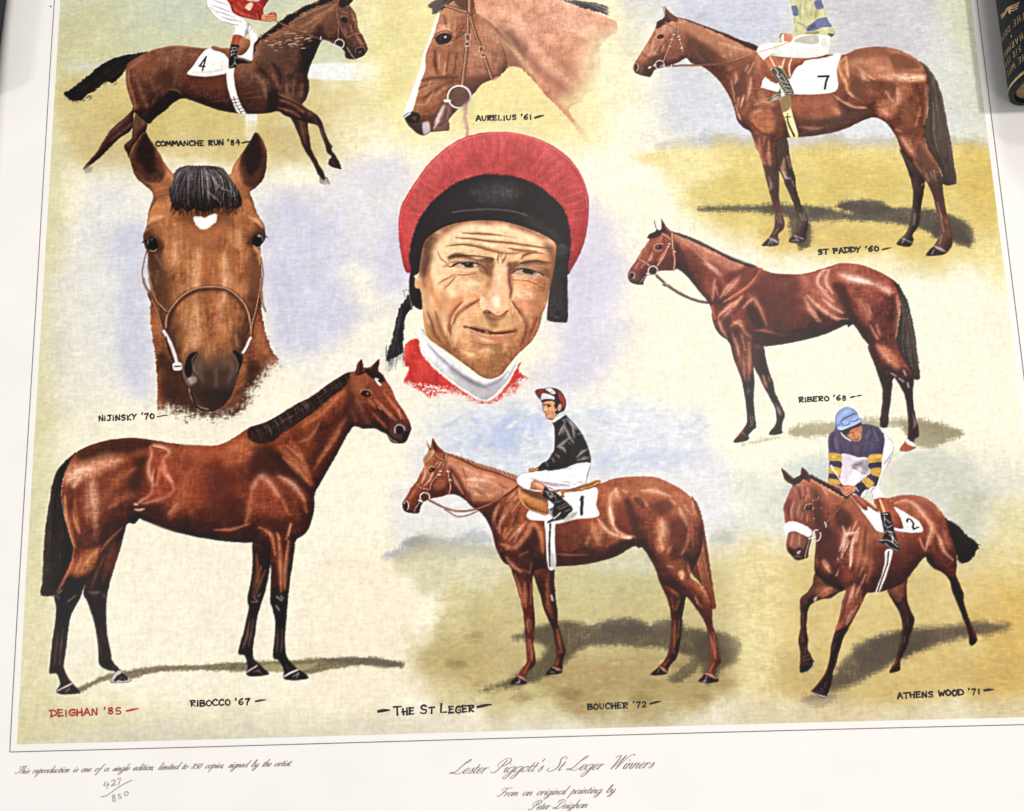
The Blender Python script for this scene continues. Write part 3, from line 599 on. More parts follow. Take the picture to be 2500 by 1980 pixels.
# bridle
line([(690,440),(760,270),(860,170),(980,115),(1110,100),(1240,115),(1350,190),(1430,290),(1465,400)], 60, (60,36,28), .5, 26)
for p_,w_ in (([(685,470),(690,380),(740,280),(840,170),(960,105),(1100,85),(1240,100),(1350,170),(1430,270),(1470,400),(1480,520)],24),([(530,0),(550,120),(600,220),(690,320)],16),([(470,0),(480,60),(530,140),(560,220),(620,380),(650,520)],16),([(1570,0),(1560,120),(1530,280),(1490,440),(1480,540)],16),([(1570,110),(1580,220),(1610,300)],14)):
    line(np.asarray(p_)+(6,10), w_+10, (56,34,30), .55, 9); line(p_, w_*1.15, (118,74,54), .95, 5); line(np.asarray(p_)+(-2,-5), w_*.4, (208,156,122), .75, 4)
line([(520,150),(540,200)], 26, (60,38,34), .9, 6)
frame(*A); 
for p_ in ([(530,1280),(500,1400),(490,1540),(550,1680)],[(545,1300),(550,1480),(590,1640),(620,1720)],[(1660,1340),(1680,1500),(1660,1680)],[(610,780),(560,880)],[(600,760),(680,720),(740,710)],[(1480,720),(1550,760),(1580,820)]): line(p_, 17, (104,68,52), .9, 5); line(np.asarray(p_)+(-3,-3), 6, (190,146,118), .6, 4)
frame(*L)
line([(665,500),(720,600),(760,700),(785,790)], 30, (200,188,188), .97, 5); line([(690,560),(720,700),(760,840)], 12, (160,146,146), .9, 5); line([(685,560),(715,680),(755,800)], 18, (30,20,22), .9, 5)
fill([(755,800),(825,795),(830,860),(760,865)], (206,196,196), .95, 6); line([(765,830),(825,828)], 12, (60,48,50), .9, 4)
line([(1475,560),(1440,640),(1405,700)], 24, (226,216,216), .95, 5); line([(1480,590),(1440,680)], 9, (80,66,66), .8, 4)
for f_ in (nk,h,fl): f_.mark()
# ---- chestnut horse's head in profile, facing left, white blaze
h = Fig('printed_horse_head', 'chestnut horse head in profile facing left with a white blaze, top centre'); frame(900,0,3.268)
nk = Fig('neck', None, h.id)
nk.add([(780,-300),(1000,-320),(1300,-120),(1480,-20),(1620,20),(1760,70),(1900,130),(1980,180),(1980,260),(1900,300),(1840,420),(1900,700),(1860,800),(1760,720),(1700,800),(1600,860),(1650,960),(1740,1050),(1800,1130),(1740,1130),(1640,1000),(1540,880),(1420,760),(1300,620),(1200,535),(1120,530),(1060,590),(980,640),(900,560),(840,200)], 5, 1.5)
_P[0] = sc(60); nk.fade([(1600,800),(1680,640),(1760,520),(1800,340),(1900,260),(2100,220),(2100,900),(1900,1000),(1780,900),(1680,860)], 190); nk.fade([(1680,1000),(1900,950),(1900,1300),(1720,1220)], 130); _P[0] = 0
nk.solid([(150,90,66),(192,128,98),(212,152,122),(224,174,146)], (-.2,-.8), gain=.35, tex=.2, rim=.05)
fill([(1000,220),(1150,260),(1240,400),(1250,470),(1160,420),(1060,330)], (112,68,56), .85, 40, 0, .3)
fill([(1240,420),(1420,540),(1560,640),(1640,760),(1480,700),(1320,560)], (150,94,74), .75, 46, 0, .3)
fill([(1060,400),(1200,420),(1220,520),(1110,535),(1050,580),(1040,480)], (140,88,66), .7, 34, 0, .3)
fill([(1440,420),(1620,520),(1700,620),(1800,760),(1700,660),(1560,560)], (176,112,88), .65, 40, 0, .4)
strokes([[(850,90),(1000,200),(1120,340),(1230,480),(1360,640)]], (206,160,116), .8, 12, 34)
strokes([[(870,110),(1000,220),(1140,360)]], (120,70,56), .6, 8, 20)
strokes([[(1300,640),(1440,790),(1600,950)],[(1700,1000),(1770,1080)]], (198,120,100), .55, 20, 44)
fill([(840,30),(1000,0),(1200,60),(1100,120),(920,100)], (206,142,108), .6, 50, 0, .3)
strokes([[(1000,80),(1160,150),(1280,280)],[(1300,200),(1440,300)],[(1420,120),(1700,200),(1900,250)]], (232,180,152), .45, 40, 90)
clip()
mn = Fig('mane', None, h.id); mn.add([(1400,-130),(1540,-10),(1650,0),(1800,20),(1900,40),(2000,80),(2060,110),(2040,170),(1960,150),(1880,110),(1740,70),(1600,20),(1440,-50)], 6, 2)
mn.dry([(1900,40),(2000,60),(2120,80),(2120,200),(1960,180)], 70)
mn.solid([(70,58,60),(104,92,94),(136,124,126)], gain=.6, tex=.25); hairs([(1500,-40),(1750,40),(1960,150)],[(1560,-20),(1840,30),(2050,120)],50,9,[(80,68,70),(160,148,150),(56,44,46)],.5,6,4,19); clip()
h.add([(600,0),(560,90),(520,220),(490,300),(450,420),(430,520),(395,640),(350,740),(320,800),(295,860),(275,900),(280,930),(310,990),(350,1030),(400,1070),(450,1075),(490,1050),(500,1050),(600,1040),(640,1035),(645,990),(640,950),(690,890),(760,820),(840,740),(900,670),(980,630),(1060,580),(1100,540),(1090,420),(1000,220),(860,100),(820,-120),(700,-160)], 2.4, .5)
h.solid([(84,46,32),(128,74,48),(160,100,68),(184,124,88)], (-.3,-.8), (6,16,34), .9, .16)
clip(); fill([(552,100),(490,280),(436,430),(404,560),(344,720),(280,890),(275,912),(310,922),(356,860),(398,700),(450,550),(452,440),(508,300),(562,130)], (250,246,240), .98, 6, .5); clip(h.m)
fill([(820,180),(960,250),(1060,380),(1060,520),(960,600),(800,620),(780,400)], (178,118,88), .7, 44, 0, .3)
strokes([[(900,220),(1000,280),(1050,360)],[(860,420),(960,460)]], (212,160,130), .5, 26, 60)
fill([(780,620),(960,600),(860,720),(800,720)], (106,64,50), .75, 24, 0, .3)
fill([(540,420),(640,400),(640,560),(560,580),(530,500)], (168,100,70), .6, 22, 0, .3)
strokes([[(530,400),(530,500),(550,580)],[(640,420),(620,560)],[(700,420),(680,580)],[(560,370),(640,360)],[(420,640),(520,620),(720,610)],[(400,700),(500,660)],[(440,780),(560,700),(720,640)],[(600,120),(620,220)],[(760,200),(700,300)],[(680,320),(760,260)]], (92,50,38), .8, 8, 20)
strokes([[(560,440),(560,540)],[(610,500),(600,590)],[(480,680),(500,640)],[(460,820),(520,720)],[(380,830),(440,830)],[(640,120),(640,220)],[(690,160),(680,280)],[(540,250),(600,220),(660,240)],[(560,200),(640,200)]], (220,168,134), .6, 8, 20)
strokes([[(540,760),(600,700),(700,660)],[(580,780),(640,740)],[(400,760),(480,720)]], (196,134,100), .5, 10, 24)
fill([(530,310),(550,280),(600,260),(650,270),(665,300),(630,340),(560,350)], (40,28,28), .95, 8); fill([(570,290),(610,275),(640,295),(620,325),(580,325)], (22,16,20), .95, 6); fill([(602,286),(620,286),(618,298),(604,300)], (214,208,212), .8, 4); line([(572,316),(572,294),(586,280)], 5, (160,140,136), .6, 4); line([(520,300),(560,255),(630,245),(680,290)], 10, (100,62,50), .7, 6); line([(540,360),(600,370),(650,340)], 8, (206,156,126), .6, 5)
fill([(280,930),(330,890),(400,900),(420,970),(480,1010),(490,1050),(440,1076),(390,1060),(320,1000)], (70,50,50), .9, 10)
fill([(300,920),(340,895),(400,910),(405,960),(360,980),(310,960)], (34,22,26), .95, 9); fill([(340,930),(380,920),(370,960)], (130,76,70), .7, 10); line([(290,930),(330,900)], 14, (236,230,224), .85, 5)
fill([(430,980),(480,970),(490,1040),(440,1070)], (206,190,194), .8, 9); fill([(500,1050),(520,960),(580,840),(640,810),(660,880),(640,950),(640,1030),(560,1045)], (130,92,86), .85, 12); strokes([[(600,840),(560,920),(530,980)],[(520,1020),(560,960)]], (232,212,208), .75, 7, 22); strokes([[(560,1000),(620,960)],[(620,860),(600,940)],[(500,1040),(510,960),(560,860)]], (80,52,50), .7, 8, 18)
# forelock, bridle
clip(); fill([(470,50),(520,0),(640,-60),(700,-20),(640,30),(560,90),(510,110),(500,70)], (62,50,48), .95, 10, 1.5); clip(h.m)
strokes([[(640,0),(580,50),(520,90)],[(700,10),(740,60)],[(660,20),(720,70)]], (140,120,112), .5, 6, 14); fill([(680,-20),(800,-20),(790,70),(720,50)], (84,54,44), .8, 10)
for p_,w_ in (([(610,40),(700,70),(820,105)],24),([(805,-20),(805,110)],34),([(795,110),(790,280),(770,480),(745,690)],26),([(810,130),(860,290),(920,440),(985,630)],22)):
    line(p_, w_+12, (84,48,38), .85, 6); line(p_, w_, (142,90,64), .95, 5); line(np.asarray(p_)+(-5,-2), w_*.3, (220,172,134), .6, 4)
for x_,y_,w_,h_ in ((772,270,36,50),(770,330,32,34),(880,368,34,40),(896,420,32,30)):
    line([(x_,y_),(x_+w_,y_),(x_+w_,y_+h_),(x_,y_+h_),(x_,y_)], 6, (220,196,170), .75, 3.5, spline=False); fill([(x_+5,y_+8),(x_+w_-5,y_+8),(x_+w_-5,y_+h_-5),(x_+5,y_+h_-5)], (120,66,50), .8, 5)
clip()
fill([(640,780),(680,700),(760,690),(815,760),(790,830),(720,850)], (112,78,66), .9, 12)
ring=[(722+92*math.cos(t),768+88*math.sin(t)) for t in np.linspace(0,6.3,22)]; line(ring, 15, (206,196,194), .97, 4); line([(640,720),(690,684),(750,684)], 7, (252,250,250), .9, 3); line([(610,800),(645,800)], 26, (238,230,228), .95, 6)
line([(770,840),(770,940),(785,1020),(778,1085)], [40,34,30,24], (186,136,120), .9, 8, 1.2)
strokes([[(760,860),(768,960),(778,1050)]], (214,176,160), .6, 6, 14)
for f_ in (nk,mn,h): f_.mark()

# ---- head-and-shoulders portrait of a jockey in a red cap
h = Fig('printed_portrait', 'portrait of a jockey squinting under a large red cap with a black brim')
P=(920,300,2.44); E_=(980,540,5.1357); M_=(980,680,5.1357)
frame(*P)
# jacket and collar
jk = Fig('jacket', 'red jacket with white roll collar', h.id)
jk.add([(170,1320),(245,1285),(260,1360),(320,1440),(420,1530),(520,1600),(650,1660),(760,1580),(850,1430),(850,1480),(920,1530),(990,1570),(900,1590),(800,1630),(700,1670),(640,1675),(540,1670),(420,1640),(350,1680),(270,1610),(180,1560),(160,1540),(190,1460),(165,1440)], 4, 1.6)
jk.dry([(140,1560),(300,1640),(420,1600),(560,1650),(650,1690),(800,1600),(900,1530),(1050,1520),(1050,1760),(140,1760)], 70)
jk.solid([(180,44,40),(204,58,52),(220,78,70)], gain=.4, tex=.2, rim=.1)
clip()
R_=np.random.default_rng(77)
for i in range(420):
    x=R_.uniform(170,420); y=R_.uniform(1460,1690)
    if y>1540+(x-170)*.12: line([(x,y),(x+R_.uniform(3,8),y+R_.normal(0,2))], 6, (248,240,226), min(.9,(y-1440)/230), 2.4)
for i in range(160):
    x=R_.uniform(840,1000); y=R_.uniform(1520,1640); line([(x,y),(x+R_.uniform(3,8),y)], 6, (244,238,228), .7, 2.4)
for i in range(90):
    x=R_.uniform(430,660); y=R_.uniform(1620,1680); line([(x,y),(x+6,y)], 6, (244,236,226), .6, 2.4)
cl = Fig('collar', 'white roll collar', h.id)
cl.add([(250,1260),(265,1230),(300,1300),(380,1350),(480,1440),(600,1520),(700,1520),(780,1470),(840,1410),(800,1500),(740,1580),(650,1650),(560,1610),(440,1530),(340,1440),(270,1360)], 3, .5)
cl.solid([(168,164,168),(214,210,214),(240,238,240)], (-.5,-.7), gain=.7)
fill([(440,1450),(560,1520),(660,1550),(740,1530),(700,1600),(640,1640),(540,1590),(460,1520)], (170,166,170), .75, 16, 1, .4)
strokes([[(300,1320),(400,1420),(520,1520),(640,1570)],[(480,1480),(580,1550),(660,1580)],[(640,1570),(720,1540),(780,1480)]], (130,126,132), .65, 6, 14); strokes([[(270,1300),(340,1400)]], (252,252,252), .8, 8, 22)
clip()
# ribbon
rb = Fig('cap_ribbon', None, h.id)
rb.add([(190,1020),(170,1050),(140,1090),(120,1150),(105,1220),(90,1290),(70,1340),(60,1420),(100,1400),(150,1370),(160,1300),(160,1220),(175,1150),(205,1110),(215,1080)], 4, 2.2)
rb.solid([(30,26,28),(44,40,42),(74,70,74)], gain=.6)
strokes([[(150,1110),(130,1200),(110,1300)],[(180,1120),(150,1230)]], (96,92,96), .5, 5, 12); clip()
for i in range(50):
    x=R_.uniform(50,160); y=R_.uniform(1340,1440); line([(x+4,y-24),(x,y+R_.uniform(0,60))], 5, (70,66,70), .45, 3)
line([(155,1000),(185,995),(200,1040),(210,1110)], 8, (130,128,136), .8, 4); line([(158,1002),(170,1040)], 6, (90,88,94), .7, 3)
# cap
cp = Fig('cap', 'red jockey cap with black underside', h.id)
cp.add([(175,890),(150,820),(130,680),(130,560),(150,480),(200,390),(290,260),(390,160),(500,90),(620,55),(720,48),(840,56),(960,90),(1080,150),(1170,230),(1230,330),(1262,440),(1262,560),(1245,680),(1210,780),(1160,870),(1130,895),(1000,800),(700,700),(400,760),(240,900),(200,890)], 3, .6)
cp.solid([(138,42,44),(172,58,58),(192,74,72),(206,92,90)], (-.1,-.9), (6,16,34), .5, .10)
for i in range(90):
    a_ = -math.pi*.02-math.pi*.96*i/89; r0,r1 = R_.uniform(380,470), R_.uniform(500,560)
    c0=(700,600); line([(c0[0]+r0*math.cos(a_)*1.0,c0[1]+r0*math.sin(a_)*.98),(c0[0]+r1*math.cos(a_)*1.02,c0[1]+r1*math.sin(a_)*.99)], R_.uniform(5,13), [(224,118,116),(160,48,52),(200,76,78)][i%3], R_.uniform(.08,.26), 7)
line([(140,620),(150,520),(210,400),(300,270),(400,170),(510,100),(640,64),(760,58),(880,72),(1000,120),(1100,180),(1190,270),(1240,380),(1254,500)], 8, (228,128,124), .55, 5)
fill([(150,500),(200,400),(190,600),(190,860),(160,800),(140,640)], (216,72,70), .6, 20)
# black brim
fill([(205,900),(195,780),(230,620),(300,500),(400,400),(500,340),(620,305),(740,305),(860,325),(960,370),(1050,440),(1120,520),(1150,620),(1155,740),(1140,850),(1140,1000),(1060,1000),(1040,780),(900,700),(600,660),(340,720),(290,800),(260,900),(280,1000),(265,1110),(210,1080)], (46,38,40), .98, 9, .8)
fill([(560,400),(700,370),(820,390),(800,450),(640,450)], (84,78,80), .65, 40, 0, .4)
fill([(880,560),(1060,620),(1120,760),(1100,980),(1060,900),(1040,720)], (74,66,64), .55, 30, 0, .3)
line([(450,530),(560,515),(700,512),(820,525),(900,550)], 10, (112,104,104), .6, 6)
line([(205,900),(195,960),(210,1060),(265,1108)], 22, (34,28,30), .95, 7)
cp.m[:] = np.maximum(cp.m, 0)
clip()
st = Fig('chin_strap', None, h.id); st.add([(1060,740),(1150,740),(1138,860),(1138,1000),(1138,1170),(1100,1188),(1030,1180),(1012,1160),(1018,1080),(1030,980)], 3, .5)
st.solid([(36,30,31),(52,45,45),(74,66,65)], gain=.4, tex=.2); fill([(1060,1130),(1080,1115),(1090,1140),(1075,1155)], (30,24,26), .9, 5); line([(1060,1150),(1085,1160)], 5, (120,112,110), .6, 4); clip()
sl = Fig('ear_strap', None, h.id); sl.add([(200,890),(230,930),(262,1000),(270,1110),(215,1085),(190,990)], 3, .5); sl.solid([(30,24,26),(44,37,39),(64,56,58)], gain=.5); clip()
# face
h.add([(270,760),(300,690),(380,630),(480,595),(600,580),(740,585),(880,620),(1000,670),(1065,720),(1065,800),(1050,900),(1030,980),(1010,1080),(985,1140),(970,1210),(930,1290),(880,1340),(830,1390),(790,1440),(740,1500),(680,1525),(620,1510),(540,1450),(460,1390),(390,1340),(320,1290),(290,1240),(275,1160),(270,1060),(262,990),(230,980),(228,930),(250,900)], 3, .4)
h.solid([(128,72,40),(184,118,72),(218,156,106),(234,182,134),(242,200,156)], (-.35,-.8), (8,20,40), .9, .10, .13, .5)
frame(*P)
# planes of the face
fill([(275,700),(360,640),(420,640),(360,720),(310,860),(310,1000),(330,1150),(400,1300),(460,1390),(380,1330),(290,1240),(262,1000)], (156,98,60), .6, 30, 0, .3)
fill([(270,700),(330,660),(320,780),(290,900),(270,880)], (84,54,44), .8, 22, 0, .3)
fill([(960,660),(1065,720),(1060,900),(1010,1060),(1000,900),(1030,800)], (160,106,72), .55, 34, 0, .3)
fill([(380,600),(600,570),(760,575),(1000,660),(1000,690),(760,610),(560,600),(400,640)], (130,72,48), .75, 18, 0, .3)
fill([(440,1380),(560,1440),(700,1450),(830,1370),(780,1450),(700,1530),(600,1510),(500,1430)], (158,104,66), .55, 34, 0, .3)
fill([(330,1000),(400,1020),(420,1150),(440,1300),(380,1280),(330,1180)], (206,148,96), .55, 34, 0, .3)
fill([(560,1260),(640,1320),(760,1320),(800,1280),(760,1340),(660,1350),(590,1320)], (150,96,58), .5, 20)
frame(*E_)
# forehead bands
for p_,w_ in (([(700,170),(1000,150),(1300,210),(1600,270),(1850,300)],44),([(600,260),(900,240),(1200,290)],50),([(560,340),(760,320),(980,350),(1150,420)],54),([(1350,280),(1600,330),(1850,400)],44),([(800,110),(1100,90),(1400,130)],34)):
    strokes([p_], (240,196,148), .34, 18, w_)
strokes([[(1040,280),(1140,290),(1200,310)],[(1480,220),(1580,250)],[(660,230),(760,230)],[(760,330),(880,340)]], (250,218,180), .4, 14, 34)
for p_ in ([(680,200),(900,215),(1100,245),(1350,265),(1600,300),(1880,340)],[(760,145),(1000,150),(1250,170)],[(560,310),(740,285),(900,300),(1050,340),(1200,380),(1330,400),(1500,390)],[(1340,330),(1480,360),(1700,370)],[(1500,470),(1540,420),(1640,390),(1780,400)]):
    strokes([p_], (138,76,44), .85, 7, 22)
R2 = np.random.default_rng(12)
for i in range(260):                              # short dabs of broken flesh colour
    x=R2.uniform(380,1860); y=R2.uniform(120,1200); a_=R2.uniform(-.5,.5); L_=R2.uniform(20,70)
    line([(x,y),(x+L_*math.cos(a_),y+L_*math.sin(a_)*.6)], R2.uniform(10,26), [(250,216,176),(204,140,92),(226,168,118),(184,112,70),(240,190,146)][R2.integers(5)], R2.uniform(.08,.22), 10)
# brow and eyes
fill([(580,440),(660,390),(760,390),(880,440),(960,470),(1100,450),(1150,470),(1120,520),(960,500),(860,480),(700,470),(600,480)], (104,66,44), .75, 14, 0, .3)
for i in range(34):
    t_=i/33; x=600+t_*540; y=430-40*math.sin(t_*2.6)+60*t_; line([(x,y+20),(x+26,y),(x+50,y+6)], 9, (64,42,34), .6, 5)
fill([(1480,520),(1560,480),(1700,470),(1820,520),(1840,560),(1700,550),(1560,545)], (116,76,54), .75, 14, 0, .3)
for i in range(26):
    t_=i/25; x=1480+t_*360; y=520-34*math.sin(t_*3); line([(x,y+18),(x+22,y),(x+44,y+8)], 9, (78,52,42), .6, 5)
fill([(1060,480),(1160,470),(1160,620),(1120,700),(1060,640)], (116,70,48), .75, 22, 0, .3); fill([(1340,520),(1460,500),(1460,580),(1380,640),(1340,740),(1330,620)], (110,66,48), .75, 20, 0, .3)
strokes([[(1220,400),(1210,520)],[(1310,440),(1260,520)],[(1260,400),(1250,440)]], (120,70,48), .7, 8, 22); strokes([[(1190,400),(1180,470)],[(1290,400),(1280,460)]], (246,206,166), .6, 8, 24)
fill([(630,560),(680,520),(760,510),(920,520),(960,560),(900,580),(800,600),(740,590)], (178,146,116), .85, 8)
fill([(750,530),(830,510),(925,520),(920,565),(860,578),(800,570)], (36,26,26), .95, 7)
line([(620,570),(680,525),(800,512),(930,518),(1020,560),(1070,620)], 15, (70,40,32), .85, 6); line([(560,540),(600,570),(640,565)], 12, (96,56,40), .7, 6)
line([(720,570),(760,605),(860,618),(960,600)], 9, (214,176,140), .8, 5); line([(700,670),(800,670),(930,645)], 14, (150,80,58), .75, 7); line([(740,630),(840,640),(940,625)], 10, (180,112,82), .6, 6)
fill([(620,480),(760,480),(920,500),(900,520),(740,512),(640,520)], (238,192,144), .7, 9)
fill([(1380,650),(1480,610),(1560,595),(1700,640),(1780,680),(1700,690),(1560,680)], (172,140,112), .85, 8)
fill([(1520,610),(1580,600),(1690,640),(1680,665),(1580,655),(1530,640)], (38,28,28), .95, 7)
line([(1370,650),(1460,600),(1560,588),(1680,620),(1790,670)], 14, (76,44,36), .85, 6); line([(1440,570),(1560,560),(1700,580),(1810,610)], 16, (236,190,146), .7, 7)
line([(1400,690),(1560,690),(1700,710),(1800,700)], 9, (190,130,98), .7, 5); line([(1390,730),(1560,740),(1680,780),(1770,830)], 11, (150,88,64), .7, 6); line([(1800,600),(1850,680),(1880,760)], 14, (110,70,54), .6, 8)
fill([(860,660),(1040,640),(1060,720),(940,760),(840,720)], (190,136,94), .6, 24, 0, .4)
fill([(600,500),(760,480),(960,490),(1080,540),(1100,660),(1000,640),(940,560),(800,515),(660,530)], (104,62,42), .55, 16, 0, .4)
fill([(1360,560),(1480,540),(1700,545),(1850,590),(1860,700),(1790,690),(1690,620),(1560,585),(1440,610),(1370,660)], (104,62,44), .5, 16, 0, .4)
line([(640,568),(700,530),(800,516),(930,522)], 12, (44,26,24), .85, 5); line([(1460,600),(1560,590),(1680,622),(1785,672)], 12, (44,26,24), .85, 5)
fill([(1080,560),(1160,600),(1130,760),(1060,840),(1080,700)], (150,92,62), .5, 26, 0, .4); fill([(1340,600),(1390,640),(1400,860),(1370,980),(1345,800)], (140,84,58), .55, 22, 0, .4)
fill([(270,200),(420,130),(440,300),(360,420),(340,640),(300,800),(250,760),(240,420)], (110,68,48), .5, 40, 0, .4)
fill([(1780,280),(1930,330),(1940,620),(1880,820),(1840,700),(1850,480)], (110,70,52), .55, 40, 0, .4)
# temples and crow's feet
strokes([[(450,380),(510,480),(600,540)],[(520,560),(660,560)],[(460,780),(560,720),(680,660)],[(540,840),(620,760),(680,680)]], (168,100,62), .6, 7, 18)
strokes([[(480,430),(540,520)],[(460,600),(560,620)],[(400,560),(440,700)]], (246,206,160), .5, 12, 36)
fill([(330,640),(400,760),(430,900),(510,1060),(500,1140),(400,980),(340,840)], (196,112,62), .6, 30, 0, .3)
fill([(170,740),(250,760),(260,860),(180,820)], (206,140,96), .8, 16); 
# cheeks and nose
fill([(720,740),(900,740),(960,800),(880,880),(740,900),(640,940),(600,860)], (240,196,152), .55, 60, 0, .5)
strokes([[(760,760),(920,790)],[(600,860),(660,920)],[(880,740),(960,780)],[(560,960),(640,960)]], (252,224,190), .38, 22, 50)
fill([(1420,860),(1520,840),(1640,870),(1660,960),(1540,980),(1430,940)], (240,190,150), .55, 54, 0, .5); strokes([[(1440,890),(1480,930)],[(1540,870),(1600,910)]], (252,222,194), .4, 20, 44)
fill([(1400,980),(1560,1000),(1680,1060),(1640,1180),(1520,1160)], (214,136,96), .6, 40, 0, .3)
fill([(1170,570),(1320,570),(1340,680),(1330,860),(1360,980),(1300,1100),(1180,1140),(1060,1080),(1060,940),(1130,820)], (232,176,136), .7, 22, 0, .25)
strokes([[(1180,600),(1300,600)],[(1230,660),(1220,800)]], (248,214,184), .5, 20, 50); fill([(1140,950),(1200,930),(1230,1000),(1220,1080),(1160,1060),(1130,1000)], (250,220,196), .7, 22)
strokes([[(1345,600),(1350,740),(1375,860),(1360,960)]], (150,86,60), .65, 12, 26); strokes([[(1140,680),(1100,820),(1040,960)]], (196,134,94), .5, 14, 36)
line([(980,960),(970,1020),(1000,1090)], 10, (150,96,66), .7, 6); fill([(985,960),(1040,950),(1060,1060),(1010,1090),(985,1040)], (238,194,154), .8, 12); line([(990,970),(985,1010)], 12, (246,220,190), .6, 6)
frame(*M_)
line([(1030,420),(1070,400),(1130,430),(1200,470),(1260,460),(1330,400)], 24, (132,66,48), .85, 9); fill([(1030,420),(1100,420),(1120,450),(1050,440)], (70,36,32), .85, 8); line([(1090,440),(1200,490),(1300,440)], 8, (206,140,104), .6, 5)
line([(1370,290),(1400,360),(1390,430)], 12, (240,204,168), .7, 6)
strokes([[(430,420),(470,560),(560,760),(680,920)]], (120,70,46), .55, 20, 60)
# folds beside the mouth
for p_ in ([(980,260),(860,330),(760,400),(690,470),(660,560)],[(760,280),(660,380),(600,480),(600,620),(620,700)],[(1390,290),(1470,400),(1530,490),(1560,600),(1550,700),(1500,840)],[(1700,480),(1650,600),(1600,720)]):
    strokes([p_], (134,70,42), .85, 11, 34)
strokes([[(880,350),(780,430),(700,530)],[(560,300),(560,440),(570,560)],[(700,560),(690,700),(660,820)],[(1440,400),(1500,520),(1520,640)],[(600,700),(640,860)],[(1640,440),(1620,600)]], (238,194,146), .4, 22, 50)
fill([(640,240),(780,240),(700,330),(640,420),(600,420)], (206,118,70), .55, 30, 0, .3)
# upper lip, mouth, chin
fill([(1020,440),(1180,480),(1340,440),(1420,540),(1380,620),(1180,640),(1030,590)], (196,148,100), .6, 26, 0, .4); fill([(1080,470),(1200,500),(1200,590),(1140,600),(1090,540)], (140,94,64), .6, 24, 0, .4)
fill([(840,540),(960,520),(1020,560),(1000,590),(860,590)], (190,140,96), .5, 18, 0, .4)
fill([(820,604),(960,622),(1080,648),(1170,668),(1260,662),(1430,650),(1380,682),(1240,698),(1100,696),(940,662)], (92,44,36), .95, 8)
fill([(1045,658),(1080,662),(1100,684),(1060,684)], (190,160,138), .55, 6); fill([(840,596),(1000,600),(1120,640),(1160,658),(1000,630)], (176,104,76), .7, 7); fill([(1180,655),(1300,640),(1430,640),(1300,664)], (170,98,72), .7, 7)
fill([(830,625),(940,690),(1100,720),(1260,716),(1400,676),(1340,740),(1220,790),(1080,790),(940,740)], (196,116,86), .9, 10); strokes([[(960,730),(1060,770),(1160,790)],[(900,690),(960,720)]], (240,190,156), .65, 9, 26)
fill([(780,590),(830,590),(820,620),(780,620)], (110,66,48), .75, 10); fill([(1410,630),(1450,630),(1450,680),(1420,680)], (120,74,54), .75, 10)
fill([(900,800),(1060,810),(1280,810),(1280,870),(1160,890),(1000,870)], (160,106,68), .5, 30, 0, .3); fill([(1080,860),(1200,860),(1240,920),(1160,940)], (150,98,62), .35, 20, 0, .4)
strokes([[(740,900),(860,960),(960,980)],[(980,920),(1080,900),(1160,930)],[(860,820),(800,900)],[(1300,820),(1300,900)]], (240,198,148), .45, 22, 50)
strokes([[(900,1020),(1100,1060),(1300,1020)],[(1000,1180),(1160,1180)]], (160,104,66), .3, 30, 60)
strokes([[(320,420),(380,560),(420,700),(540,840),(640,960)]], (130,78,50), .6, 14, 34); strokes([[(300,400),(350,560)],[(540,320),(530,500),(560,700)]], (240,198,146), .5, 14, 40)
for i in range(240):
    x=R2.uniform(420,1640); y=R2.uniform(420,1180); a_=R2.uniform(.6,1.6)
    line([(x,y),(x+26*math.cos(a_),y+26*math.sin(a_))], R2.uniform(8,20), [(240,194,144),(190,126,82),(214,156,106)][R2.integers(3)], R2.uniform(.06,.2), 10)
frame(*E_)
for q_ in ([(640,566),(700,528),(800,514),(930,520),(985,545)],[(1400,636),(1460,602),(1560,590),(1680,622),(1785,672)]): line(q_, 15, (40,24,22), .9, 5)
fill([(775,528),(830,514),(905,522),(900,560),(850,570),(800,560)], (30,20,20), .95, 6); fill([(1530,606),(1580,600),(1660,632),(1650,656),(1580,652),(1540,636)], (30,20,20), .95, 6)
fill([(905,530),(950,548),(920,566),(900,560)], (206,182,160), .8, 6); fill([(735,566),(775,540),(790,566),(770,585)], (200,174,150), .7, 6); fill([(1665,640),(1740,668),(1700,676),(1655,660)], (196,170,146), .7, 6)
for q_,w_ in (([(690,205),(900,218),(1100,248),(1350,268),(1600,302),(1860,338)],13),([(770,148),(1000,152),(1250,172),(1450,205)],9),([(570,312),(740,288),(900,303),(1050,342),(1190,378)],12),([(1340,332),(1480,362),(1700,372)],9),([(1500,470),(1545,418),(1650,390),(1790,402)],12),([(1225,395),(1205,460),(1215,530)],16),([(1320,430),(1270,480),(1262,530)],14),([(455,385),(510,480),(600,545)],11),([(525,565),(640,572)],9),([(470,780),(560,722),(680,665)],8),([(545,842),(620,762),(690,690)],8),([(705,668),(800,672),(930,648)],12),([(960,560),(1050,600),(1085,690)],13),([(1390,728),(1560,742),(1680,785),(1770,838)],10),([(1345,600),(1352,740),(1378,860),(1362,960)],14),([(1385,1000),(1470,1120),(1520,1230)],18),([(980,980),(860,1060),(760,1130)],16),([(770,1010),(670,1110),(610,1210)],17)):
    line(q_, w_, (112,58,36), .62, 6, .2, .4, True, True)
fill([(1030,1150),(1130,1180),(1220,1200),(1330,1130),(1300,1200),(1200,1250),(1080,1220)], (128,74,48), .5, 16, 0, .3)
fill([(520,900),(640,980),(600,1120),(560,1230),(480,1120)], (196,126,80), .45, 40, 0, .4)
fill([(1640,1000),(1800,900),(1760,1150),(1640,1230)], (170,104,66), .5, 40, 0, .4)
fill([(822,524),(836,522),(834,534),(824,534)], (226,216,206), .8, 4)
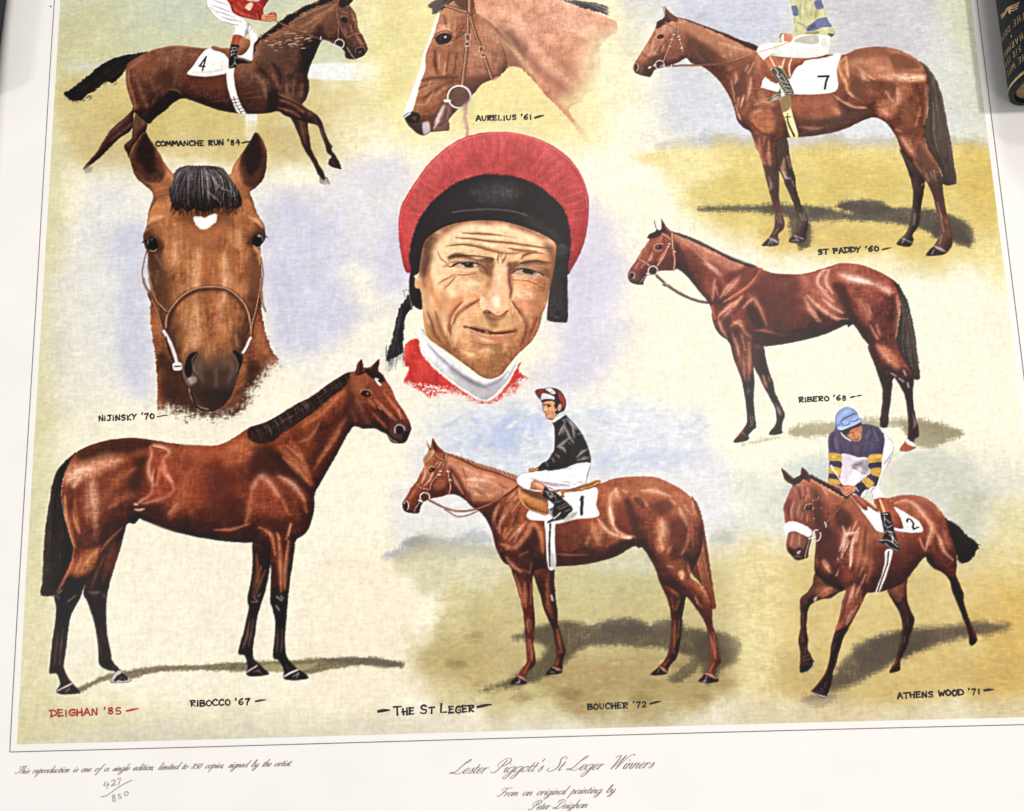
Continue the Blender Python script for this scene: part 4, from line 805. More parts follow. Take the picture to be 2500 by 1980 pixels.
line([(720,580),(780,606),(880,612),(970,590)], 8, (226,186,150), .7, 5); line([(1400,676),(1560,686),(1720,704)], 8, (222,180,146), .6, 5)
frame(*M_)
for q_,w_ in (([(800,600),(900,615),(1060,650),(1165,670),(1260,664),(1430,652)],11),([(700,470),(650,560),(610,690),(640,840)],13),([(1545,520),(1565,620),(1550,720),(1500,850)],14),([(1690,500),(1650,610),(1600,730)],11),([(930,800),(1060,830),(1260,822)],12),([(330,440),(390,580),(430,720),(550,850)],13)):
    line(q_, w_, (112,60,38), .55, 7, .2, .4, True, True)
clip()
frame(*P); line([(270,1230),(320,1290),(460,1390),(560,1460),(640,1515)], 8, (110,66,44), .55, 6)
for f_ in (rb,jk,cl,cp,st,sl,h): f_.mark()
# the cap covers the brow but the face keeps what shows under it

# ---- chestnut horse standing facing left, jockey in black on its back (lower centre)
h = Fig('printed_horse', 'chestnut horse facing left with a jockey in black, number 1 cloth, lower centre')
G=(900,900,1.9857); HD=(960,1040,6.326); J=(1240,930,4.617); B=(1180,1140,3.719); LG=(1220,1370,3.852)
DK,MD,LT,HI = (58,26,20),(134,66,38),(190,112,72),(226,164,126)
# far legs
far = Fig('far_legs', None, h.id)
frame(*LG)
far.add([(320,60),(500,40),(515,200),(530,360),(548,500),(545,580),(575,680),(605,790),(622,850),(605,900),(590,980),(590,1030),(560,1062),(450,1070),(440,1050),(500,980),(530,910),(530,840),(515,740),(490,620),(450,540),(410,440),(380,320),(340,200)], 4)
far.add([(1500,60),(1740,200),(1755,330),(1735,440),(1722,520),(1718,620),(1705,720),(1690,820),(1670,910),(1610,980),(1590,1030),(1560,1070),(1440,1076),(1428,1056),(1500,990),(1570,900),(1600,800),(1615,680),(1615,560),(1600,440),(1570,340),(1520,230),(1480,120)], 4)
far.solid([(34,16,14),(60,26,20),(92,44,30),(130,70,46)], gain=.8)
strokes([[(460,120),(450,250),(470,420)],[(440,300),(460,440),(500,530)],[(1560,120),(1600,240),(1680,330)]], (150,84,54), .7, 12, 30)
strokes([[(480,320),(495,370)],[(490,330),(505,375)]], (236,206,190), .9, 6, 14)
strokes([[(540,640),(560,740),(580,840)],[(555,850),(590,860)],[(550,930),(540,980)],[(1650,560),(1650,700),(1640,820)],[(1690,560),(1680,720)],[(1630,840),(1650,870)],[(1620,350),(1640,460)],[(1690,370),(1660,460)],[(1600,930),(1550,980)]], (166,98,70), .65, 8, 18)
for q in ([(440,1050),(500,995),(590,1030),(560,1064),(450,1072)], [(1430,1060),(1500,1005),(1580,1050),(1560,1072),(1440,1078)]): fill(q, (40,26,26), .95, 5)
strokes([[(500,1000),(550,1020),(585,1030)],[(1510,1000),(1550,1025),(1578,1048)]], (196,150,132), .8, 4, 14)
strokes([[(480,1040),(510,1050)],[(1490,1050),(1500,1020)]], (170,150,158), .7, 6, 18)
# tail
tail = Fig('tail', None, h.id); frame(*B)
tail.add([(1890,270),(1950,340),(1990,460),(2020,620),(2050,820),(2080,1020),(2110,1200),(2118,1280),(2080,1290),(2050,1200),(1990,1080),(1920,1000),(1870,900),(1890,760),(1930,640),(1940,500)], 5, 1.2)
tail.solid([(92,42,28),(122,58,38),(150,80,52)], (.5,-.5), gain=.6)
hairs([(1930,420),(1940,700),(1990,1000),(2100,1270)], [(1980,460),(2020,700),(2070,1000),(2110,1270)], 60, 12, [(98,46,30),(162,92,60),(184,112,78),(80,36,26)], .5, 8, 4, 13)
# body
frame(*G)
h.add([(278,345),(292,375),(300,385),(310,338),(335,372),(362,400),(380,408),(440,425),(520,455),(600,480),(680,505),(730,530),(760,590),(900,590),(1110,560),(1180,535),(1260,524),(1350,522),(1420,535),(1500,575),(1560,620),(1595,690),(1620,760),(1610,900),(1560,1000),(1600,1040),(1650,1100),(1668,1170),(1670,1240),(1690,1310),(1700,1380),(1712,1420),(1690,1450),(1680,1490),(1700,1510),(1680,1524),(1610,1522),(1605,1508),(1640,1470),(1660,1420),(1655,1330),(1635,1240),(1600,1180),(1545,1110),(1500,1080),(1440,1050),(1400,990),(1370,930),(1330,870),(1310,870),(1285,862),(1200,910),(1100,940),(1000,955),(905,960),(880,970),(806,980),(795,1060),(800,1140),(806,1210),(804,1260),(800,1340),(810,1400),(805,1440),(770,1470),(760,1500),(768,1525),(740,1530),(695,1532),(690,1518),(720,1490),(745,1450),(765,1420),(762,1340),(755,1250),(748,1180),(735,1120),(715,1050),(695,990),(685,960),(650,935),(625,890),(610,850),(600,800),(580,750),(545,700),(500,670),(470,640),(430,615),(400,610),(380,612),(360,618),(300,632),(265,650),(250,680),(245,700),(220,702),(190,698),(170,685),(165,650),(185,620),(205,580),(235,545),(255,500),(270,470),(265,440),(285,410),(290,385)], 2.4, .5)
h.solid([(54,24,18),(92,42,28),(136,66,40),(164,86,54),(184,106,70)], (-.2,-.95), (5,14,28), 1.1, .14, .02)
# neck
frame(*HD)
fill([(820,430),(1000,430),(1300,540),(1900,770),(1920,860),(1600,740),(1200,600),(900,500)], (176,118,90), .85, 20, 1, .3)
for i in range(60):
    t_=i/59; x=840+t_*1050; y=415+t_*350-30*math.sin(t_*3.14); line([(x,y),(x+20,y+28),(x+50,y+60)], 14, [(110,60,42),(206,156,128),(226,184,158),(86,44,34)][i%4], .5, 6)
line([(860,450),(1050,520),(1300,640),(1600,730),(1890,850)], 34, (104,48,34), .8, 12)
fill([(830,480),(1000,540),(1200,640),(1600,780),(1850,880),(1800,1000),(1500,1160),(1300,1180),(1100,1000),(1000,760),(850,640)], (204,134,100), .75, 60, 1, .3)
strokes([[(1100,820),(1250,820),(1500,860)],[(1150,900),(1300,960),(1420,1060)],[(1100,640),(1300,740)],[(1280,1060),(1480,1080)],[(1400,760),(1560,800)]], (236,186,154), .6, 24, 50)
strokes([[(1250,960),(1350,1020),(1450,1100)],[(880,700),(950,900),(1080,1060)],[(1640,900),(1760,960)],[(1080,680),(1130,800)]], (110,52,36), .55, 24, 44)
fill([(870,640),(960,720),(1060,900),(1180,1080),(1060,1060),(900,1040),(860,880)], (92,44,34), .75, 36, 0, .3)
strokes([[(910,740),(980,880),(1080,1050)]], (196,134,108), .7, 10, 30)
fill([(1290,1180),(1640,1180),(1560,1280),(1400,1340)], (88,40,30), .6, 30, 0, .3)
strokes([[(1640,1200),(1580,1340),(1540,1620)],[(1930,1060),(1800,1240),(1650,1500),(1640,1640)],[(1880,1040),(1760,1160)],[(1960,1160),(1840,1320)],[(1860,1440),(1800,1600)],[(1740,1580),(1700,1700)]], (214,150,112), .65, 12, 34)
strokes([[(1700,1240),(1620,1420),(1590,1600)],[(1860,1160),(1720,1360)],[(1960,1260),(1900,1420),(1780,1640)]], (92,42,30), .65, 14, 36)
# head
fill([(560,400),(800,420),(820,560),(850,800),(880,1040),(760,1100),(600,1100),(560,1150),(420,1200),(420,1320),(200,1340),(140,1200),(200,1060),(300,860),(440,660),(500,560)], (140,70,46), .5, 30, 0, .2)
fill([(640,960),(840,920),(860,1060),(700,1110),(600,1100)], (96,44,34), .7, 30, 0, .2)
fill([(640,860),(760,820),(820,900),(760,980),(650,980)], (160,86,60), .7, 26, 0, .2)
fill([(480,500),(560,400),(640,380),(600,480),(520,540),(470,580)], (196,154,112), .85, 12, .5)
strokes([[(600,400),(540,470),(480,560)],[(560,410),(500,520)]], (150,104,72), .7, 6, 14)
fill([(505,225),(560,290),(610,340),(570,380),(540,340)], (128,84,64), .9, 8)
fill([(602,190),(680,280),(790,400),(680,420),(620,340)], (124,62,46), .95, 8)
strokes([[(610,230),(650,330),(660,400)]], (60,30,26), .7, 8, 26)
strokes([[(500,620),(490,760),(440,880)],[(480,640),(380,840)],[(620,720),(560,830),(480,920)],[(700,560),(640,600)],[(740,560),(690,640)]], (232,176,142), .75, 8, 26)
strokes([[(520,560),(560,520),(640,500)],[(540,600),(520,680),(560,760)],[(330,1000),(260,1120)],[(400,880),(300,1060)]], (196,120,86), .65, 10, 26)
strokes([[(430,760),(360,900)],[(640,560),(620,640)],[(560,800),(480,900)],[(660,700),(620,860),(580,960)]], (96,42,34), .7, 10, 26)
fill([(550,680),(580,640),(640,650),(640,690),(570,715)], (26,16,16), .95, 5)
line([(545,690),(560,640),(600,628),(640,640)], 13, (206,160,136), .8, 5)
fill([(572,672),(590,660),(596,676),(580,684)], (220,208,200), .5, 4)
fill([(150,1180),(200,1130),(250,1180),(260,1300),(200,1340),(150,1260)], (92,52,48), .7, 18)
fill([(165,1210),(190,1160),(225,1190),(230,1260),(200,1280)], (30,18,20), .95, 6)
line([(170,1200),(190,1155),(225,1170),(240,1230),(225,1290)], 14, (226,200,190), .85, 5)
fill([(330,1330),(360,1240),(420,1180),(480,1180),(420,1240),(410,1320)], (84,42,38), .85, 10)
line([(325,1330),(350,1260),(410,1180)], 14, (206,170,158), .8, 5); line([(310,1330),(340,1250),(400,1170)], 10, (50,24,24), .85, 4)
fill([(150,1260),(220,1330),(320,1340),(320,1310),(220,1290)], (54,30,28), .6, 10)
# bridle
for p_ in ([(280,880),(340,900),(420,960),(560,990)], [(560,980),(600,860),(700,740),(780,580),(800,420)], [(650,460),(740,520),(810,560)], [(810,580),(850,760),(880,960),(840,1100)], [(800,420),(815,560)]):
    line(p_, 30, (112,58,42), .9, 5); line(np.asarray(p_)+(4,-6), 10, (222,168,136), .8, 4)
for p_ in ((725,695),(848,700),(705,750),(880,830)): line([(p_[0]-18,p_[1]),(p_[0]+18,p_[1]+4)], 12, (246,226,204), .95, 3)
clip()
ring=[(490+75*math.cos(t),1105+78*math.sin(t)) for t in np.linspace(0,6.3,16)]
line(ring, 14, (228,214,206), .95, 4); line([(400,1150),(430,1160)], 24, (250,244,236), .9, 4)
line([(560,1150),(760,1250),(960,1310),(1150,1310),(1400,1250),(1700,1100),(1930,930)], 34, (104,52,42), .95, 6)
line([(760,1250),(960,1306),(1150,1304),(1400,1244),(1700,1092)], 12, (190,112,90), .8, 5)
line([(800,1290),(900,1350),(1000,1400),(1150,1380),(1300,1320)], 24, (124,70,58), .9, 6)
line([(920,1290),(950,1330),(990,1400)], 10, (226,206,196), .8, 4)
clip(h.m); frame(*B)
# barrel, flank, quarters
fill([(660,760),(900,800),(1200,760),(1350,690),(1420,740),(1250,800),(1060,850),(800,890),(660,890)], (72,32,24), .75, 24, 0, .3)
fill([(660,520),(900,500),(930,640),(880,760),(670,760)], (112,52,34), .6, 40, 0, .3)
fill([(980,500),(1080,500),(1180,620),(1260,640),(1150,720),(1000,740),(960,600)], (168,90,58), .6, 34, 0, .3)
strokes([[(990,500),(1020,600),(1060,700)],[(1060,520),(1080,600)],[(940,700),(960,640)]], (216,142,102), .6, 18, 40)
strokes([[(1040,470),(1100,550),(1180,610),(1280,630),(1380,640)],[(1205,200),(1160,260),(1150,380),(1165,500),(1220,580),(1320,630)],[(1205,200),(1215,270),(1225,330)]], (234,170,134), .8, 8, 26)
strokes([[(1150,360),(1160,430),(1185,520)],[(1270,640),(1360,650),(1410,690)]], (252,212,186), .7, 6, 18)
fill([(1210,300),(1260,330),(1340,460),(1370,600),(1280,590),(1220,500)], (120,52,34), .7, 26, 0, .3)
fill([(1280,320),(1330,300),(1390,440),(1420,620),(1380,640),(1340,500)], (70,32,26), .75, 20, 0, .3)
fill([(1360,640),(1440,690),(1430,740),(1390,735),(1340,700)], (48,24,20), .85, 12)
fill([(1300,200),(1500,180),(1700,230),(1820,330),(1900,400),(1860,520),(1760,440),(1600,300),(1400,250)], (176,98,62), .7, 40, 0, .3)
strokes([[(1440,215),(1560,220),(1700,270)],[(1270,210),(1300,230)],[(1400,270),(1440,320),(1490,350)],[(1830,350),(1860,400)],[(1780,370),(1810,440),(1850,520)],[(1905,300),(1920,420)],[(1700,300),(1740,330)]], (236,180,146), .65, 10, 26)
fill([(1370,290),(1420,280),(1470,340),(1440,370)], (84,38,30), .75, 12, 0, .3)
fill([(1560,340),(1660,300),(1720,360),(1640,440),(1570,420)], (94,44,34), .7, 22, 0, .3)
fill([(1700,480),(1800,470),(1850,600),(1820,720),(1740,700),(1690,600)], (96,44,32), .65, 30, 0, .3)
fill([(1580,480),(1660,480),(1690,600),(1650,740),(1580,760),(1560,620)], (194,122,84), .7, 24, 0, .3)
strokes([[(1620,480),(1630,560),(1640,620)],[(1610,640),(1630,740)]], (234,178,142), .6, 14, 34)
strokes([[(1660,800),(1690,750),(1720,710)],[(1600,780),(1640,740)]], (206,130,88), .7, 8, 22)
strokes([[(1870,540),(1860,680),(1800,800)],[(1900,560),(1900,720)],[(1860,880),(1880,960),(1960,1040)]], (190,116,80), .6, 8, 22)
strokes([[(1440,700),(1540,820),(1600,900)],[(1720,720),(1740,820),(1700,880)]], (72,32,26), .6, 18, 44)
fill([(1540,860),(1640,860),(1720,980),(1640,1020),(1560,960)], (98,46,32), .6, 26, 0, .3)
fill([(1660,860),(1800,860),(1860,960),(1900,1060),(1840,1080),(1740,980)], (160,84,52), .65, 26, 0, .3)
fill([(1775,960),(1810,945),(1830,980),(1815,1030),(1785,1010)], (228,166,128), .85, 10, 1, .3)
strokes([[(1680,900),(1720,910)],[(1980,1090),(2020,1140)],[(1930,1190),(1950,1240)]], (214,148,112), .65, 8, 22)
fill([(1560,1000),(1700,1040),(1840,1100),(1900,1200),(1760,1160),(1640,1100)], (72,32,26), .6, 26, 0, .3)
# shoulder and chest
fill([(400,580),(450,560),(500,640),(480,760),(400,820),(330,760)], (60,26,22), .75, 26, 0, .3)
fill([(240,780),(400,820),(420,930),(330,940),(250,860)], (76,34,26), .7, 24, 0, .3)
strokes([[(210,740),(300,720),(400,600),(440,520),(490,540),(530,640),(540,780)]], (200,124,82), .8, 12, 30)
strokes([[(100,480),(120,560)],[(160,700),(230,720)],[(240,660),(330,560),(390,500)],[(200,640),(260,560)],[(210,820),(260,890),(340,950)],[(340,560),(280,680)]], (228,160,122), .6, 10, 24)
strokes([[(120,460),(90,580),(130,740)],[(470,800),(560,830),(580,900)],[(160,800),(200,890)]], (70,32,26), .6, 14, 34)
strokes([[(340,930),(420,960)],[(330,800),(400,770)],[(440,880),(420,960)]], (180,104,68), .6, 10, 24)
strokes([[(660,790),(800,800),(960,795)]], (170,98,66), .55, 5, 12)
# near legs
frame(*LG)
fill([(300,120),(320,260),(320,600),(330,700),(340,980),(250,1160),(100,1170),(240,900),(230,600),(140,260),(240,160)], (84,38,28), .55, 16, 0, .2)
fill([(1890,400),(1960,430),(2000,560),(2050,700),(2090,960),(2040,1130),(1870,1150),(1960,980),(1960,760),(1900,540)], (86,40,30), .65, 16, 0, .2)
strokes([[(140,120),(190,280),(220,430)],[(235,200),(240,340),(245,430)],[(295,220),(290,400)]], (190,116,78), .65, 9, 24)
strokes([[(270,540),(260,600),(280,670)],[(290,560),(300,640)],[(290,740),(300,860),(300,940)],[(270,740),(270,840)],[(280,960),(230,1060)],[(1980,700),(2020,820),(2030,920)],[(2010,680),(2040,800)],[(2020,960),(1980,1040)],[(1850,360),(1900,430)],[(1900,260),(1950,330)]], (190,116,86), .65, 7, 18)
strokes([[(310,400),(325,600),(320,680)],[(240,640),(250,700)]], (60,26,22), .6, 8, 20)
for q in ([(104,1150),(170,1085),(258,1130),(240,1160),(110,1168)], [(1874,1134),(1940,1068),(2040,1110),(2020,1145),(1880,1150)]): fill(q, (40,26,28), .95, 5)
strokes([[(165,1078),(210,1100),(255,1130)],[(1940,1062),(1990,1080),(2040,1108)]], (200,154,134), .85, 4, 14)
strokes([[(150,1150),(190,1130)],[(180,1150),(180,1110)],[(1930,1140),(1950,1090)],[(1900,1140),(1940,1130)]], (190,172,182), .75, 6, 18)
clip()
# number cloth, saddle and girth
cl = Fig('number_cloth', 'white saddle cloth with a black 1', h.id); frame(*J)
cl.add([(230,1470),(240,1560),(420,1580),(540,1612),(760,1560),(1020,1525),(998,1400),(990,1195),(640,1240),(440,1300)], 4, .3)
cl.solid([(206,204,206),(228,226,226),(240,238,238)], gain=.3, tex=.12)
fill([(620,1560),(700,1500),(790,1470),(740,1540),(660,1580)], (150,142,136), .8, 12)
line([(836,1310),(832,1500)], 38, (28,22,26), 1, 4, spline=False); line([(856,1308),(812,1340)], 16, (28,22,26), 1, 4, spline=False)
gi = Fig('girth', 'white girth strap', h.id); gi.add([(425,1540),(525,1560),(520,1708),(430,1708)], 4); frame(*B); gi.add([(568,460),(645,500),(650,700),(658,905),(590,920),(570,700)], 4)
gi.solid([(186,178,176),(222,216,214),(236,232,230)], gain=.4)
line([(608,520),(600,700),(604,900)], 20, (70,54,50), .9, 4)
fill([(610,780),(650,800),(655,900),(600,915)], (140,130,128), .6, 16)
sd = Fig('saddle', 'tan leather saddle', h.id); frame(*J)
sd.add([(130,1210),(250,1230),(400,1270),(450,1330),(455,1440),(440,1515),(330,1490),(220,1440),(150,1370),(125,1290)], 4)
sd.add([(560,1225),(700,1215),(850,1170),(1000,1115),(1048,1125),(1020,1175),(900,1220),(780,1245),(640,1260),(640,1310),(600,1310),(600,1260)], 4)
sd.solid([(120,64,32),(168,98,50),(196,126,72),(214,152,96)], (-.2,-.9), gain=.8)
line([(135,1220),(130,1300),(160,1370),(230,1440),(330,1480),(435,1508)], 14, (226,172,124), .75, 6)
fill([(150,1215),(380,1260),(440,1330),(420,1360),(240,1290)], (84,46,30), .75, 18)
fill([(230,1340),(360,1370),(440,1440),(340,1460)], (202,128,72), .6, 24)
line([(700,1220),(850,1190),(1020,1130)], 14, (110,64,30), .7, 6); line([(820,1220),(930,1190),(1030,1140)], 16, (226,172,96), .7, 7)
# rider
rd = Fig('rider', 'jockey in black silks, white breeches and a maroon and white cap', h.id)
rd.add([(500,440),(620,375),(650,380),(720,450),(800,540),(860,640),(905,740),(930,840),(935,920),(920,1000),(890,1110),(860,1160),(700,1220),(520,1225),(430,1180),(470,1230),(560,1270),(640,1340),(720,1420),(725,1460),(680,1500),(620,1560),(520,1580),(450,1605),(450,1580),(500,1550),(470,1500),(460,1450),(520,1400),(440,1330),(390,1290),(400,1240),(250,1220),(240,1230),(150,1190),(98,1130),(110,1080),(160,1040),(235,1030),(240,990),(330,975),(380,930),(450,890),(490,830),(520,770),(525,640),(520,520)], 3, .3)
rd.add([(305,115),(340,90),(400,85),(480,75),(560,90),(610,130),(645,190),(655,270),(635,330),(600,350),(570,370),(540,400),(500,438),(450,430),(425,400),(420,360),(400,340),(390,300),(385,260),(370,220),(330,170)], 3, .3)
rd.solid([(30,22,24),(38,30,32),(52,44,46)], gain=.5)
# jacket folds
strokes([[(640,470),(600,560),(570,610)],[(640,500),(680,600),(740,700)],[(720,450),(740,540),(750,640)],[(560,740),(620,760),(650,800)],[(540,830),(580,860)],[(500,870),(520,910)],[(430,920),(450,960)],[(660,420),(720,480),(780,540)],[(690,640),(620,700),(560,740)],[(780,860),(840,800),(900,770)],[(780,890),(860,870),(920,860)],[(790,600),(830,590)],[(620,440),(650,460)]], (160,150,148), .85, 8, 20)
strokes([[(640,520),(620,600)],[(690,700),(720,720)],[(620,440),(660,430)],[(700,480),(720,500)]], (196,184,180), .6, 6, 14)
strokes([[(720,700),(690,800),(670,900)],[(640,640),(540,720)]], (18,12,14), .7, 8, 18)
# breeches
bp = [(500,1010),(640,985),(780,930),(930,925),(920,1000),(890,1110),(860,1160),(700,1215),(520,1222),(430,1180),(300,1120),(260,1180),(240,1228),(150,1190),(98,1130),(110,1080),(160,1040),(240,1030),(400,1010)]
fill(bp, (236,226,230), 1, 5, .4)
fill([(420,1150),(640,1180),(860,1140),(860,1165),(700,1215),(520,1222)], (206,192,198), .7, 14)
strokes([[(250,1095),(340,1125),(460,1165),(580,1195)],[(420,1140),(560,1165),(700,1180)],[(620,1130),(760,1165)],[(920,960),(900,1060),(880,1140)],[(640,990),(720,985)],[(600,1000),(560,1015)],[(780,1150),(840,1135)]], (120,108,112), .7, 5, 12)
strokes([[(300,1060),(500,1050)],[(160,1080),(150,1150)]], (250,244,246), .7, 16, 40)
# hand, knee, boot
fill([(236,1020),(245,990),(330,978),(335,1008),(240,1025)], (196,130,84), 1, 4)
fill([(262,1150),(300,1120),(380,1150),(445,1195),(400,1250),(300,1225),(255,1215)], (190,118,80), 1, 5); strokes([[(290,1150),(340,1170),(400,1200)]], (236,190,160), .7, 8, 22)
strokes([[(255,1200),(320,1225),(390,1250)]], (100,54,36), .7, 6, 14)
fill([(430,1185),(520,1230),(590,1300),(640,1345),(720,1425),(725,1460),(680,1500),(620,1545),(520,1575),(452,1602),(450,1582),(520,1540),(560,1480),(520,1400),(450,1340),(390,1290),(400,1240)], (26,18,20), 1, 4)
strokes([[(420,1240),(450,1260),(470,1310)],[(450,1230),(500,1270),(480,1310),(530,1290)],[(530,1290),(545,1340)],[(520,1370),(620,1350)],[(560,1430),(650,1380)],[(580,1450),(680,1400)],[(630,1480),(710,1440)],[(500,1420),(490,1500),(520,1550)],[(520,1545),(600,1480)],[(560,1540),(620,1565)],[(460,1590),(540,1555)]], (190,182,180), .8, 4, 11)
line([(465,1440),(480,1500),(515,1550),(590,1490)], 10, (214,206,200), .9, 4)
# head
fill([(390,250),(480,225),(530,250),(545,330),(560,380),(520,425),(450,428),(428,400),(420,360),(400,335),(392,300)], (206,140,96), 1, 4)
strokes([[(430,270),(430,320),(420,340)],[(470,300),(500,340)],[(430,400),(480,390)],[(410,300),(415,330)]], (240,196,156), .7, 6, 14)
strokes([[(388,272),(430,268),(480,262)],[(450,285),(480,280)],[(430,380),(470,376)],[(490,320),(520,380)],[(450,430),(510,425)],[(400,345),(440,350)]], (88,48,34), .8, 4, 9)
fill([(440,280),(480,272),(480,290),(450,296)], (60,32,26), .8, 4)
line([(388,268),(420,270)], 10, (50,28,22), .8, 4)
fill([(562,290),(590,255),(606,285),(590,330),(565,330)], (206,136,96), 1, 4)
line([(530,270),(545,330),(535,380),(560,352),(610,340)], 20, (30,22,22), .95, 4)
for q in ((542,322),(528,375)): line([q,(q[0]+4,q[1]+3)], 14, (240,232,226), .95, 3)
fill([(305,115),(340,90),(400,86),(450,120),(430,150),(380,170),(372,215),(330,170)], (112,36,34), 1, 4); fill([(340,110),(400,105),(390,150),(350,160)], (146,62,54), .7, 10)
fill([(372,215),(378,165),(400,140),(460,150),(530,185),(550,215),(480,205),(420,210)], (186,180,182), 1, 4)
strokes([[(400,150),(470,165),(530,190)]], (226,222,222), .7, 8, 18)
line([(375,225),(430,208),(500,212),(545,225)], 12, (40,30,30), .9, 4)
fill([(425,92),(480,80),(520,110),(540,145),(500,145),(450,110)], (214,204,200), 1, 4); line([(488,120),(502,128)], 12, (110,96,96), .9, 4)
fill([(490,78),(560,90),(610,130),(580,150),(550,140),(520,110)], (88,30,30), 1, 4)
fill([(560,150),(600,120),(640,190),(645,260),(620,300),(600,230),(565,200)], (158,60,58), .95, 6)
fill([(525,150),(560,140),(580,220),(560,260),(530,210)], (52,26,28), .95, 5)
line([(600,125),(645,190),(652,270),(632,330),(600,348)], 12, (48,24,26), .9, 5)
fill([(500,438),(620,372),(640,385),(520,465)], (232,222,222), 1, 5)
strokes([[(530,445),(620,395)]], (196,184,186), .7, 4, 8)
clip()
for f_ in (far,h,tail,cl,gi,sd,rd): f_.mark()

# ---- dark bay horse standing, facing left, loose rein (right of centre)
h = Fig('printed_horse', 'reddish bay horse standing unridden in profile facing left, right of the portrait')
G=(1530,520,2.479); HD=(1520,520,5.0225); B=(1800,640,3.633)
far = Fig('far_legs', None, h.id); frame(*B)
far.add([(140,700),(235,740),(255,840),(285,960),(328,1080),(335,1150),(380,1240),(425,1350),(405,1420),(400,1490),(405,1515),(350,1530),(285,1530),(300,1490),(335,1450),(350,1390),(335,1290),(300,1220),(240,1110),(200,1020),(145,910)], 4)
far.add([(1160,740),(1300,800),(1390,1000),(1380,1060),(1370,1200),(1350,1340),(1340,1450),(1300,1470),(1268,1440),(1280,1320),(1292,1200),(1285,1100),(1250,1000),(1210,880)], 4)
far.solid([(28,14,14),(48,24,22),(76,40,32),(104,60,48)], gain=.8)
strokes([[(230,1000),(250,1060),(265,1110)],[(280,1010),(290,1050)]], (206,140,112), .7, 8, 20)
strokes([[(345,1250),(370,1320),(395,1360)],[(370,1280),(395,1340)]], (176,160,164), .7, 6, 14)
strokes([[(340,1480),(360,1500)],[(1350,1040),(1355,1060)],[(1310,1340),(1300,1420)],[(1330,1340),(1325,1420)],[(1330,900),(1340,1000)]], (110,80,76), .6, 6, 14)
fill([(285,1530),(310,1480),(400,1490),(405,1515),(350,1532)], (36,26,26), .8, 8)
# tail
tail = Fig('tail', None, h.id)
tail.add([(1340,130),(1420,180),(1470,250),(1520,360),(1550,480),(1580,620),(1600,780),(1615,900),(1620,1030),(1565,1030),(1530,960),(1460,860),(1410,740),(1425,600),(1450,440),(1440,300),(1390,200)], 5, 1.2)
tail.solid([(38,28,26),(60,48,42),(92,78,68)], (.9,-.3), gain=.6)
hairs([(1440,260),(1450,520),(1440,760),(1540,980)], [(1500,330),(1560,560),(1595,800),(1610,1020)], 80, 9, [(54,42,38),(124,110,98),(90,76,66),(30,22,20)], .5, 6, 3, 14)
clip()
for i in range(30):
    x=1540+i*2.8; line([(x,980),(x+rng.normal(0,4),1030+rng.uniform(-20,15))], 6, (70,56,50), .6, 3)
frame(*G)
h.add([(168,38),(172,70),(185,95),(210,95),(210,30),(235,70),(262,100),(290,112),(340,125),(420,160),(520,210),(620,260),(720,300),(790,322),(850,350),(920,365),(1040,368),(1120,355),(1200,330),(1280,306),(1340,303),(1420,310),(1500,340),(1580,380),(1630,440),(1655,510),(1660,590),(1645,680),(1640,760),(1660,840),(1700,920),(1730,970),(1740,1010),(1735,1080),(1740,1160),(1755,1240),(1770,1300),(1772,1350),(1745,1372),(1750,1420),(1700,1440),(1655,1436),(1680,1390),(1705,1350),(1705,1260),(1695,1160),(1680,1090),(1640,1020),(1600,970),(1540,920),(1500,860),(1460,790),(1420,740),(1375,675),(1345,690),(1325,675),(1230,720),(1120,755),(980,785),(840,805),(770,790),(768,900),(775,1020),(770,1120),(775,1200),(785,1290),(770,1310),(740,1345),(745,1365),(720,1380),(650,1388),(670,1350),(710,1300),(730,1260),(725,1170),(712,1090),(700,1020),(670,940),(640,850),(620,780),(570,740),(535,690),(520,640),(510,570),(480,520),(430,460),(370,385),(330,350),(300,335),(285,345),(200,350),(160,370),(125,378),(105,415),(105,430),(80,432),(40,425),(15,405),(8,370),(25,330),(60,280),(95,220),(125,180),(140,155),(125,145),(140,125),(180,100)], 2.6, .5)
h.solid([(48,20,20),(84,36,30),(122,54,42),(150,74,56),(172,96,74)], (-.2,-.95), (5,14,28), 1.0, .14, .06)
# mane, neck
frame(*HD)
fill([(615,220),(700,250),(900,310),(1150,430),(1400,540),(1600,620),(1640,660),(1480,640),(1300,560),(1100,450),(900,370),(720,290),(640,250)], (46,32,28), .9, 8, 1, .2)
for i in range(70):
    t_=i/69; x=640+t_*960; y=235+t_*395-14*math.sin(t_*3.1); line([(x,y-6),(x+16,y+16),(x+40,y+34)], 10, [(36,24,20),(110,90,78),(66,50,44)][i%3], .55, 4)
fill([(640,260),(800,320),(1000,440),(1300,580),(1500,660),(1400,700),(1200,640),(900,480),(700,340)], (186,118,96), .7, 24, 1, .3)
strokes([[(650,260),(760,330)],[(780,310),(1000,430),(1280,560)],[(900,480),(1050,620),(1180,760)],[(950,600),(1100,660),(1220,760)],[(1300,580),(1480,640)]], (226,166,140), .55, 12, 32)
fill([(640,360),(760,480),(800,640),(900,860),(1040,1060),(960,980),(820,820),(720,700),(650,640)], (64,32,30), .75, 26, 0, .3)
fill([(780,440),(950,520),(1000,660),(900,640),(820,560)], (120,58,44), .6, 40, 0, .3)
fill([(1000,720),(1150,780),(1160,900),(1080,1020),(1000,940)], (140,66,50), .6, 40, 0, .3)
strokes([[(1130,800),(1120,940),(1100,1060)],[(1150,900),(1170,1000)],[(1420,760),(1300,900),(1200,1040)],[(1470,720),(1380,860),(1260,1000)]], (220,154,124), .6, 12, 30)
fill([(1250,760),(1400,700),(1500,680),(1460,760),(1300,860)], (96,44,38), .7, 26, 0, .3)
fill([(1500,660),(1660,680),(1640,780),(1480,900),(1420,880)], (96,46,38), .6, 26, 0, .3)
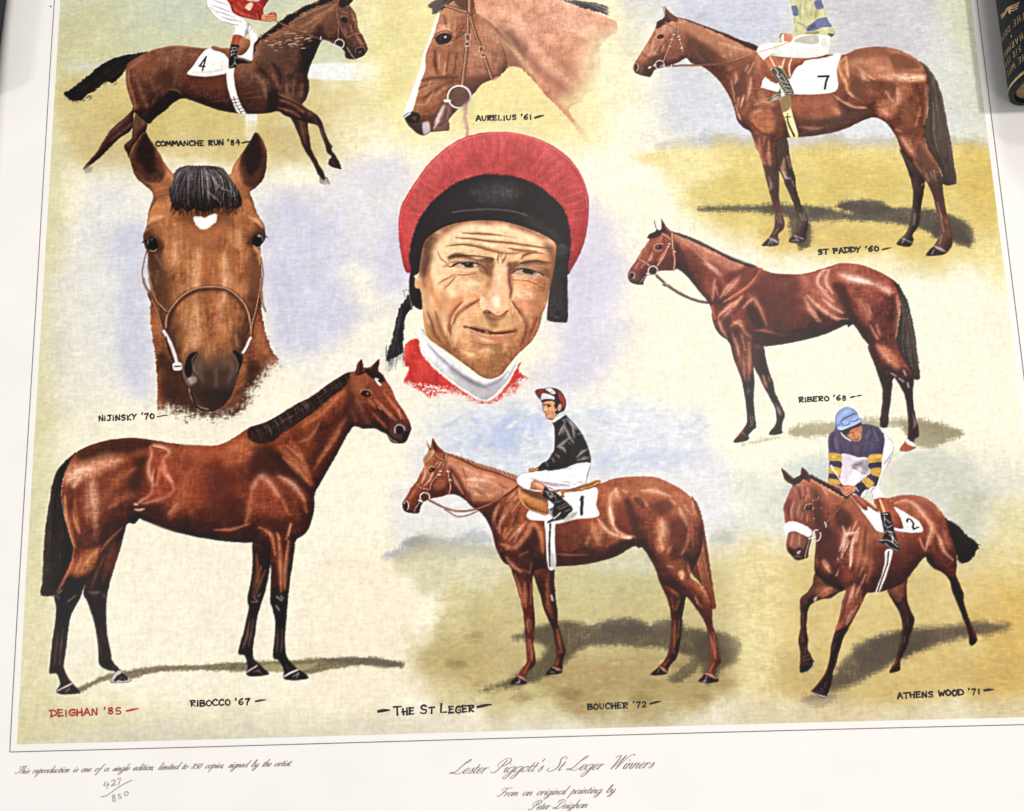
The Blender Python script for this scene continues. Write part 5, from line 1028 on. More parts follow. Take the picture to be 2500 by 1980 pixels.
# head
fill([(330,320),(420,240),(560,240),(620,340),(640,560),(620,700),(430,700),(400,660),(260,860),(100,840),(60,760),(140,600),(240,480)], (136,68,52), .45, 30, 0, .2)
fill([(480,560),(600,540),(630,690),(440,700),(430,640)], (98,46,40), .7, 22, 0, .2)
fill([(380,80),(400,70),(450,160),(460,190),(410,195),(390,150)], (96,54,46), .9, 6)
fill([(476,70),(540,150),(605,230),(600,290),(550,250),(490,180)], (108,58,48), .9, 6); strokes([[(490,100),(510,200),(540,250)]], (48,28,26), .8, 6, 22); strokes([[(540,170),(580,220)]], (206,140,116), .7, 6, 16)
fill([(300,280),(340,230),(430,190),(500,190),(500,240),(420,290),(340,310)], (50,36,34), .95, 8, .8)
for i in range(14): line([(480-i*8,200+i*3),(400-i*7,240+i*4),(330-i*2,290+i*2)], 8, [(30,20,20),(90,72,66)][i%2], .5, 4)
strokes([[(320,350),(260,450),(200,550)],[(370,480),(340,560),(310,590)],[(480,290),(460,340)],[(440,300),(430,340)],[(540,440),(480,540),(440,620)],[(200,600),(160,670)],[(260,620),(230,670)]], (226,160,130), .7, 8, 20)
strokes([[(300,380),(240,500)],[(420,500),(400,600)],[(360,420),(330,500)],[(500,300),(520,380)]], (90,40,36), .65, 9, 22)
fill([(400,410),(440,385),(490,390),(480,430),(430,440)], (30,18,18), .95, 5); line([(385,440),(400,390),(450,368),(500,375)], 12, (206,140,112), .75, 5); line([(395,450),(440,465),(480,450)], 9, (210,146,120), .7, 5)
fill([(425,405),(440,398),(446,412),(432,416)], (200,180,170), .5, 4)
fill([(65,760),(90,700),(160,690),(220,760),(200,840),(100,840)], (106,72,68), .7, 22)
fill([(90,740),(120,730),(140,760),(125,790),(95,780)], (26,14,18), .95, 6); line([(82,760),(95,725),(130,720),(152,760),(130,800)], 12, (200,172,168), .75, 5)
line([(200,850),(250,780),(300,730)], 12, (44,22,22), .9, 4); line([(210,858),(262,790),(310,745)], 10, (206,170,160), .7, 4)
fill([(80,820),(200,850),(260,860),(250,878),(120,862)], (56,34,34), .7, 10)
for p_ in ([(175,555),(240,585),(330,640)],[(490,250),(550,290),(605,335)],[(605,240),(615,400),(640,560),(630,700)],[(550,420),(500,540),(430,640)]):
    line(p_, 24, (150,82,62), .9, 5); line(np.asarray(p_)+(3,-5), 8, (232,178,150), .8, 4)
for q in ((570,370),(555,400),(638,465)): line([q,(q[0]+14,q[1]+6)], 12, (246,236,226), .95, 3)
clip()
line([(400,740),(480,820),(560,890),(700,980),(850,1050),(1000,1090),(1150,1100),(1240,1085)], [40,40,42,42,40,38,22,14], (72,42,36), .95, 6)
line([(420,745),(560,880),(700,968),(850,1040),(1000,1078)], 10, (132,92,80), .7, 5)
line([(520,850),(550,870),(545,905)], 10, (246,240,232), .9, 4); line([(495,880),(540,890)], 22, (70,40,34), .9, 5)
line([(1240,1085),(1400,1000),(1560,880),(1660,760),(1705,680)], [22,34,40,40,36], (178,92,66), .95, 6); line([(1300,1050),(1560,866),(1700,690)], 10, (224,150,118), .6, 5)
ring=[(375+58*math.cos(t),705+58*math.sin(t)) for t in np.linspace(0,6.3,16)]
line(ring, 11, (226,216,210), .95, 3); line([(300,735),(330,740)], 18, (244,236,230), .9, 4)
clip(h.m)
# shoulder
strokes([[(1100,1140),(1130,1300)],[(1170,1280),(1280,1160),(1400,1080)],[(1200,1340),(1330,1180),(1480,1020)],[(1180,1300),(1220,1420),(1280,1520)],[(1330,1380),(1440,1330),(1480,1440),(1580,1520)],[(1480,1160),(1560,1080),(1620,1060),(1700,1200),(1770,1380)],[(1340,1120),(1260,1200)],[(1460,1020),(1380,1110)]], (222,150,120), .65, 12, 34)
strokes([[(1190,1250),(1300,1150)],[(1360,1330),(1460,1380)],[(1640,1080),(1700,1180)]], (240,190,164), .5, 8, 20)
fill([(1540,1180),(1620,1150),(1700,1300),(1720,1400),(1620,1400),(1540,1280)], (62,28,26), .8, 30, 0, .3)
fill([(1220,1300),(1320,1280),(1320,1400),(1260,1420)], (88,40,36), .6, 24, 0, .3)
fill([(1380,1400),(1460,1420),(1500,1520),(1400,1520)], (76,34,30), .6, 24, 0, .3)
strokes([[(1640,1440),(1760,1440),(1880,1480),(2009,1500)],[(1620,1530),(1740,1530)]], (190,112,84), .65, 8, 24)
fill([(1620,1460),(1760,1470),(2000,1540),(1740,1610),(1600,1590)], (58,26,24), .7, 24, 0, .3)
frame(*B)
fill([(230,90),(500,110),(560,260),(560,480),(500,600),(330,620),(240,440),(170,260)], (82,38,34), .6, 50, 0, .35)
fill([(300,640),(560,640),(760,580),(920,520),(960,540),(800,620),(600,690),(260,740)], (60,28,26), .75, 22, 0, .3)
fill([(860,200),(940,200),(1000,320),(1010,460),(950,440),(900,320)], (64,28,28), .75, 22, 0, .3)
fill([(700,220),(800,200),(880,300),(960,440),(860,470),(740,420),(640,320)], (172,96,72), .7, 30, 0, .3)
strokes([[(820,65),(760,80),(715,150),(730,210),(800,260)],[(820,65),(790,130),(800,200),(850,270)],[(620,290),(700,370),(800,450),(900,500),(980,505)],[(740,240),(800,300),(860,350)],[(760,320),(840,390),(940,450)]], (230,164,138), .75, 7, 22)
strokes([[(600,310),(640,400),(690,480)],[(680,250),(760,290)],[(620,360),(660,430),(720,520)],[(690,440),(740,520)]], (214,144,118), .6, 12, 30)
fill([(900,100),(1060,120),(1200,160),(1340,210),(1400,260),(1340,280),(1200,220),(1000,170)], (214,154,132), .75, 26, 0, .35)
strokes([[(940,120),(1060,150),(1180,170)],[(1060,160),(1200,190)]], (246,214,200), .65, 12, 30)
strokes([[(1340,230),(1350,290)],[(1080,330),(1140,420),(1180,500)],[(1160,380),(1190,460)],[(1240,560),(1270,640)],[(1420,300),(1440,420),(1430,580),(1410,660)],[(1180,560),(1250,680)]], (224,152,122), .6, 12, 34)
fill([(1060,320),(1140,340),(1200,480),(1160,540),(1080,440)], (170,92,68), .6, 34, 0, .3)
fill([(1020,480),(1100,560),(1200,680),(1260,760),(1180,760),(1080,640),(1030,560)], (74,34,30), .65, 24, 0, .3)
fill([(1230,720),(1330,740),(1420,840),(1430,940),(1340,900),(1260,820)], (196,112,78), .75, 26, 0, .3)
strokes([[(1250,740),(1330,830),(1400,900)]], (226,152,116), .5, 14, 40)
fill([(1290,900),(1400,960),(1540,960),(1560,1060),(1480,1100),(1380,1020)], (58,28,28), .75, 22, 0, .2)
fill([(1440,1060),(1560,1060),(1600,1300),(1620,1500),(1500,1600),(1520,1300)], (50,30,30), .85, 12, 0, .2)
strokes([[(1480,960),(1500,1000)],[(1440,1030),(1480,1060)],[(1370,985),(1410,1010)],[(1515,1070),(1525,1110)]], (206,196,204), .8, 6, 20)
strokes([[(1560,1340),(1580,1420),(1570,1470)],[(1590,1360),(1596,1440)]], (166,146,150), .6, 6, 14)
fill([(1440,1665),(1480,1600),(1570,1620),(1580,1650),(1530,1672)], (168,92,58), 1, 6); line([(1500,1570),(1530,1600),(1580,1620)], 34, (236,226,222), .95, 8)
fill([(905,510),(990,510),(1020,560),(960,570),(940,545)], (38,20,20), .9, 8)
fill([(0,650),(140,640),(130,880),(20,960),(0,900)], (130,68,50), .5, 26, 0, .3)
frame(*G)
fill([(690,1020),(780,1010),(790,1290),(750,1370),(640,1390),(720,1290)], (36,22,24), .85, 10, 0, .2)
strokes([[(660,760),(700,900),(720,1010)],[(640,730),(680,860)],[(740,780),(745,900),(740,1010)],[(700,740),(720,830)]], (206,136,106), .65, 8, 18)
strokes([[(770,840),(765,940)],[(690,820),(700,940)]], (66,30,28), .6, 8, 18)
strokes([[(735,1060),(748,1080)],[(728,1075),(735,1090)],[(750,1220),(755,1270)],[(765,1230),(765,1280)],[(745,1290),(760,1280)],[(700,1330),(720,1345)]], (176,164,166), .7, 4, 9)
strokes([[(690,1360),(730,1350)]], (110,96,94), .7, 4, 8)
clip()
line([(285,112),(420,158),(620,256),(790,320)], 6, (36,24,22), .6, 3)
line([(840,806),(980,786),(1120,756),(1230,720),(1325,676)], 6, (48,24,24), .6, 3)
for f_ in (far,h,tail): f_.mark()

# ---- bay horse standing, facing left, jockey in green and blue, number 7 (upper right)
h = Fig('printed_horse', 'bay horse facing left with a jockey in green and blue, number 7 cloth, upper right')
G=(1500,0,2.135); HD=(1530,0,4.879); J=(1820,0,4.743); Q=(1980,90,4.495); LG=(1800,300,3.719)
far = Fig('far_legs', None, h.id); frame(*LG)
far.add([(345,120),(450,130),(475,260),(500,380),(530,490),(540,590),(570,690),(600,790),(640,880),(650,920),(630,1000),(630,1060),(580,1085),(480,1080),(475,1050),(520,1000),(545,920),(560,850),(525,760),(480,650),(440,560),(400,460),(365,380)], 4)
far.add([(1480,230),(1600,330),(1700,460),(1710,540),(1695,640),(1675,760),(1660,880),(1640,950),(1600,1010),(1605,1060),(1580,1115),(1530,1122),(1450,1100),(1470,1060),(1530,1000),(1570,900),(1590,780),(1600,640),(1585,540),(1550,420),(1510,320)], 4)
far.solid([(38,26,24),(60,44,40),(86,66,58),(112,90,80)], gain=.7)
fill([(350,130),(460,140),(480,290),(400,360),(370,380)], (76,60,52), .8, 14)
strokes([[(430,320),(420,420),(450,490)],[(460,300),(490,400)]], (206,150,124), .7, 9, 26)
strokes([[(430,440),(440,490),(490,500)],[(500,520),(520,570)],[(570,820),(600,880)],[(600,820),(625,880)],[(1620,820),(1605,920)],[(1680,560),(1700,545)]], (180,160,158), .65, 7, 16)
fill([(480,1070),(540,1040),(630,1040),(620,1080),(560,1088)], (60,46,46), .9, 8); strokes([[(530,1030),(560,1070)],[(500,1065),(545,1060)],[(520,1020),(600,1050)],[(1490,1040),(1590,1085)],[(1500,1090),(1520,1050)]], (196,184,190), .7, 6, 16)
tail = Fig('tail', None, h.id); frame(*Q)
tail.add([(1150,240),(1250,290),(1340,390),(1400,500),(1450,650),(1480,820),(1510,1000),(1550,1200),(1575,1380),(1600,1600),(1450,1610),(1440,1480),(1330,1300),(1260,1150),(1250,1010),(1280,850),(1295,640),(1280,450),(1220,340)], 6, 1.3)
tail.solid([(72,60,52),(92,78,68),(112,98,86)], (.8,-.4), gain=.6)
fill([(1330,1150),(1560,1200),(1620,1620),(1420,1640)], (66,52,48), .6, 80)
hairs([(1280,400),(1300,800),(1300,1100),(1460,1600)], [(1400,500),(1490,900),(1550,1250),(1590,1600)], 80, 12, [(80,68,58),(124,110,96),(66,54,48),(96,82,70)], .5, 8, 4, 15)
clip()
for i in range(40):
    y=820+i*20; x=1478+i*3.1; line([(x-14,y),(x+12,y+10)], 7, (90,76,66), .6, 3)
frame(*G)
h.add([(250,28),(262,60),(268,72),(262,30),(285,55),(325,85),(370,95),(450,125),(560,165),(660,205),(750,240),(790,300),(900,320),(1180,285),(1260,255),(1330,242),(1400,240),(1480,255),(1560,290),(1610,340),(1635,400),(1640,500),(1632,600),(1620,700),(1630,760),(1680,840),(1712,920),(1715,980),(1730,1080),(1750,1180),(1765,1260),(1755,1290),(1720,1325),(1640,1332),(1630,1320),(1680,1260),(1700,1190),(1680,1100),(1660,1010),(1625,940),(1560,860),(1500,780),(1470,710),(1420,640),(1360,610),(1300,625),(1200,670),(1080,700),(960,712),(900,716),(850,735),(855,840),(862,940),(860,1020),(880,1110),(890,1180),(855,1220),(860,1260),(845,1280),(780,1280),(775,1270),(810,1230),(835,1180),(835,1110),(820,1040),(800,960),(780,880),(760,810),(735,760),(715,690),(670,660),(640,620),(625,560),(590,480),(530,400),(460,345),(400,325),(375,300),(330,325),(270,345),(215,360),(190,395),(165,395),(115,380),(98,355),(100,335),(130,285),(175,215),(205,160),(218,135),(225,110),(262,85)], 2.6, .5)
h.solid([(74,40,30),(112,62,46),(148,86,62),(172,108,80),(190,130,100)], (-.2,-.95), (5,14,28), 1.0, .12, .0)  # coat tones paled by the sheet's glare, haze mixed into the ramp
frame(*HD)
# neck
fill([(640,205),(760,225),(1000,290),(1250,390),(1580,520),(1570,600),(1400,540),(1200,440),(950,330),(760,250)], (64,44,38), .92, 9, 1, .2)
for i in range(60):
    t_=i/59; x=700+t_*860; y=225+t_*300-18*math.sin(t_*3.1); line([(x,y-8),(x+20,y+16),(x+44,y+34)], 9, [(50,34,30),(110,88,74),(78,58,50)][i%3], .5, 4)
fill([(640,260),(820,290),(1100,440),(1400,580),(1540,620),(1300,680),(1000,560),(760,420),(660,330)], (172,114,82), .75, 40, 0, .3)
strokes([[(640,260),(700,250)],[(960,350),(1150,440)],[(1100,500),(1300,560),(1480,600)],[(1240,600),(1250,700)],[(800,580),(900,710)],[(1150,650),(1220,700)]], (216,166,130), .55, 16, 36)
fill([(690,380),(820,440),(980,540),(1060,660),(1100,760),(880,760),(760,680),(700,620)], (92,58,46), .75, 36, 0, .3)
fill([(940,800),(1080,850),(1230,1020),(1290,1250),(1320,1360),(1240,1200),(1120,1000)], (116,68,50), .6, 30, 0, .3)
fill([(1290,920),(1400,820),(1450,900),(1430,1100),(1320,1150),(1280,1020)], (98,62,48), .75, 26, 0, .3)
fill([(1180,700),(1480,660),(1540,720),(1500,900),(1340,860)], (120,72,52), .6, 30, 0, .3)
strokes([[(1300,870),(1310,930),(1290,990)],[(1450,760),(1420,840)],[(1520,740),(1450,870)],[(1490,920),(1470,1060),(1440,1180)],[(1250,960),(1290,1200)],[(1330,1160),(1330,1260)],[(1400,1130),(1360,1270)],[(1320,1330),(1350,1400)]], (224,170,138), .65, 10, 26)
strokes([[(1340,1350),(1360,1420)],[(1390,1160),(1370,1250)],[(1300,1250),(1320,1310)]], (246,218,200), .6, 6, 16)
fill([(1480,1360),(1600,1280),(1740,1320),(1790,1450),(1740,1560),(1600,1560),(1490,1480)], (184,106,72), .75, 40, 0, .3)
strokes([[(1540,1240),(1640,1200),(1750,1240)],[(1520,1340),(1600,1300)]], (216,150,116), .55, 22, 60)
line([(1470,1440),(1560,1540),(1680,1600),(1780,1580)], 34, (104,60,46), .7, 14)
fill([(1740,1290),(1840,1230),(1860,1400),(1800,1500),(1780,1380)], (100,64,52), .75, 26, 0, .3)
# head
fill([(560,360),(690,440),(710,600),(650,680),(480,720),(470,600)], (140,84,62), .7, 24, 0, .2)
fill([(340,310),(400,220),(500,180),(540,240),(470,280),(380,330)], (66,46,42), .92, 10, .8)
fill([(430,70),(500,130),(610,210),(580,260),(470,190)], (106,66,54), .9, 8); line([(430,70),(460,150),(480,190)], 10, (64,42,38), .8, 5)
strokes([[(320,480),(290,600),(230,690)],[(250,520),(200,600)],[(380,560),(330,640)],[(440,530),(420,600)],[(460,300),(450,360)],[(500,350),(540,320)],[(260,650),(330,620),(380,640)]], (212,156,120), .65, 10, 24)
strokes([[(340,380),(280,500)],[(470,470),(400,570)],[(520,400),(470,540)],[(200,640),(300,720)],[(360,620),(420,660)]], (88,52,42), .65, 10, 24)
fill([(360,430),(400,405),(445,415),(430,450),(380,455)], (44,30,28), .95, 6); line([(350,450),(370,400),(430,390)], 11, (190,136,106), .75, 5); line([(365,465),(430,460)], 8, (196,142,112), .6, 5)
fill([(80,780),(110,730),(180,760),(220,860),(150,890),(90,860)], (110,76,64), .7, 20)
fill([(92,770),(115,755),(130,790),(110,820),(95,800)], (40,26,26), .95, 6); line([(85,800),(95,750),(130,750),(140,800),(120,840)], 10, (206,170,150), .7, 5)
line([(190,860),(250,800),(320,770)], 14, (60,36,34), .9, 5)
for q in ((265,800),(325,772)): line([q,(q[0]+20,q[1]-8)], 20, (236,222,212), .9, 5)
fill([(170,880),(290,870),(280,908),(180,900)], (80,54,48), .8, 10)
for p_ in ([(460,265),(540,305),(610,340)],[(620,205),(600,320)],[(575,330),(540,460),(490,590),(440,720)],[(600,350),(630,470),(670,610)]):
    line(p_, 20, (120,74,58), .9, 5); line(np.asarray(p_)+(3,-4), 8, (214,160,130), .85, 4)
for q in ((552,405),(612,430),(530,462),(508,548),(622,465),(645,565)): line([q,(q[0]+22,q[1]+2)], 8, (246,224,204), .9, 3)
clip()
for c_,r_ in (((395,765),52),((430,800),30)):
    line([(c_[0]+r_*math.cos(t),c_[1]+r_*math.sin(t)) for t in np.linspace(0,6.3,14)], 10, (226,214,206), .9, 3)
line([(470,780),(700,775),(950,765),(1200,740),(1400,680),(1560,620)], [26,30,28,22,20,16], (128,74,56), .95, 5); line([(480,772),(700,764),(950,756)], 7, (80,50,44), .7, 4)
line([(1200,732),(1400,672),(1560,614)], 7, (214,150,112), .7, 4); line([(535,765),(535,800)], 12, (246,240,232), .95, 4)
clip(h.m); line([(1090,880),(1300,830),(1480,740)], 12, (92,56,46), .7, 7)
frame(*Q)
# quarters and flank
fill([(300,220),(600,110),(800,110),(880,250),(700,260),(500,230),(360,300)], (128,78,58), .65, 30, 0, .3)
fill([(620,240),(800,220),(880,260),(920,400),(920,470),(740,470),(640,380)], (192,120,88), .75, 26, 0, .25)
strokes([[(740,330),(840,340)],[(780,420),(880,440),(910,400)]], (228,170,140), .5, 22, 60)
fill([(880,200),(1000,190),(1130,240),(1200,320),(1060,340),(930,340)], (118,74,54), .75, 20, 0, .25)
fill([(950,400),(1240,400),(1270,450),(1240,480),(980,480)], (218,160,122), .8, 18, 0, .3)
strokes([[(980,440),(1080,450)],[(1100,440),(1240,430)],[(1020,430),(1040,460)]], (250,226,200), .75, 10, 30)
fill([(640,480),(820,480),(930,520),(920,660),(800,560),(680,520)], (110,68,52), .75, 24, 0, .3)
strokes([[(520,320),(600,400),(700,460)],[(540,360),(600,450)],[(560,400),(580,440),(640,480)]], (216,156,122), .75, 10, 30)
strokes([[(390,215),(310,290),(330,400),(390,500),(420,600),(560,700)],[(390,215),(400,330),(420,420)],[(240,620),(360,710),(500,770),(620,775)],[(470,440),(420,520)]], (222,162,120), .75, 8, 22)
strokes([[(400,380),(420,440)],[(520,770),(600,765)],[(420,600),(460,650)]], (246,206,170), .6, 6, 14)
fill([(430,420),(520,430),(600,600),(600,720),(500,680),(430,560)], (104,66,52), .7, 26, 0, .3)
fill([(0,640),(200,620),(320,800),(340,880),(100,900),(0,860)], (176,104,76), .6, 46, 0, .3)
strokes([[(230,760),(290,820),(320,880)]], (222,156,122), .6, 18, 50)
fill([(300,700),(450,780),(640,790),(640,880),(480,940),(300,1000),(0,1060),(0,950),(260,900),(380,840)], (86,60,52), .75, 26, 0, .3)
fill([(740,720),(880,680),(960,700),(940,840),(860,900),(740,860)], (196,122,90), .7, 36, 0, .3)
strokes([[(960,560),(970,680),(940,740)],[(830,600),(900,700)],[(780,800),(860,840)]], (226,166,134), .6, 16, 46)
fill([(1010,700),(1160,720),(1180,900),(1080,1020),(1000,880)], (124,76,54), .6, 40, 0, .3)
strokes([[(1270,520),(1280,700),(1250,950)],[(1180,860),(1160,960)],[(1210,760),(1200,860)]], (190,126,88), .6, 12, 34)
fill([(940,940),(1080,1000),(1220,1060),(1240,1120),(1080,1100)], (112,68,52), .65, 24, 0, .3)
fill([(980,1100),(1080,1120),(1140,1240),(1200,1340),(1100,1290)], (192,128,92), .7, 26, 0, .3)
strokes([[(1010,1120),(1100,1250)],[(1140,1360),(1220,1480)],[(940,1010),(990,1030)]], (220,162,130), .55, 12, 34)
fill([(1180,1150),(1300,1290),(1440,1500),(1450,1708),(1320,1700),(1260,1500),(1150,1350)], (90,64,56), .65, 26, 0, .3)
strokes([[(1350,1460),(1400,1480)],[(1320,1480),(1350,1560)],[(1260,1570),(1270,1620)]], (170,136,122), .6, 8, 22)
frame(*J)
fill([(560,1100),(840,1070),(1000,1080),(1040,1200),(1000,1340),(700,1400),(560,1300)], (158,90,66), .55, 50, 0, .3)
fill([(560,1380),(900,1380),(1328,1280),(1328,1440),(1000,1540),(640,1590),(600,1500)], (96,64,54), .7, 30, 0, .3)
strokes([[(620,1460),(800,1480),(900,1470)]], (190,122,92), .55, 9, 24)
# near legs
frame(*LG)
fill([(240,400),(370,400),(385,640),(400,800),(430,960),(400,1120),(220,1120),(330,940),(310,680)], (72,56,50), .75, 18, 0, .2)
fill([(1740,540),(1870,480),(1880,700),(1910,950),(1960,1100),(1900,1210),(1710,1210),(1830,960),(1790,700)], (74,58,54), .7, 16, 0, .2)
fill([(1600,330),(1720,440),(1790,520),(1720,540),(1650,430)], (112,76,62), .6, 22)
strokes([[(150,150),(200,260),(240,360)],[(200,140),(210,240)],[(290,160),(290,300),(300,380)],[(250,120),(240,200)]], (206,146,112), .65, 9, 24)
strokes([[(250,420),(270,520)],[(290,480),(310,560),(300,610)],[(340,820),(390,900)],[(380,820),(410,910)],[(340,1000),(370,960)],[(1850,820),(1880,980)],[(1820,720),(1860,860)],[(1860,1020),(1840,1100)],[(1720,450),(1740,520)],[(1790,440),(1810,520)]], (164,142,136), .6, 7, 16)
for q in ([(230,1108),(290,1050),(395,1090),(380,1108),(280,1120)],[(1716,1190),(1780,1120),(1900,1170),(1880,1200),(1790,1214)]): fill(q,(64,48,48),.92,6)
strokes([[(285,1040),(340,1065),(390,1090)],[(1780,1112),(1840,1140),(1895,1165)],[(280,1110),(300,1060)],[(320,1100),(310,1065)],[(1770,1190),(1790,1150)]], (196,184,188), .75, 5, 15)
clip()
# cloth, saddle, girth
cl = Fig('number_cloth', 'white saddle cloth with a black 7', h.id); frame(*J)
cl.add([(230,885),(190,990),(200,1010),(370,1055),(570,1085),(1042,1052),(1060,800),(1100,620),(900,650),(600,700),(380,800)], 4, .3)
cl.solid([(212,210,212),(226,224,226),(234,232,232)], gain=.25, tex=.10)
for p_ in ([(850,880),(965,875)],[(960,880),(935,950),(925,1020)]): line(p_, 30, (66,60,52), .95, 5, spline=False)
gi = Fig('girth', 'cream girth with dark stripe', h.id)
gi.add([(410,1120),(520,1110),(530,1240),(570,1390),(615,1575),(530,1590),(470,1400),(430,1270)], 4)
gi.solid([(206,182,120),(228,206,146),(240,222,170)], (.5,-.3), gain=.5)
fill([(410,1110),(525,1100),(530,1230),(430,1290)], (128,100,66), .85, 10)
line([(490,1310),(500,1420),(570,1570)], [10,22,30], (70,44,34), .9, 5); line([(466,1350),(530,1345)], 12, (64,40,32), .9, 4)
sd = Fig('saddle', 'red-brown saddle', h.id)
sd.add([(160,660),(300,640),(420,650),(560,660),(720,665),(860,630),(1010,625),(1000,640),(880,670),(710,690),(660,740),(610,760),(560,830),(520,905),(480,900),(400,930),(360,960),(250,900),(180,800)], 4)
sd.solid([(122,66,50),(156,88,66),(178,108,84)], (-.3,-.9), gain=.6)
for x_ in (440,520): line([(x_+14,680),(x_-10,760),(x_-40+ (x_-440)*.5,880)], 24, (220,186,160), .85, 6)
for i in range(12): line([(240+i*12,905+i*5),(242+i*12,930+i*5)], 5, (110,64,48), .7, 3)
line([(165,670),(170,780),(230,880),(370,950)], 10, (206,150,124), .6, 5)
rd = Fig('rider', 'jockey in olive and blue hooped silks with white breeches', h.id)
rd.add([(400,470),(395,420),(420,380),(520,385),(560,330),(560,200),(530,70),(515,-40),(500,-160),(560,-330),(700,-420),(860,-330),(880,-140),(880,-20),(910,80),(950,200),(1000,290),(1040,340),(1035,400),(990,430),(985,500),(950,610),(820,655),(640,662),(420,650),(330,620),(400,740),(470,850),(520,950),(565,1080),(470,1095),(380,1140),(260,1170),(260,1150),(340,1095),(390,1040),(390,960),(360,900),(300,820),(290,790),(230,690),(210,685),(145,610),(140,560),(180,520),(300,480)], 3, .3)
rd.solid([(172,168,122),(192,188,140),(208,204,160)], gain=.4)
strokes([[(640,40),(630,150),(640,230)],[(700,20),(690,120)],[(600,260),(680,290),(720,340)],[(580,330),(650,370)],[(780,40),(770,180)],[(560,150),(570,260)],[(600,300),(590,370)]], (134,128,88), .6, 6, 14)
strokes([[(660,30),(660,180)],[(740,60),(740,200)],[(610,350),(680,350)]], (220,216,170), .6, 8, 20)
fill([(530,70),(600,70),(615,170),(570,180),(545,150)], (104,112,150), .95, 5)
fill([(800,10),(880,0),(910,80),(840,105),(810,80)], (106,112,152), .95, 5)
fill([(800,240),(860,205),(960,200),(1010,300),(900,310),(800,350),(720,355),(740,310)], (110,116,156), .95, 6)
fill([(720,300),(800,260),(820,320),(720,356)], (84,86,112), .7, 12)
fill([(700,370),(840,350),(850,385),(720,392)], (130,124,86), .8, 10)
fill([(960,380),(1030,395),(1000,428),(980,420)], (84,82,84), .8, 8)
fill([(810,100),(850,110),(830,200),(790,230)], (150,144,100), .7, 14)
fill([(550,430),(700,395),(900,400),(985,420),(985,500),(950,610),(820,655),(640,660),(420,650),(330,610),(240,660),(215,685),(145,610),(138,560),(180,520),(300,490),(450,480)], (232,230,220), 1, 5, .3)
fill([(670,410),(830,400),(850,480),(780,510),(680,500),(560,470)], (176,170,158), .9, 10, 1, .3)
fill([(860,430),(985,430),(970,540),(920,620),(900,560)], (206,206,192), .6, 18)
for i in range(5): line([(330+i*6,600-i*24),(480,640-i*26),(660,650-i*24),(860,630-i*22)], 7, (172,168,152), .7, 5)
line([(0,650),(140,605),(330,545),(540,470)], 11, (196,146,98), .95, 4); line([(320,580),(380,540)], 6, (176,140,100), .6, 4)
fill([(440,400),(520,385),(555,430),(530,470),(460,475),(430,440)], (206,136,104), 1, 5); strokes([[(460,410),(540,440)],[(460,440),(530,455)]], (150,84,62), .7, 4, 8)
line([(400,470),(400,420),(430,385),(480,380)], 20, (150,80,68), .95, 5); fill([(425,400),(445,390),(445,470),(425,470)], (224,220,214), .9, 5)
fill([(220,690),(330,640),(410,745),(330,770),(290,790)], (186,106,82), 1, 5); line([(290,660),(320,720),(350,770)], 24, (232,190,162), .8, 6)
fill([(300,830),(340,770),(420,790),(480,880),(540,1000),(565,1085),(480,1100),(380,1130),(255,1170),(260,1150),(350,1090),(400,1030),(390,960),(350,890)], (88,82,70), 1, 5)
for p_ in ([(340,780),(380,830),(370,870),(410,880)],[(380,880),(420,930),(500,960)],[(400,930),(440,980),(520,1000)],[(430,990),(480,1030),(540,1030)],[(440,1040),(550,1055)],[(330,1110),(400,1080)],[(320,1130),(400,1110)],[(430,1070),(550,1080)],[(300,1150),(360,1130)],[(420,850),(480,940)]):
    line(p_, 8, (216,212,200), .8, 4)
fill([(390,965),(460,1080),(465,1115),(420,1115),(410,1040)], (206,200,192), .9, 6)
# head and cap of the rider stand above the photographed part
fill([(600,-330),(800,-330),(820,-420),(760,-520),(640,-520),(590,-430)], (196,132,96), 1, 6)
clip()
for f_ in (far,h,tail,cl,gi,sd,rd): f_.mark()

# ---- bay horse trotting towards us, white noseband, jockey in purple and yellow, number 2 (lower right)
h = Fig('printed_horse', 'bay horse trotting forward in a white noseband, jockey in purple and yellow, lower right')
G=(1700,960,2.0825); HD=(1890,1120,5.3375); J=(1990,980,4.4947); LG=(1920,1380,4.314)
tail = Fig('tail', None, h.id); frame(*G)
tail.add([(1240,610),(1280,640),(1330,670),(1380,720),(1440,770),(1425,810),(1400,850),(1345,862),(1320,800),(1290,720)], 5, 1.6)
tail.solid([(26,18,18),(40,28,26),(58,44,40)], gain=.5)
hairs([(1260,630),(1330,690),(1430,780)], [(1270,650),(1310,750),(1350,860)], 60, 6, [(30,20,20),(66,50,46),(18,12,12)], .6, 4, 2.5, 16)
clip()
R_ = np.random.default_rng(5)
for i in range(36):
    a_=R_.uniform(0,1); x=1440-a_*90; y=775+a_*85; line([(x-20,y-16),(x+R_.uniform(-4,12),y+R_.uniform(-4,10))], 5, (36,26,24), .7, 2.5)
far = Fig('far_legs', None, h.id); frame(*LG)
far.add([(1080,250),(1270,120),(1275,260),(1290,400),(1330,500),(1358,560),(1345,650),(1310,740),(1290,830),(1250,920),(1215,1000),(1210,1100),(1160,1130),(1100,1140),(1095,1110),(1140,1040),(1180,930),(1210,820),(1225,700),(1220,580),(1190,480),(1130,390),(1090,310)], 4)
far.add([(330,80),(620,240),(560,290),(470,350),(380,360),(290,400),(240,460),(225,560),(220,680),(240,790),(235,880),(270,960),(305,1040),(270,1100),(210,1130),(150,1130),(148,1030),(150,920),(130,800),(150,680),(155,550),(148,420),(160,340),(230,280),(280,200)], 4)
far.solid([(28,16,16),(50,28,26),(86,48,36),(118,68,50)], gain=.8)
fill([(280,260),(420,210),(560,250),(460,340),(360,350)], (148,84,58), .7, 30, 0, .3)
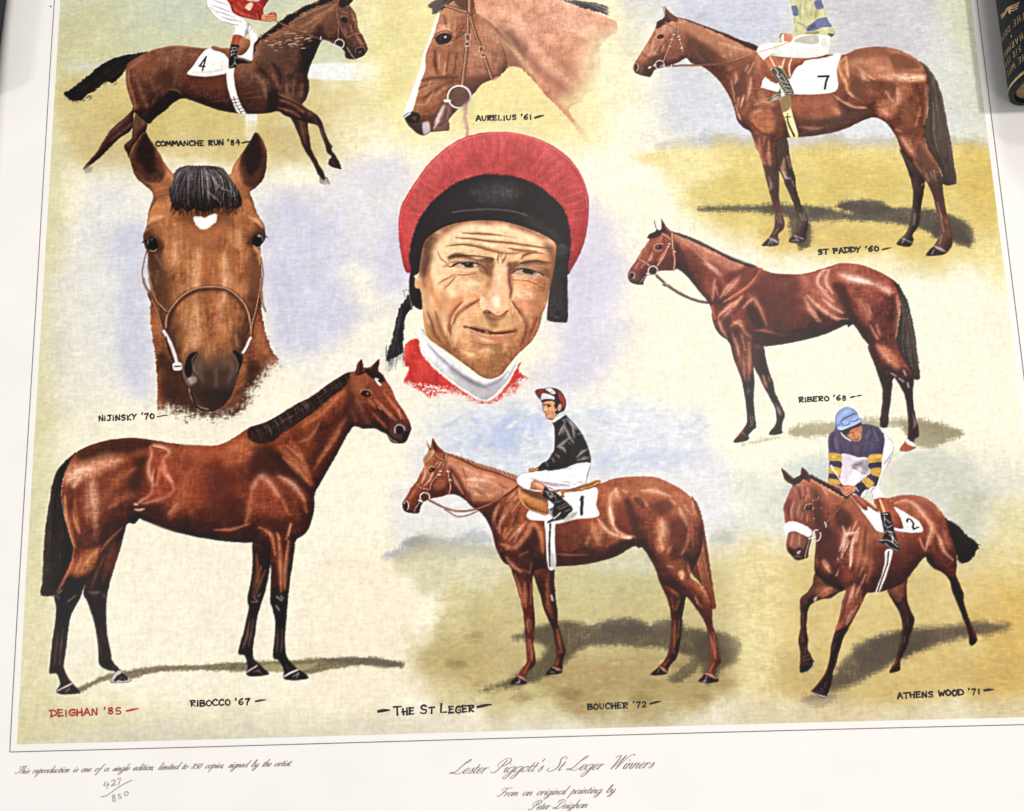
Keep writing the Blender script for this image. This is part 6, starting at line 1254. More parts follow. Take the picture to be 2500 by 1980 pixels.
strokes([[(340,330),(420,270),(500,230)],[(380,340),(460,290)]], (196,124,90), .6, 10, 26)
fill([(330,90),(420,140),(560,210),(620,250),(540,250),(420,190)], (32,18,18), .85, 14)
fill([(295,350),(330,330),(325,370),(300,385)], (206,170,154), .85, 8)
fill([(1120,220),(1250,150),(1270,300),(1200,380),(1130,330)], (130,70,48), .7, 30, 0, .3)
strokes([[(1150,260),(1220,330)],[(1280,560),(1290,640)],[(1220,700),(1250,620)],[(1260,750),(1250,820)]], (140,96,82), .5, 8, 18)
strokes([[(200,380),(220,400)],[(180,500),(190,640)],[(170,760),(200,800)],[(210,860),(205,920)],[(170,980),(240,950)],[(180,1010),(260,990)],[(200,1040),(270,1050)]], (126,104,104), .6, 7, 16)
line([(300,1030),(290,1070),(240,1120),(200,1135)], 12, (226,218,214), .9, 4)
frame(*G)
h.add([(435,380),(450,392),(495,430),(510,425),(530,415),(540,375),(570,400),(585,425),(640,440),(700,470),(760,500),(800,520),(850,600),(920,690),(1000,560),(960,545),(1010,525),(1080,516),(1140,522),(1200,550),(1250,600),(1280,660),(1300,730),(1325,800),(1330,870),(1325,920),(1340,960),(1365,1020),(1365,1060),(1380,1110),(1400,1170),(1430,1230),(1432,1260),(1410,1285),(1392,1275),(1390,1230),(1370,1170),(1340,1090),(1310,1020),(1290,950),(1250,910),(1210,890),(1180,860),(1165,835),(1110,900),(1060,960),(980,1000),(900,1015),(870,1020),(850,1060),(820,1120),(780,1190),(750,1250),(735,1300),(720,1360),(700,1420),(690,1480),(668,1540),(650,1550),(595,1525),(590,1515),(620,1480),(660,1420),(680,1350),(690,1280),(705,1220),(730,1140),(745,1060),(760,1000),(700,975),(640,945),(610,920),(602,880),(605,820),(612,740),(600,700),(585,760),(575,800),(570,835),(555,840),(545,845),(510,848),(480,820),(465,800),(460,760),(470,700),(455,660),(450,620),(445,580),(460,540),(480,490),(490,465),(460,450),(440,410)], 2.6, .5)
h.solid([(52,22,20),(92,42,32),(134,66,46),(160,86,62),(182,110,84)], (-.25,-.9), (5,14,28), 1.0, .14, .05)
frame(*HD)
# neck and chest
fill([(480,260),(600,300),(760,380),(900,490),(1000,480),(1100,620),(1250,780),(1350,940),(1300,1100),(1100,900),(900,640),(700,500),(520,360)], (158,84,58), .6, 40, 0, .3)
strokes([[(490,270),(640,340),(760,420),(900,490)],[(640,380),(700,460)]], (226,166,128), .7, 12, 30)
fill([(520,420),(640,560),(640,760),(700,900),(820,1000),(800,1300),(600,1240),(540,1060),(520,800)], (74,36,32), .75, 46, 0, .3)
fill([(840,640),(960,700),(1000,820),(900,900),(820,800)], (70,34,30), .7, 36, 0, .3)
fill([(560,1120),(700,1180),(820,1300),(800,1460),(700,1360),(560,1300)], (84,40,34), .6, 36, 0, .3)
strokes([[(900,880),(930,980),(900,1100),(860,1200)],[(1000,900),(950,1020),(920,1120),(890,1290)],[(1110,900),(1060,1020),(1020,1180),(1010,1300),(1000,1440)],[(1080,820),(1020,960)],[(990,1080),(930,1200)],[(840,1300),(870,1360)],[(860,1410),(820,1520)],[(1110,960),(1080,1080)]], (238,184,160), .7, 10, 30)
strokes([[(940,980),(1000,980),(1080,960)],[(970,1060),(950,1160)],[(1040,1040),(1000,1200)],[(1020,1280),(1000,1400)]], (252,220,204), .65, 7, 18)
strokes([[(640,1340),(700,1420),(740,1480)],[(660,1320),(720,1400)]], (216,152,122), .75, 12, 36)
strokes([[(860,1320),(860,1400),(800,1500)],[(920,1340),(960,1400)]], (64,30,28), .75, 10, 24)
fill([(900,1440),(1060,1440),(1080,1560),(960,1640),(880,1560)], (140,62,46), .6, 36, 0, .3)
strokes([[(1160,960),(1130,1200),(1080,1460)],[(1230,1000),(1200,1300),(1130,1500)],[(1300,1160),(1270,1400),(1220,1600)]], (190,116,84), .55, 16, 44)
strokes([[(1200,900),(1180,1200)],[(1320,1060),(1310,1300)]], (96,46,36), .55, 16, 44)
fill([(560,1460),(700,1560),(900,1660),(940,1690),(840,1680),(660,1600)], (40,20,20), .8, 16)
# head
fill([(210,380),(440,340),(480,420),(500,640),(490,760),(560,900),(600,1000),(560,1080),(460,1100),(400,1290),(240,1280),(170,1150),(190,960),(130,640)], (132,70,54), .45, 30, 0, .2)
fill([(100,120),(200,180),(275,270),(250,320),(170,300),(120,230)], (88,48,42), .92, 8); strokes([[(120,150),(170,240),(220,290)],[(110,140),(140,220)]], (40,22,22), .7, 8, 24); strokes([[(200,200),(260,270)]], (190,130,108), .6, 6, 14)
fill([(362,110),(430,160),(470,220),(470,300),(420,280),(360,240)], (86,48,42), .92, 8); strokes([[(380,140),(400,220),(420,270)]], (40,22,22), .7, 8, 30)
fill([(210,320),(280,240),(350,210),(380,260),(300,340),(220,350)], (58,34,30), .9, 12)
fill([(150,560),(230,540),(260,700),(220,780),(160,680)], (116,54,44), .6, 24)
fill([(260,560),(370,560),(360,700),(300,780),(250,700)], (150,92,76), .6, 24)
strokes([[(250,380),(290,440)],[(370,360),(380,480)],[(440,380),(460,500)],[(260,560),(230,680),(240,790)],[(340,600),(310,720)],[(390,700),(360,790)],[(440,740),(440,820)],[(430,480),(420,540)]], (222,154,126), .65, 9, 22)
strokes([[(330,400),(350,520)],[(380,620),(400,720)],[(200,620),(190,740)],[(290,720),(280,800)],[(480,560),(500,760)]], (76,36,34), .65, 10, 26)
fill([(410,640),(450,605),(495,615),(480,655),(430,670)], (24,14,16), .95, 5); line([(405,655),(430,600),(490,585)], 13, (200,140,116), .75, 5); fill([(445,622),(460,615),(466,628),(452,634)], (200,180,170), .5, 4)
fill([(190,960),(320,960),(440,1040),(400,1160),(280,1180),(190,1100)], (150,92,74), .6, 26)
strokes([[(250,980),(230,1120)],[(340,1000),(330,1120)]], (206,150,126), .6, 14, 36)
fill([(180,1160),(260,1180),(380,1180),(370,1290),(310,1312),(240,1270)], (54,32,34), .8, 12)
fill([(290,1190),(340,1150),(370,1190),(340,1250),(300,1240)], (24,14,18), .95, 6); fill([(300,1220),(350,1190),(350,1230),(320,1250)], (196,150,146), .8, 6); fill([(215,1190),(250,1200),(240,1240)], (24,14,18), .95, 5); line([(260,1270),(350,1280)], 14, (150,116,116), .7, 6)
fill([(380,1300),(420,1160),(480,1080),(470,1180),(440,1300)], (70,38,36), .9, 8); line([(410,1280),(440,1150),(470,1060)], 10, (214,180,168), .8, 4); line([(385,1300),(405,1200),(440,1100)], 9, (40,20,22), .85, 4)
# noseband and bridle
nb = Fig('noseband', 'white sheepskin noseband', h.id); nb.add([(135,880),(170,830),(240,815),(340,840),(440,890),(500,950),(490,1000),(450,1020),(360,980),(280,945),(200,960),(165,1000),(135,950)], 5, 1)
nb.solid([(214,208,212),(240,236,238),(250,248,250)], gain=.6)
clip(h.m); line([(290,345),(380,340),(480,370)], 20, (150,86,72), .9, 5); line([(300,338),(400,336)], 7, (236,190,174), .8, 4)
line([(500,380),(510,600),(500,800),(520,920)], 14, (110,62,52), .8, 5)
for q in ((510,540),(555,530),(580,505),(620,630),(515,640),(520,770)): line([q,(q[0]+4,q[1]+12)], 10, (226,180,160), .8, 4)
line([(520,540),(600,520)], 10, (110,62,52), .8, 4)
clip()
ring=[(560+52*math.cos(t),1000+72*math.sin(t)) for t in np.linspace(0,6.3,16)]
line(ring, 13, (206,196,192), .95, 4); line([(460,1040),(540,1020)], 18, (226,220,216), .9, 4)
line([(590,940),(700,820),(840,660),(980,490)], 24, (130,76,50), .95, 5); line([(590,950),(680,850)], 28, (84,46,40), .9, 5); line([(670,830),(685,890)], 13, (232,222,216), .9, 4)
line([(1010,490),(1150,680),(1300,880),(1400,1040)], 18, (176,130,110), .95, 5); line([(1016,520),(1150,700),(1300,900),(1390,1030)], 9, (70,40,34), .8, 4)
# braided mane
clip()
for i in range(9):
    t_=i/8; x=490+t_*440; y=225+t_*250; fill([(x-30,y+10),(x-10,y-22),(x+30,y-10),(x+44,y+20),(x+10,y+44)], (44,26,24), .95, 6); line([(x-10,y-8),(x+24,y+4)], 8, (100,76,66), .6, 4)
# barrel, quarters
frame(*G); clip(h.m)
fill([(900,760),(1150,740),(1160,830),(1060,950),(950,1000),(880,1010),(900,880)], (98,44,32), .65, 30, 0, .3)
fill([(900,930),(1020,900),(1130,850),(1060,960),(980,1000),(890,1016)], (58,28,24), .75, 14, 0, .3)
fill([(1000,540),(1100,525),(1200,560),(1270,660),(1240,700),(1180,620),(1080,570)], (124,58,40), .6, 20, 0, .3)
strokes([[(1010,560),(1070,545),(1120,570),(1160,620),(1200,680),(1180,760),(1170,800)],[(1200,690),(1240,740),(1260,800),(1310,850)],[(1140,740),(1160,790)]], (226,160,128), .75, 5, 12)
strokes([[(1180,640),(1215,700),(1190,760)],[(1260,700),(1290,780)]], (206,130,96), .6, 8, 18)
fill([(1200,780),(1290,820),(1320,900),(1270,900),(1210,860)], (120,58,42), .55, 18, 0, .3)
fill([(1165,830),(1210,840),(1220,890),(1180,862)], (50,24,22), .8, 8)
strokes([[(1220,720),(1230,800)],[(1240,850),(1290,930)]], (80,36,30), .55, 10, 26)
fill([(1280,930),(1340,950),(1370,1060),(1400,1180),(1434,1270),(1390,1290),(1360,1160),(1310,1030)], (36,22,22), .85, 10, 0, .2)
frame(*LG)
fill([(620,260),(780,240),(820,380),(720,520),(640,640),(560,660),(590,500)], (168,96,70), .55, 30, 0, .3)
strokes([[(720,200),(690,320),(630,440)],[(780,220),(740,330)],[(760,420),(700,540),(640,620)],[(700,480),(650,580)],[(840,100),(800,200)]], (226,168,142), .65, 9, 24)
strokes([[(660,280),(620,460),(570,600)],[(780,420),(700,580),(650,680)],[(870,260),(810,400)]], (90,44,36), .6, 12, 28)
fill([(520,700),(660,660),(620,860),(540,960),(500,1160),(440,1400),(270,1380),(300,1300),(400,1180),(460,980),(480,820)], (34,20,22), .88, 14, 0, .2)
strokes([[(520,760),(560,720)],[(520,820),(500,900)],[(430,1240),(410,1290)],[(370,1300),(400,1340)],[(320,1330),(380,1350)]], (126,106,108), .6, 8, 18)
line([(275,1345),(340,1370),(430,1395)], 14, (190,180,184), .85, 5)
clip()
# cloth, saddle, girth
frame(*J)
cl = Fig('number_cloth', 'white saddle cloth with a black 2', h.id)
cl.add([(520,1180),(600,1160),(700,1240),(760,1330),(790,1430),(690,1420),(620,1330)], 4, .3); cl.add([(865,1160),(960,1200),(1060,1260),(1150,1320),(1190,1425),(1060,1440),(900,1420),(880,1380),(970,1390),(950,1290)], 4, .3)
cl.solid([(200,198,202),(226,224,226),(238,236,236)], gain=.3)
line([(1015,1310),(1030,1290),(1060,1300),(1085,1340),(1080,1380),(1092,1400)], 22, (30,24,30), .98, 4); line([(1085,1402),(1140,1380)], 18, (30,24,30), .98, 4); line([(1015,1312),(1022,1322)], 20, (30,24,30), .98, 4)
gi = Fig('girth', 'white double girth', h.id); frame(*G); gi.add([(965,800),(1000,800),(990,860),(965,940),(935,1010),(915,1012),(945,930),(962,860)], 3); gi.solid([(206,190,184),(232,222,218)], gain=.4)
line([(982,805),(974,870),(950,940),(926,1010)], 8, (64,30,28), .9, 2.5)
sd = Fig('saddle', 'red-brown saddle and flap', h.id); frame(*J)
sd.add([(400,1020),(480,1040),(560,1080),(680,1170),(700,1220),(660,1200),(580,1150),(585,1190),(540,1190),(480,1120)], 4); sd.add([(800,1080),(860,1110),(870,1160),(940,1270),(970,1360),(965,1400),(860,1370),(830,1260)], 4)
sd.solid([(120,54,34),(156,76,50),(186,106,76)], gain=.6)
strokes([[(500,1070),(560,1140)],[(600,1110),(660,1170)]], (226,160,130), .6, 8, 20); line([(860,1270),(950,1280)], 7, (110,50,34), .8, 4)
rd = Fig('rider', 'jockey in purple and yellow hooped silks, pale blue cap with goggles', h.id)
rd.add([(230,240),(225,170),(260,105),(330,65),(390,68),(450,100),(490,170),(520,195),(515,240),(600,250),(700,285),(750,340),(830,410),(865,480),(850,600),(800,700),(740,800),(720,880),(710,950),(760,1010),(790,1065),(800,1090),(830,1220),(850,1300),(880,1420),(900,1500),(920,1570),(930,1640),(870,1630),(790,1580),(700,1540),(700,1520),(750,1510),(760,1440),(740,1330),(720,1230),(690,1180),(650,1090),(640,1020),(590,960),(560,1040),(500,1050),(430,1010),(350,1045),(310,1010),(280,970),(190,920),(150,890),(160,700),(150,560),(145,440),(160,370),(220,300)], 3, .3)
rd.solid([(58,46,70),(80,68,96),(102,92,120)], (-.4,-.8), gain=.5)
strokes([[(200,340),(190,480),(220,540)],[(280,480),(300,560)],[(400,480),(420,580)],[(560,280),(680,340),(720,440)],[(600,480),(560,580)],[(640,360),(600,420)],[(520,500),(500,600)]], (54,42,66), .6, 12, 30)
strokes([[(230,400),(250,520)],[(640,300),(700,420)],[(600,320),(560,400)]], (126,116,146), .5, 14, 30)
# vest and sleeves
fill([(300,575),(400,590),(480,615),(590,625),(610,780),(520,860),(440,930),(370,920),(320,920),(280,850),(290,700)], (206,196,204), 1, 5, .4)
fill([(420,690),(520,640),(600,650),(600,760),(540,780),(500,720),(440,740)], (140,126,134), .85, 16, 1, .4); strokes([[(440,700),(520,680)],[(480,770),(580,800)],[(420,720),(480,760)]], (96,82,92), .6, 8, 20); fill([(400,800),(470,760),(500,800),(420,920),(370,910)], (238,234,238), .8, 16)
for q,c_ in (([(150,565),(290,580),(290,655),(160,650)],(192,152,60)),([(160,655),(290,660),(285,735),(160,720)],(70,58,84)),([(155,720),(285,735),(275,820),(160,790)],(192,152,60)),([(155,790),(275,815),(260,860),(155,850)],(72,60,84)),([(150,850),(260,860),(290,900),(200,920),(150,895)],(190,148,62)),([(600,590),(745,580),(740,665),(600,680)],(192,152,60)),([(600,680),(740,665),(735,735),(610,740)],(66,54,80)),([(615,745),(738,730),(735,840),(640,820)],(190,150,62)),([(580,810),(640,810),(725,850),(690,940),(650,880),(580,840)],(72,60,86)),([(515,870),(570,830),(650,890),(620,950),(560,930)],(190,150,64)),([(440,930),(515,880),(570,940),(520,990),(450,1000)],(60,48,72))):
    fill(q, c_, 1, 5, .4)
strokes([[(190,600),(260,620)],[(620,620),(720,600)],[(640,780),(720,760)],[(180,750),(260,770)]], (226,190,104), .6, 8, 22); strokes([[(200,640),(280,600)],[(650,650),(720,640)],[(560,880),(580,900)],[(180,780),(250,800)]], (130,96,40), .6, 6, 16)
# hands, whip
fill([(280,970),(340,920),(440,930),(445,980),(400,1010),(350,1040),(310,1010)], (196,124,88), 1, 5); strokes([[(300,970),(350,940)],[(320,990),(380,960)],[(340,1020),(400,990)]], (110,60,44), .7, 4, 9); strokes([[(330,950),(400,940)]], (236,180,144), .6, 6, 14)
fill([(190,900),(290,930),(300,960),(220,930)], (190,118,80), 1, 5); line([(185,715),(230,780),(315,915)], 12, (240,232,210), .95, 4); line([(180,705),(200,740)], 22, (246,240,226), .95, 5); line([(450,940),(480,985)], 10, (210,206,214), .9, 4)
# breeches and boot
fill([(765,330),(830,410),(865,480),(850,600),(800,700),(740,800),(745,600),(770,450)], (236,230,232), 1, 6); fill([(740,760),(800,700),(720,920),(700,960),(680,940)], (232,226,228), 1, 6); strokes([[(860,540),(800,640),(750,700)],[(840,620),(760,780)]], (130,118,124), .7, 5, 12)
fill([(600,960),(700,930),(760,1010),(790,1065),(660,1080),(640,1020)], (240,234,236), 1, 6); fill([(500,1050),(560,970),(610,1000),(650,1100),(580,1080)], (206,198,206), 1, 6); strokes([[(620,1000),(640,960),(690,940)],[(500,1050),(520,1000)]], (110,98,104), .6, 5, 12)
fill([(650,1085),(795,1065),(835,1215),(715,1230)], (170,86,54), 1, 5); line([(720,1080),(770,1215)], 24, (238,186,150), .8, 7); line([(690,1090),(735,1225)], 14, (120,56,36), .7, 6)
fill([(720,1235),(830,1220),(850,1320),(880,1430),(920,1570),(930,1640),(860,1630),(780,1570),(690,1540),(690,1525),(750,1500),(770,1420),(740,1320)], (32,22,26), 1, 4)
for p_ in ([(750,1240),(800,1236)],[(770,1260),(770,1340),(800,1380)],[(780,1290),(830,1330)],[(800,1390),(850,1360)],[(810,1430),(870,1440)],[(820,1460),(870,1500)],[(860,1500),(915,1560)],[(850,1540),(920,1600)],[(770,1450),(800,1420),(850,1460),(860,1540)],[(690,1530),(780,1520),(850,1540)],[(780,1560),(840,1610),(920,1640)]): line(p_, 9, (190,180,180), .85, 4)
# face, cap
fill([(290,330),(340,310),(420,270),(500,240),(520,320),(515,400),(480,440),(420,430),(360,380)], (184,118,80), 1, 5)
fill([(290,320),(420,260),(505,235),(500,270),(400,310),(350,370)], (54,34,34), .85, 9); strokes([[(370,350),(420,340)],[(440,320),(490,300)],[(420,420),(480,410)],[(430,340),(420,390)],[(500,300),(515,380)],[(455,430),(480,436)]], (96,54,38), .75, 5, 11); strokes([[(450,350),(460,390)],[(390,370),(420,400)],[(480,350),(500,370)]], (236,176,132), .7, 6, 15)
line([(290,345),(330,390),(400,430)], 12, (236,232,236), .9, 4)
cp = [(232,240),(228,170),(265,105),(330,66),(390,68),(450,100),(490,170),(535,195),(500,225),(420,265),(340,300),(270,312),(240,270)]
fill(cp, (128,152,200), 1, 4); fill([(250,180),(300,110),(380,80),(380,120),(300,180),(260,230)], (160,182,222), .75, 20); fill([(260,290),(400,250),(520,200),(480,235),(350,295),(280,310)], (170,184,214), .8, 8)
line([(290,220),(330,180),(460,130),(480,150)], 12, (66,74,116), .9, 4); fill([(300,230),(330,200),(380,210),(420,190),(470,150),(485,190),(400,240),(330,265)], (150,168,210), .9, 5); line([(300,235),(320,262),(370,250),(390,215),(430,215),(480,190)], 8, (60,66,108), .9, 4); line([(245,265),(290,240)], 10, (76,84,124), .8, 4)
clip()
for f_ in (far,h,tail,nb,cl,gi,sd,rd): f_.mark()

# ---- bay horse standing, facing right (lower left)
h = Fig('printed_horse', 'bay horse standing in profile facing right, lower left of the print')
frame(0,880,2.109)
hz = 880
# ground shadow
fill([(400,1690),(470,1655),(570,1610),(680,1590),(800,1572),(1000,1565),(1250,1550),(1500,1540),(1700,1530),(1900,1528),(1990,1540),(2080,1560),(2060,1585),(1960,1570),(1850,1568),(1700,1590),(1600,1612),(1480,1600),(1300,1600),(1000,1592),(800,1605),(700,1632),(560,1640),(420,1706)], (92,76,44), .85, 7, 1.6, .25)
fill([(1640,1535),(1900,1526),(2080,1556),(1990,1585),(1850,1566)], (70,66,60), .55, 8, 2.2, .5)
fill([(1300,1590),(1420,1560),(1500,1590),(1420,1600)], (196,186,130), .5, 8)
fill([(1440,1580),(1560,1562),(1640,1558),(1560,1596)], (200,190,140), .5, 8)
# far hind leg, far fore leg
far = Fig('far_legs', None, h.id)
far.add([(660,830),(640,930),(600,1060),(575,1150),(560,1230),(558,1330),(563,1400),(580,1500),(590,1545),(630,1590),(680,1635),(672,1652),(590,1658),(578,1640),(600,1600),(560,1590),(520,1560),(515,1480),(505,1400),(490,1330),(460,1240),(440,1200),(455,1130),(500,1020),(540,940),(600,880)], 3)
far.add([(1310,925),(1390,940),(1400,1010),(1392,1090),(1375,1170),(1350,1250),(1330,1320),(1320,1400),(1308,1470),(1312,1530),(1340,1560),(1388,1605),(1380,1618),(1300,1625),(1272,1610),(1280,1580),(1265,1520),(1232,1508),(1240,1460),(1258,1400),(1275,1320),(1285,1270),(1278,1220),(1295,1140),(1305,1040)], 3)
far.solid([(26,14,14),(38,22,20),(56,32,26),(84,48,36)], gain=.7)
strokes([[(600,940),(570,1040),(545,1130)],[(630,930),(600,1030),(580,1120)]], (120,60,36), .75, 10, 24)
strokes([[(545,1010),(510,1090),(480,1170)]], (140,80,52), .5, 5, 10)
strokes([[(470,1190),(500,1196),(530,1190)],[(540,1200),(545,1210),(548,1212)]], (120,98,96), .7, 5, 12)
strokes([[(540,1260),(536,1280)],[(505,1370),(520,1450),(535,1520)],[(530,1380),(550,1460)],[(565,1500),(550,1530)]], (96,72,72), .6, 4, 8)
strokes([[(590,1570),(600,1580)]], (150,130,130), .6, 4, 8)
fill([(600,1604),(640,1594),(680,1636),(670,1654),(590,1656),(578,1640)], (196,182,180), .9, 4, .8)
fill([(606,1625),(640,1606),(668,1638),(600,1648)], (34,22,24), .95, 4, .8)
strokes([[(620,1640),(634,1628)],[(645,1640),(650,1632)]], (180,170,170), .8, 3, 5)
strokes([[(1325,1000),(1330,1080),(1310,1200)],[(1370,1080),(1345,1140),(1320,1210)]], (140,80,50), .75, 6, 12)
strokes([[(1350,1060),(1330,1140)]], (176,116,82), .7, 4, 7)
strokes([[(1310,1215),(1330,1235)],[(1300,1240),(1330,1240)],[(1345,1200),(1335,1215)]], (170,150,150), .75, 4, 8)
strokes([[(1290,1340),(1275,1420),(1255,1480)],[(1310,1330),(1300,1400),(1285,1470)]], (130,100,96), .7, 4, 8)
strokes([[(1300,1530),(1310,1560)]], (110,84,84), .6, 4, 8)
fill([(1290,1588),(1330,1568),(1386,1606),(1300,1626),(1272,1612)], (52,34,36), .9, 4, .5)
line([(1274,1604),(1300,1586),(1328,1570)], 8, (182,166,166), .9, 3)
strokes([[(1310,1600),(1340,1595)],[(1330,1590),(1350,1610)]], (134,110,114), .7, 4, 8)
# tail
tail = Fig('tail', None, h.id)
tail.add([(400,478),(370,498),(325,540),(295,590),(278,650),(262,740),(248,830),(240,930),(233,1030),(230,1130),(222,1205),(290,1205),(330,1150),(370,1060),(390,980),(380,920),(350,830),(328,720),(328,650),(350,570)], 4, 1.2)
tail.solid([(22,14,14),(32,22,20),(50,38,34),(74,60,54)], (-.9,-.2), gain=.6)
hairs([(330,540),(285,680),(262,860),(245,1180)], [(345,590),(335,760),(360,920),(300,1190)], 70, 5, [(58,46,42),(20,12,12),(84,70,64),(36,26,22)], .6, 3, 2, 11)
clip()
for i in range(26):
    x = 224+i*2.7; line([(x,1170),(x-3+rng.normal(0,2),1200+rng.uniform(0,16))], 4, (56,44,40), .6, 2)
# body
h.add([(400,478),(470,440),(560,412),(650,402),(710,402),(800,412),(900,430),(1000,440),(1090,441),(1160,425),(1230,385),(1290,345),(1370,320),(1450,275),(1530,225),(1600,190),(1680,130),(1760,78),(1800,60),(1830,55),(1838,20),(1862,-6),(1870,20),(1878,36),(1910,30),(1950,-8),(1955,10),(1948,50),(1970,70),(1985,95),(2020,150),(2040,200),(2080,260),(2118,335),(2112,370),(2090,420),(2040,428),(2010,418),(1995,385),(1970,370),(1930,352),(1870,352),(1825,340),(1800,370),(1770,420),(1740,480),(1700,550),(1660,620),(1625,685),(1624,740),(1615,800),(1595,860),(1565,900),(1530,925),(1520,980),(1510,1050),(1498,1130),(1490,1200),(1484,1260),(1480,1320),(1472,1400),(1472,1470),(1480,1520),(1520,1570),(1590,1625),(1570,1640),(1500,1644),(1462,1632),(1465,1595),(1440,1545),(1412,1530),(1412,1480),(1420,1400),(1420,1330),(1405,1270),(1396,1240),(1398,1130),(1400,1060),(1380,970),(1310,938),(1230,935),(1130,925),(1000,905),(900,878),(820,850),(740,820),(722,818),(700,842),(672,838),(640,870),(560,950),(530,1000),(500,1080),(450,1150),(420,1230),(380,1300),(365,1370),(355,1450),(345,1520),(340,1580),(370,1640),(420,1700),(400,1712),(330,1716),(300,1700),(320,1660),(300,1610),(266,1608),(268,1560),(280,1450),(295,1350),(300,1270),(290,1200),(330,1130),(370,1050),(388,985),(370,900),(345,800),(328,700),(335,620),(360,540)], 2.4, .5)
h.solid([(44,20,18),(78,34,24),(112,50,30),(136,64,38),(160,84,52)], (-.1,-.95), (5,14,30), 1.0, .14, .07)
D,M,L,LL = (46,24,20),(132,58,34),(182,104,66),(222,160,124)
# darker passages
fill([(430,470),(620,410),(760,410),(780,440),(700,480),(560,490),(450,520)], (56,30,24), .75, 22, 0, .3)
fill([(700,520),(760,500),(745,640),(690,700),(640,650)], (58,30,26), .7, 24, 0, .3)
fill([(700,780),(740,760),(840,815),(1000,880),(1200,925),(1300,935),(1300,880),(1080,850),(900,800)], (62,30,26), .7, 24, 0, .3)
fill([(1080,560),(1200,560),(1230,700),(1180,820),(1060,800)], (92,40,28), .6, 40, 0, .3)
fill([(1290,470),(1400,440),(1480,540),(1400,600),(1310,620),(1280,540)], (62,32,26), .75, 30, 0, .3)
fill([(1180,700),(1260,760),(1240,860),(1160,840)], (72,32,26), .5, 26, 0, .3)
fill([(1360,440),(1440,480),(1530,560),(1600,640),(1600,700),(1540,640),(1450,580)], (66,32,26), .7, 14, 0, .3)
fill([(1340,800),(1420,820),(1490,800),(1480,860),(1380,860)], (72,34,28), .65, 18, 0, .3)
fill([(1550,820),(1610,780),(1600,860),(1540,910)], (80,34,26), .6, 16, 0, .3)
fill([(490,860),(620,800),(660,820),(560,930),(520,960),(480,930)], (62,32,26), .6, 22, 0, .3)
fill([(300,1130),(440,1100),(430,1200),(380,1260),(300,1240)], (26,16,18), .9, 22, 0, .2)
fill([(280,1250),(400,1240),(370,1380),(350,1600),(400,1720),(280,1720),(260,1600)], (30,20,22), .92, 12, 0, .15)
fill([(1390,1200),(1492,1190),(1490,1400),(1500,1540),(1600,1640),(1440,1650),(1400,1500)], (32,20,22), .9, 14, 0, .15)
fill([(1396,1050),(1430,1060),(1440,1200),(1396,1220)], (50,26,22), .7, 10, 0, .2)
fill([(1470,1060),(1510,1040),(1490,1200),(1465,1200)], (50,26,22), .7, 10, 0, .2)
fill([(672,838),(700,790),(730,785),(722,818),(700,842)], (34,20,18), .9, 5, 0, .2)
# neck and head
fill([(1290,345),(1450,270),(1600,190),(1760,80),(1800,60),(1790,120),(1700,200),(1600,280),(1480,350),(1420,410),(1350,430),(1290,410)], (40,26,22), .9, 9, .8, .25)
hairs([(1300,350),(1500,240),(1780,70)], [(1400,420),(1560,310),(1780,130)], 60, 6, [(24,16,14),(70,52,44),(92,74,64),(44,30,26)], .6, 4, 2, 12, (0,.8), (.1,1))
for i in range(40):
    t_ = i/39; x = 1290+t_*500; y = 350-t_*285+6*math.sin(t_*7); line([(x,y),(x+8,y+16),(x+18,y+34)], 5, [(70,52,46),(24,16,14),(96,80,70)][i%3], .6, 2)
fill([(1600,480),(1690,380),(1780,270),(1800,330),(1740,440),(1650,600)], (82,38,28), .7, 20, 0, .3)
fill([(1800,120),(1830,180),(1810,300),(1780,270)], (70,36,28), .7, 14, 0, .3)
fill([(1840,230),(1900,300),(1930,345),(1840,340)], (74,40,32), .7, 14, 0, .2)
strokes([[(1560,340),(1660,270),(1760,170)],[(1500,420),(1540,470),(1600,600)],[(1440,450),(1540,540),(1610,640)],[(1640,520),(1720,400),(1780,300)]], (186,104,62), .6, 10, 22)
strokes([[(1550,420),(1600,400),(1640,330)],[(1700,450),(1750,370)],[(1620,560),(1690,460)]], (200,120,76), .45, 8, 16)
strokes([[(1460,500),(1530,560),(1600,640)],[(1480,440),(1560,510)]], (206,128,84), .6, 6, 14)
fill([(1838,40),(1862,-4),(1872,40),(1860,70),(1830,80)], (60,34,28), .9, 4)
line([(1850,10),(1846,50),(1836,80)], 6, (140,86,60), .6, 3)
fill([(1880,40),(1950,60),(1985,100),(1960,110),(1900,80)], (38,24,22), .9, 8)
line([(1850,70),(1900,60),(1960,110)], 14, (44,28,24), .8, 5)
fill([(1912,40),(1948,0),(1950,50),(1930,55)], (64,36,30), .9, 4)
fill([(1820,90),(1880,130),(1850,170),(1810,150)], (150,88,56), .6, 12)
strokes([[(1830,180),(1850,250),(1900,320)],[(1810,260),(1830,310)]], (112,62,44), .6, 12, 30)
strokes([[(1840,200),(1870,260)],[(1860,210),(1920,220)]], (160,92,60), .6, 8, 20)
strokes([[(1930,200),(1990,260),(2040,310)],[(1980,170),(2030,230),(2080,300)],[(1960,230),(2010,290)],[(1900,200),(1930,240)]], (196,120,88), .65, 5, 10)
strokes([[(1990,130),(2030,190)],[(2000,200),(2060,280)],[(1920,270),(1980,330)],[(1940,300),(1990,350)]], (176,92,62), .7, 6, 14)
strokes([[(2050,250),(2065,300)],[(1950,240),(1962,252)]], (236,190,166), .7, 3, 6)
strokes([[(1940,260),(1970,270),(2000,320)],[(1930,310),(1975,350)],[(1900,120),(1890,150)],[(1880,230),(1900,280)]], (60,30,26), .6, 5, 9)
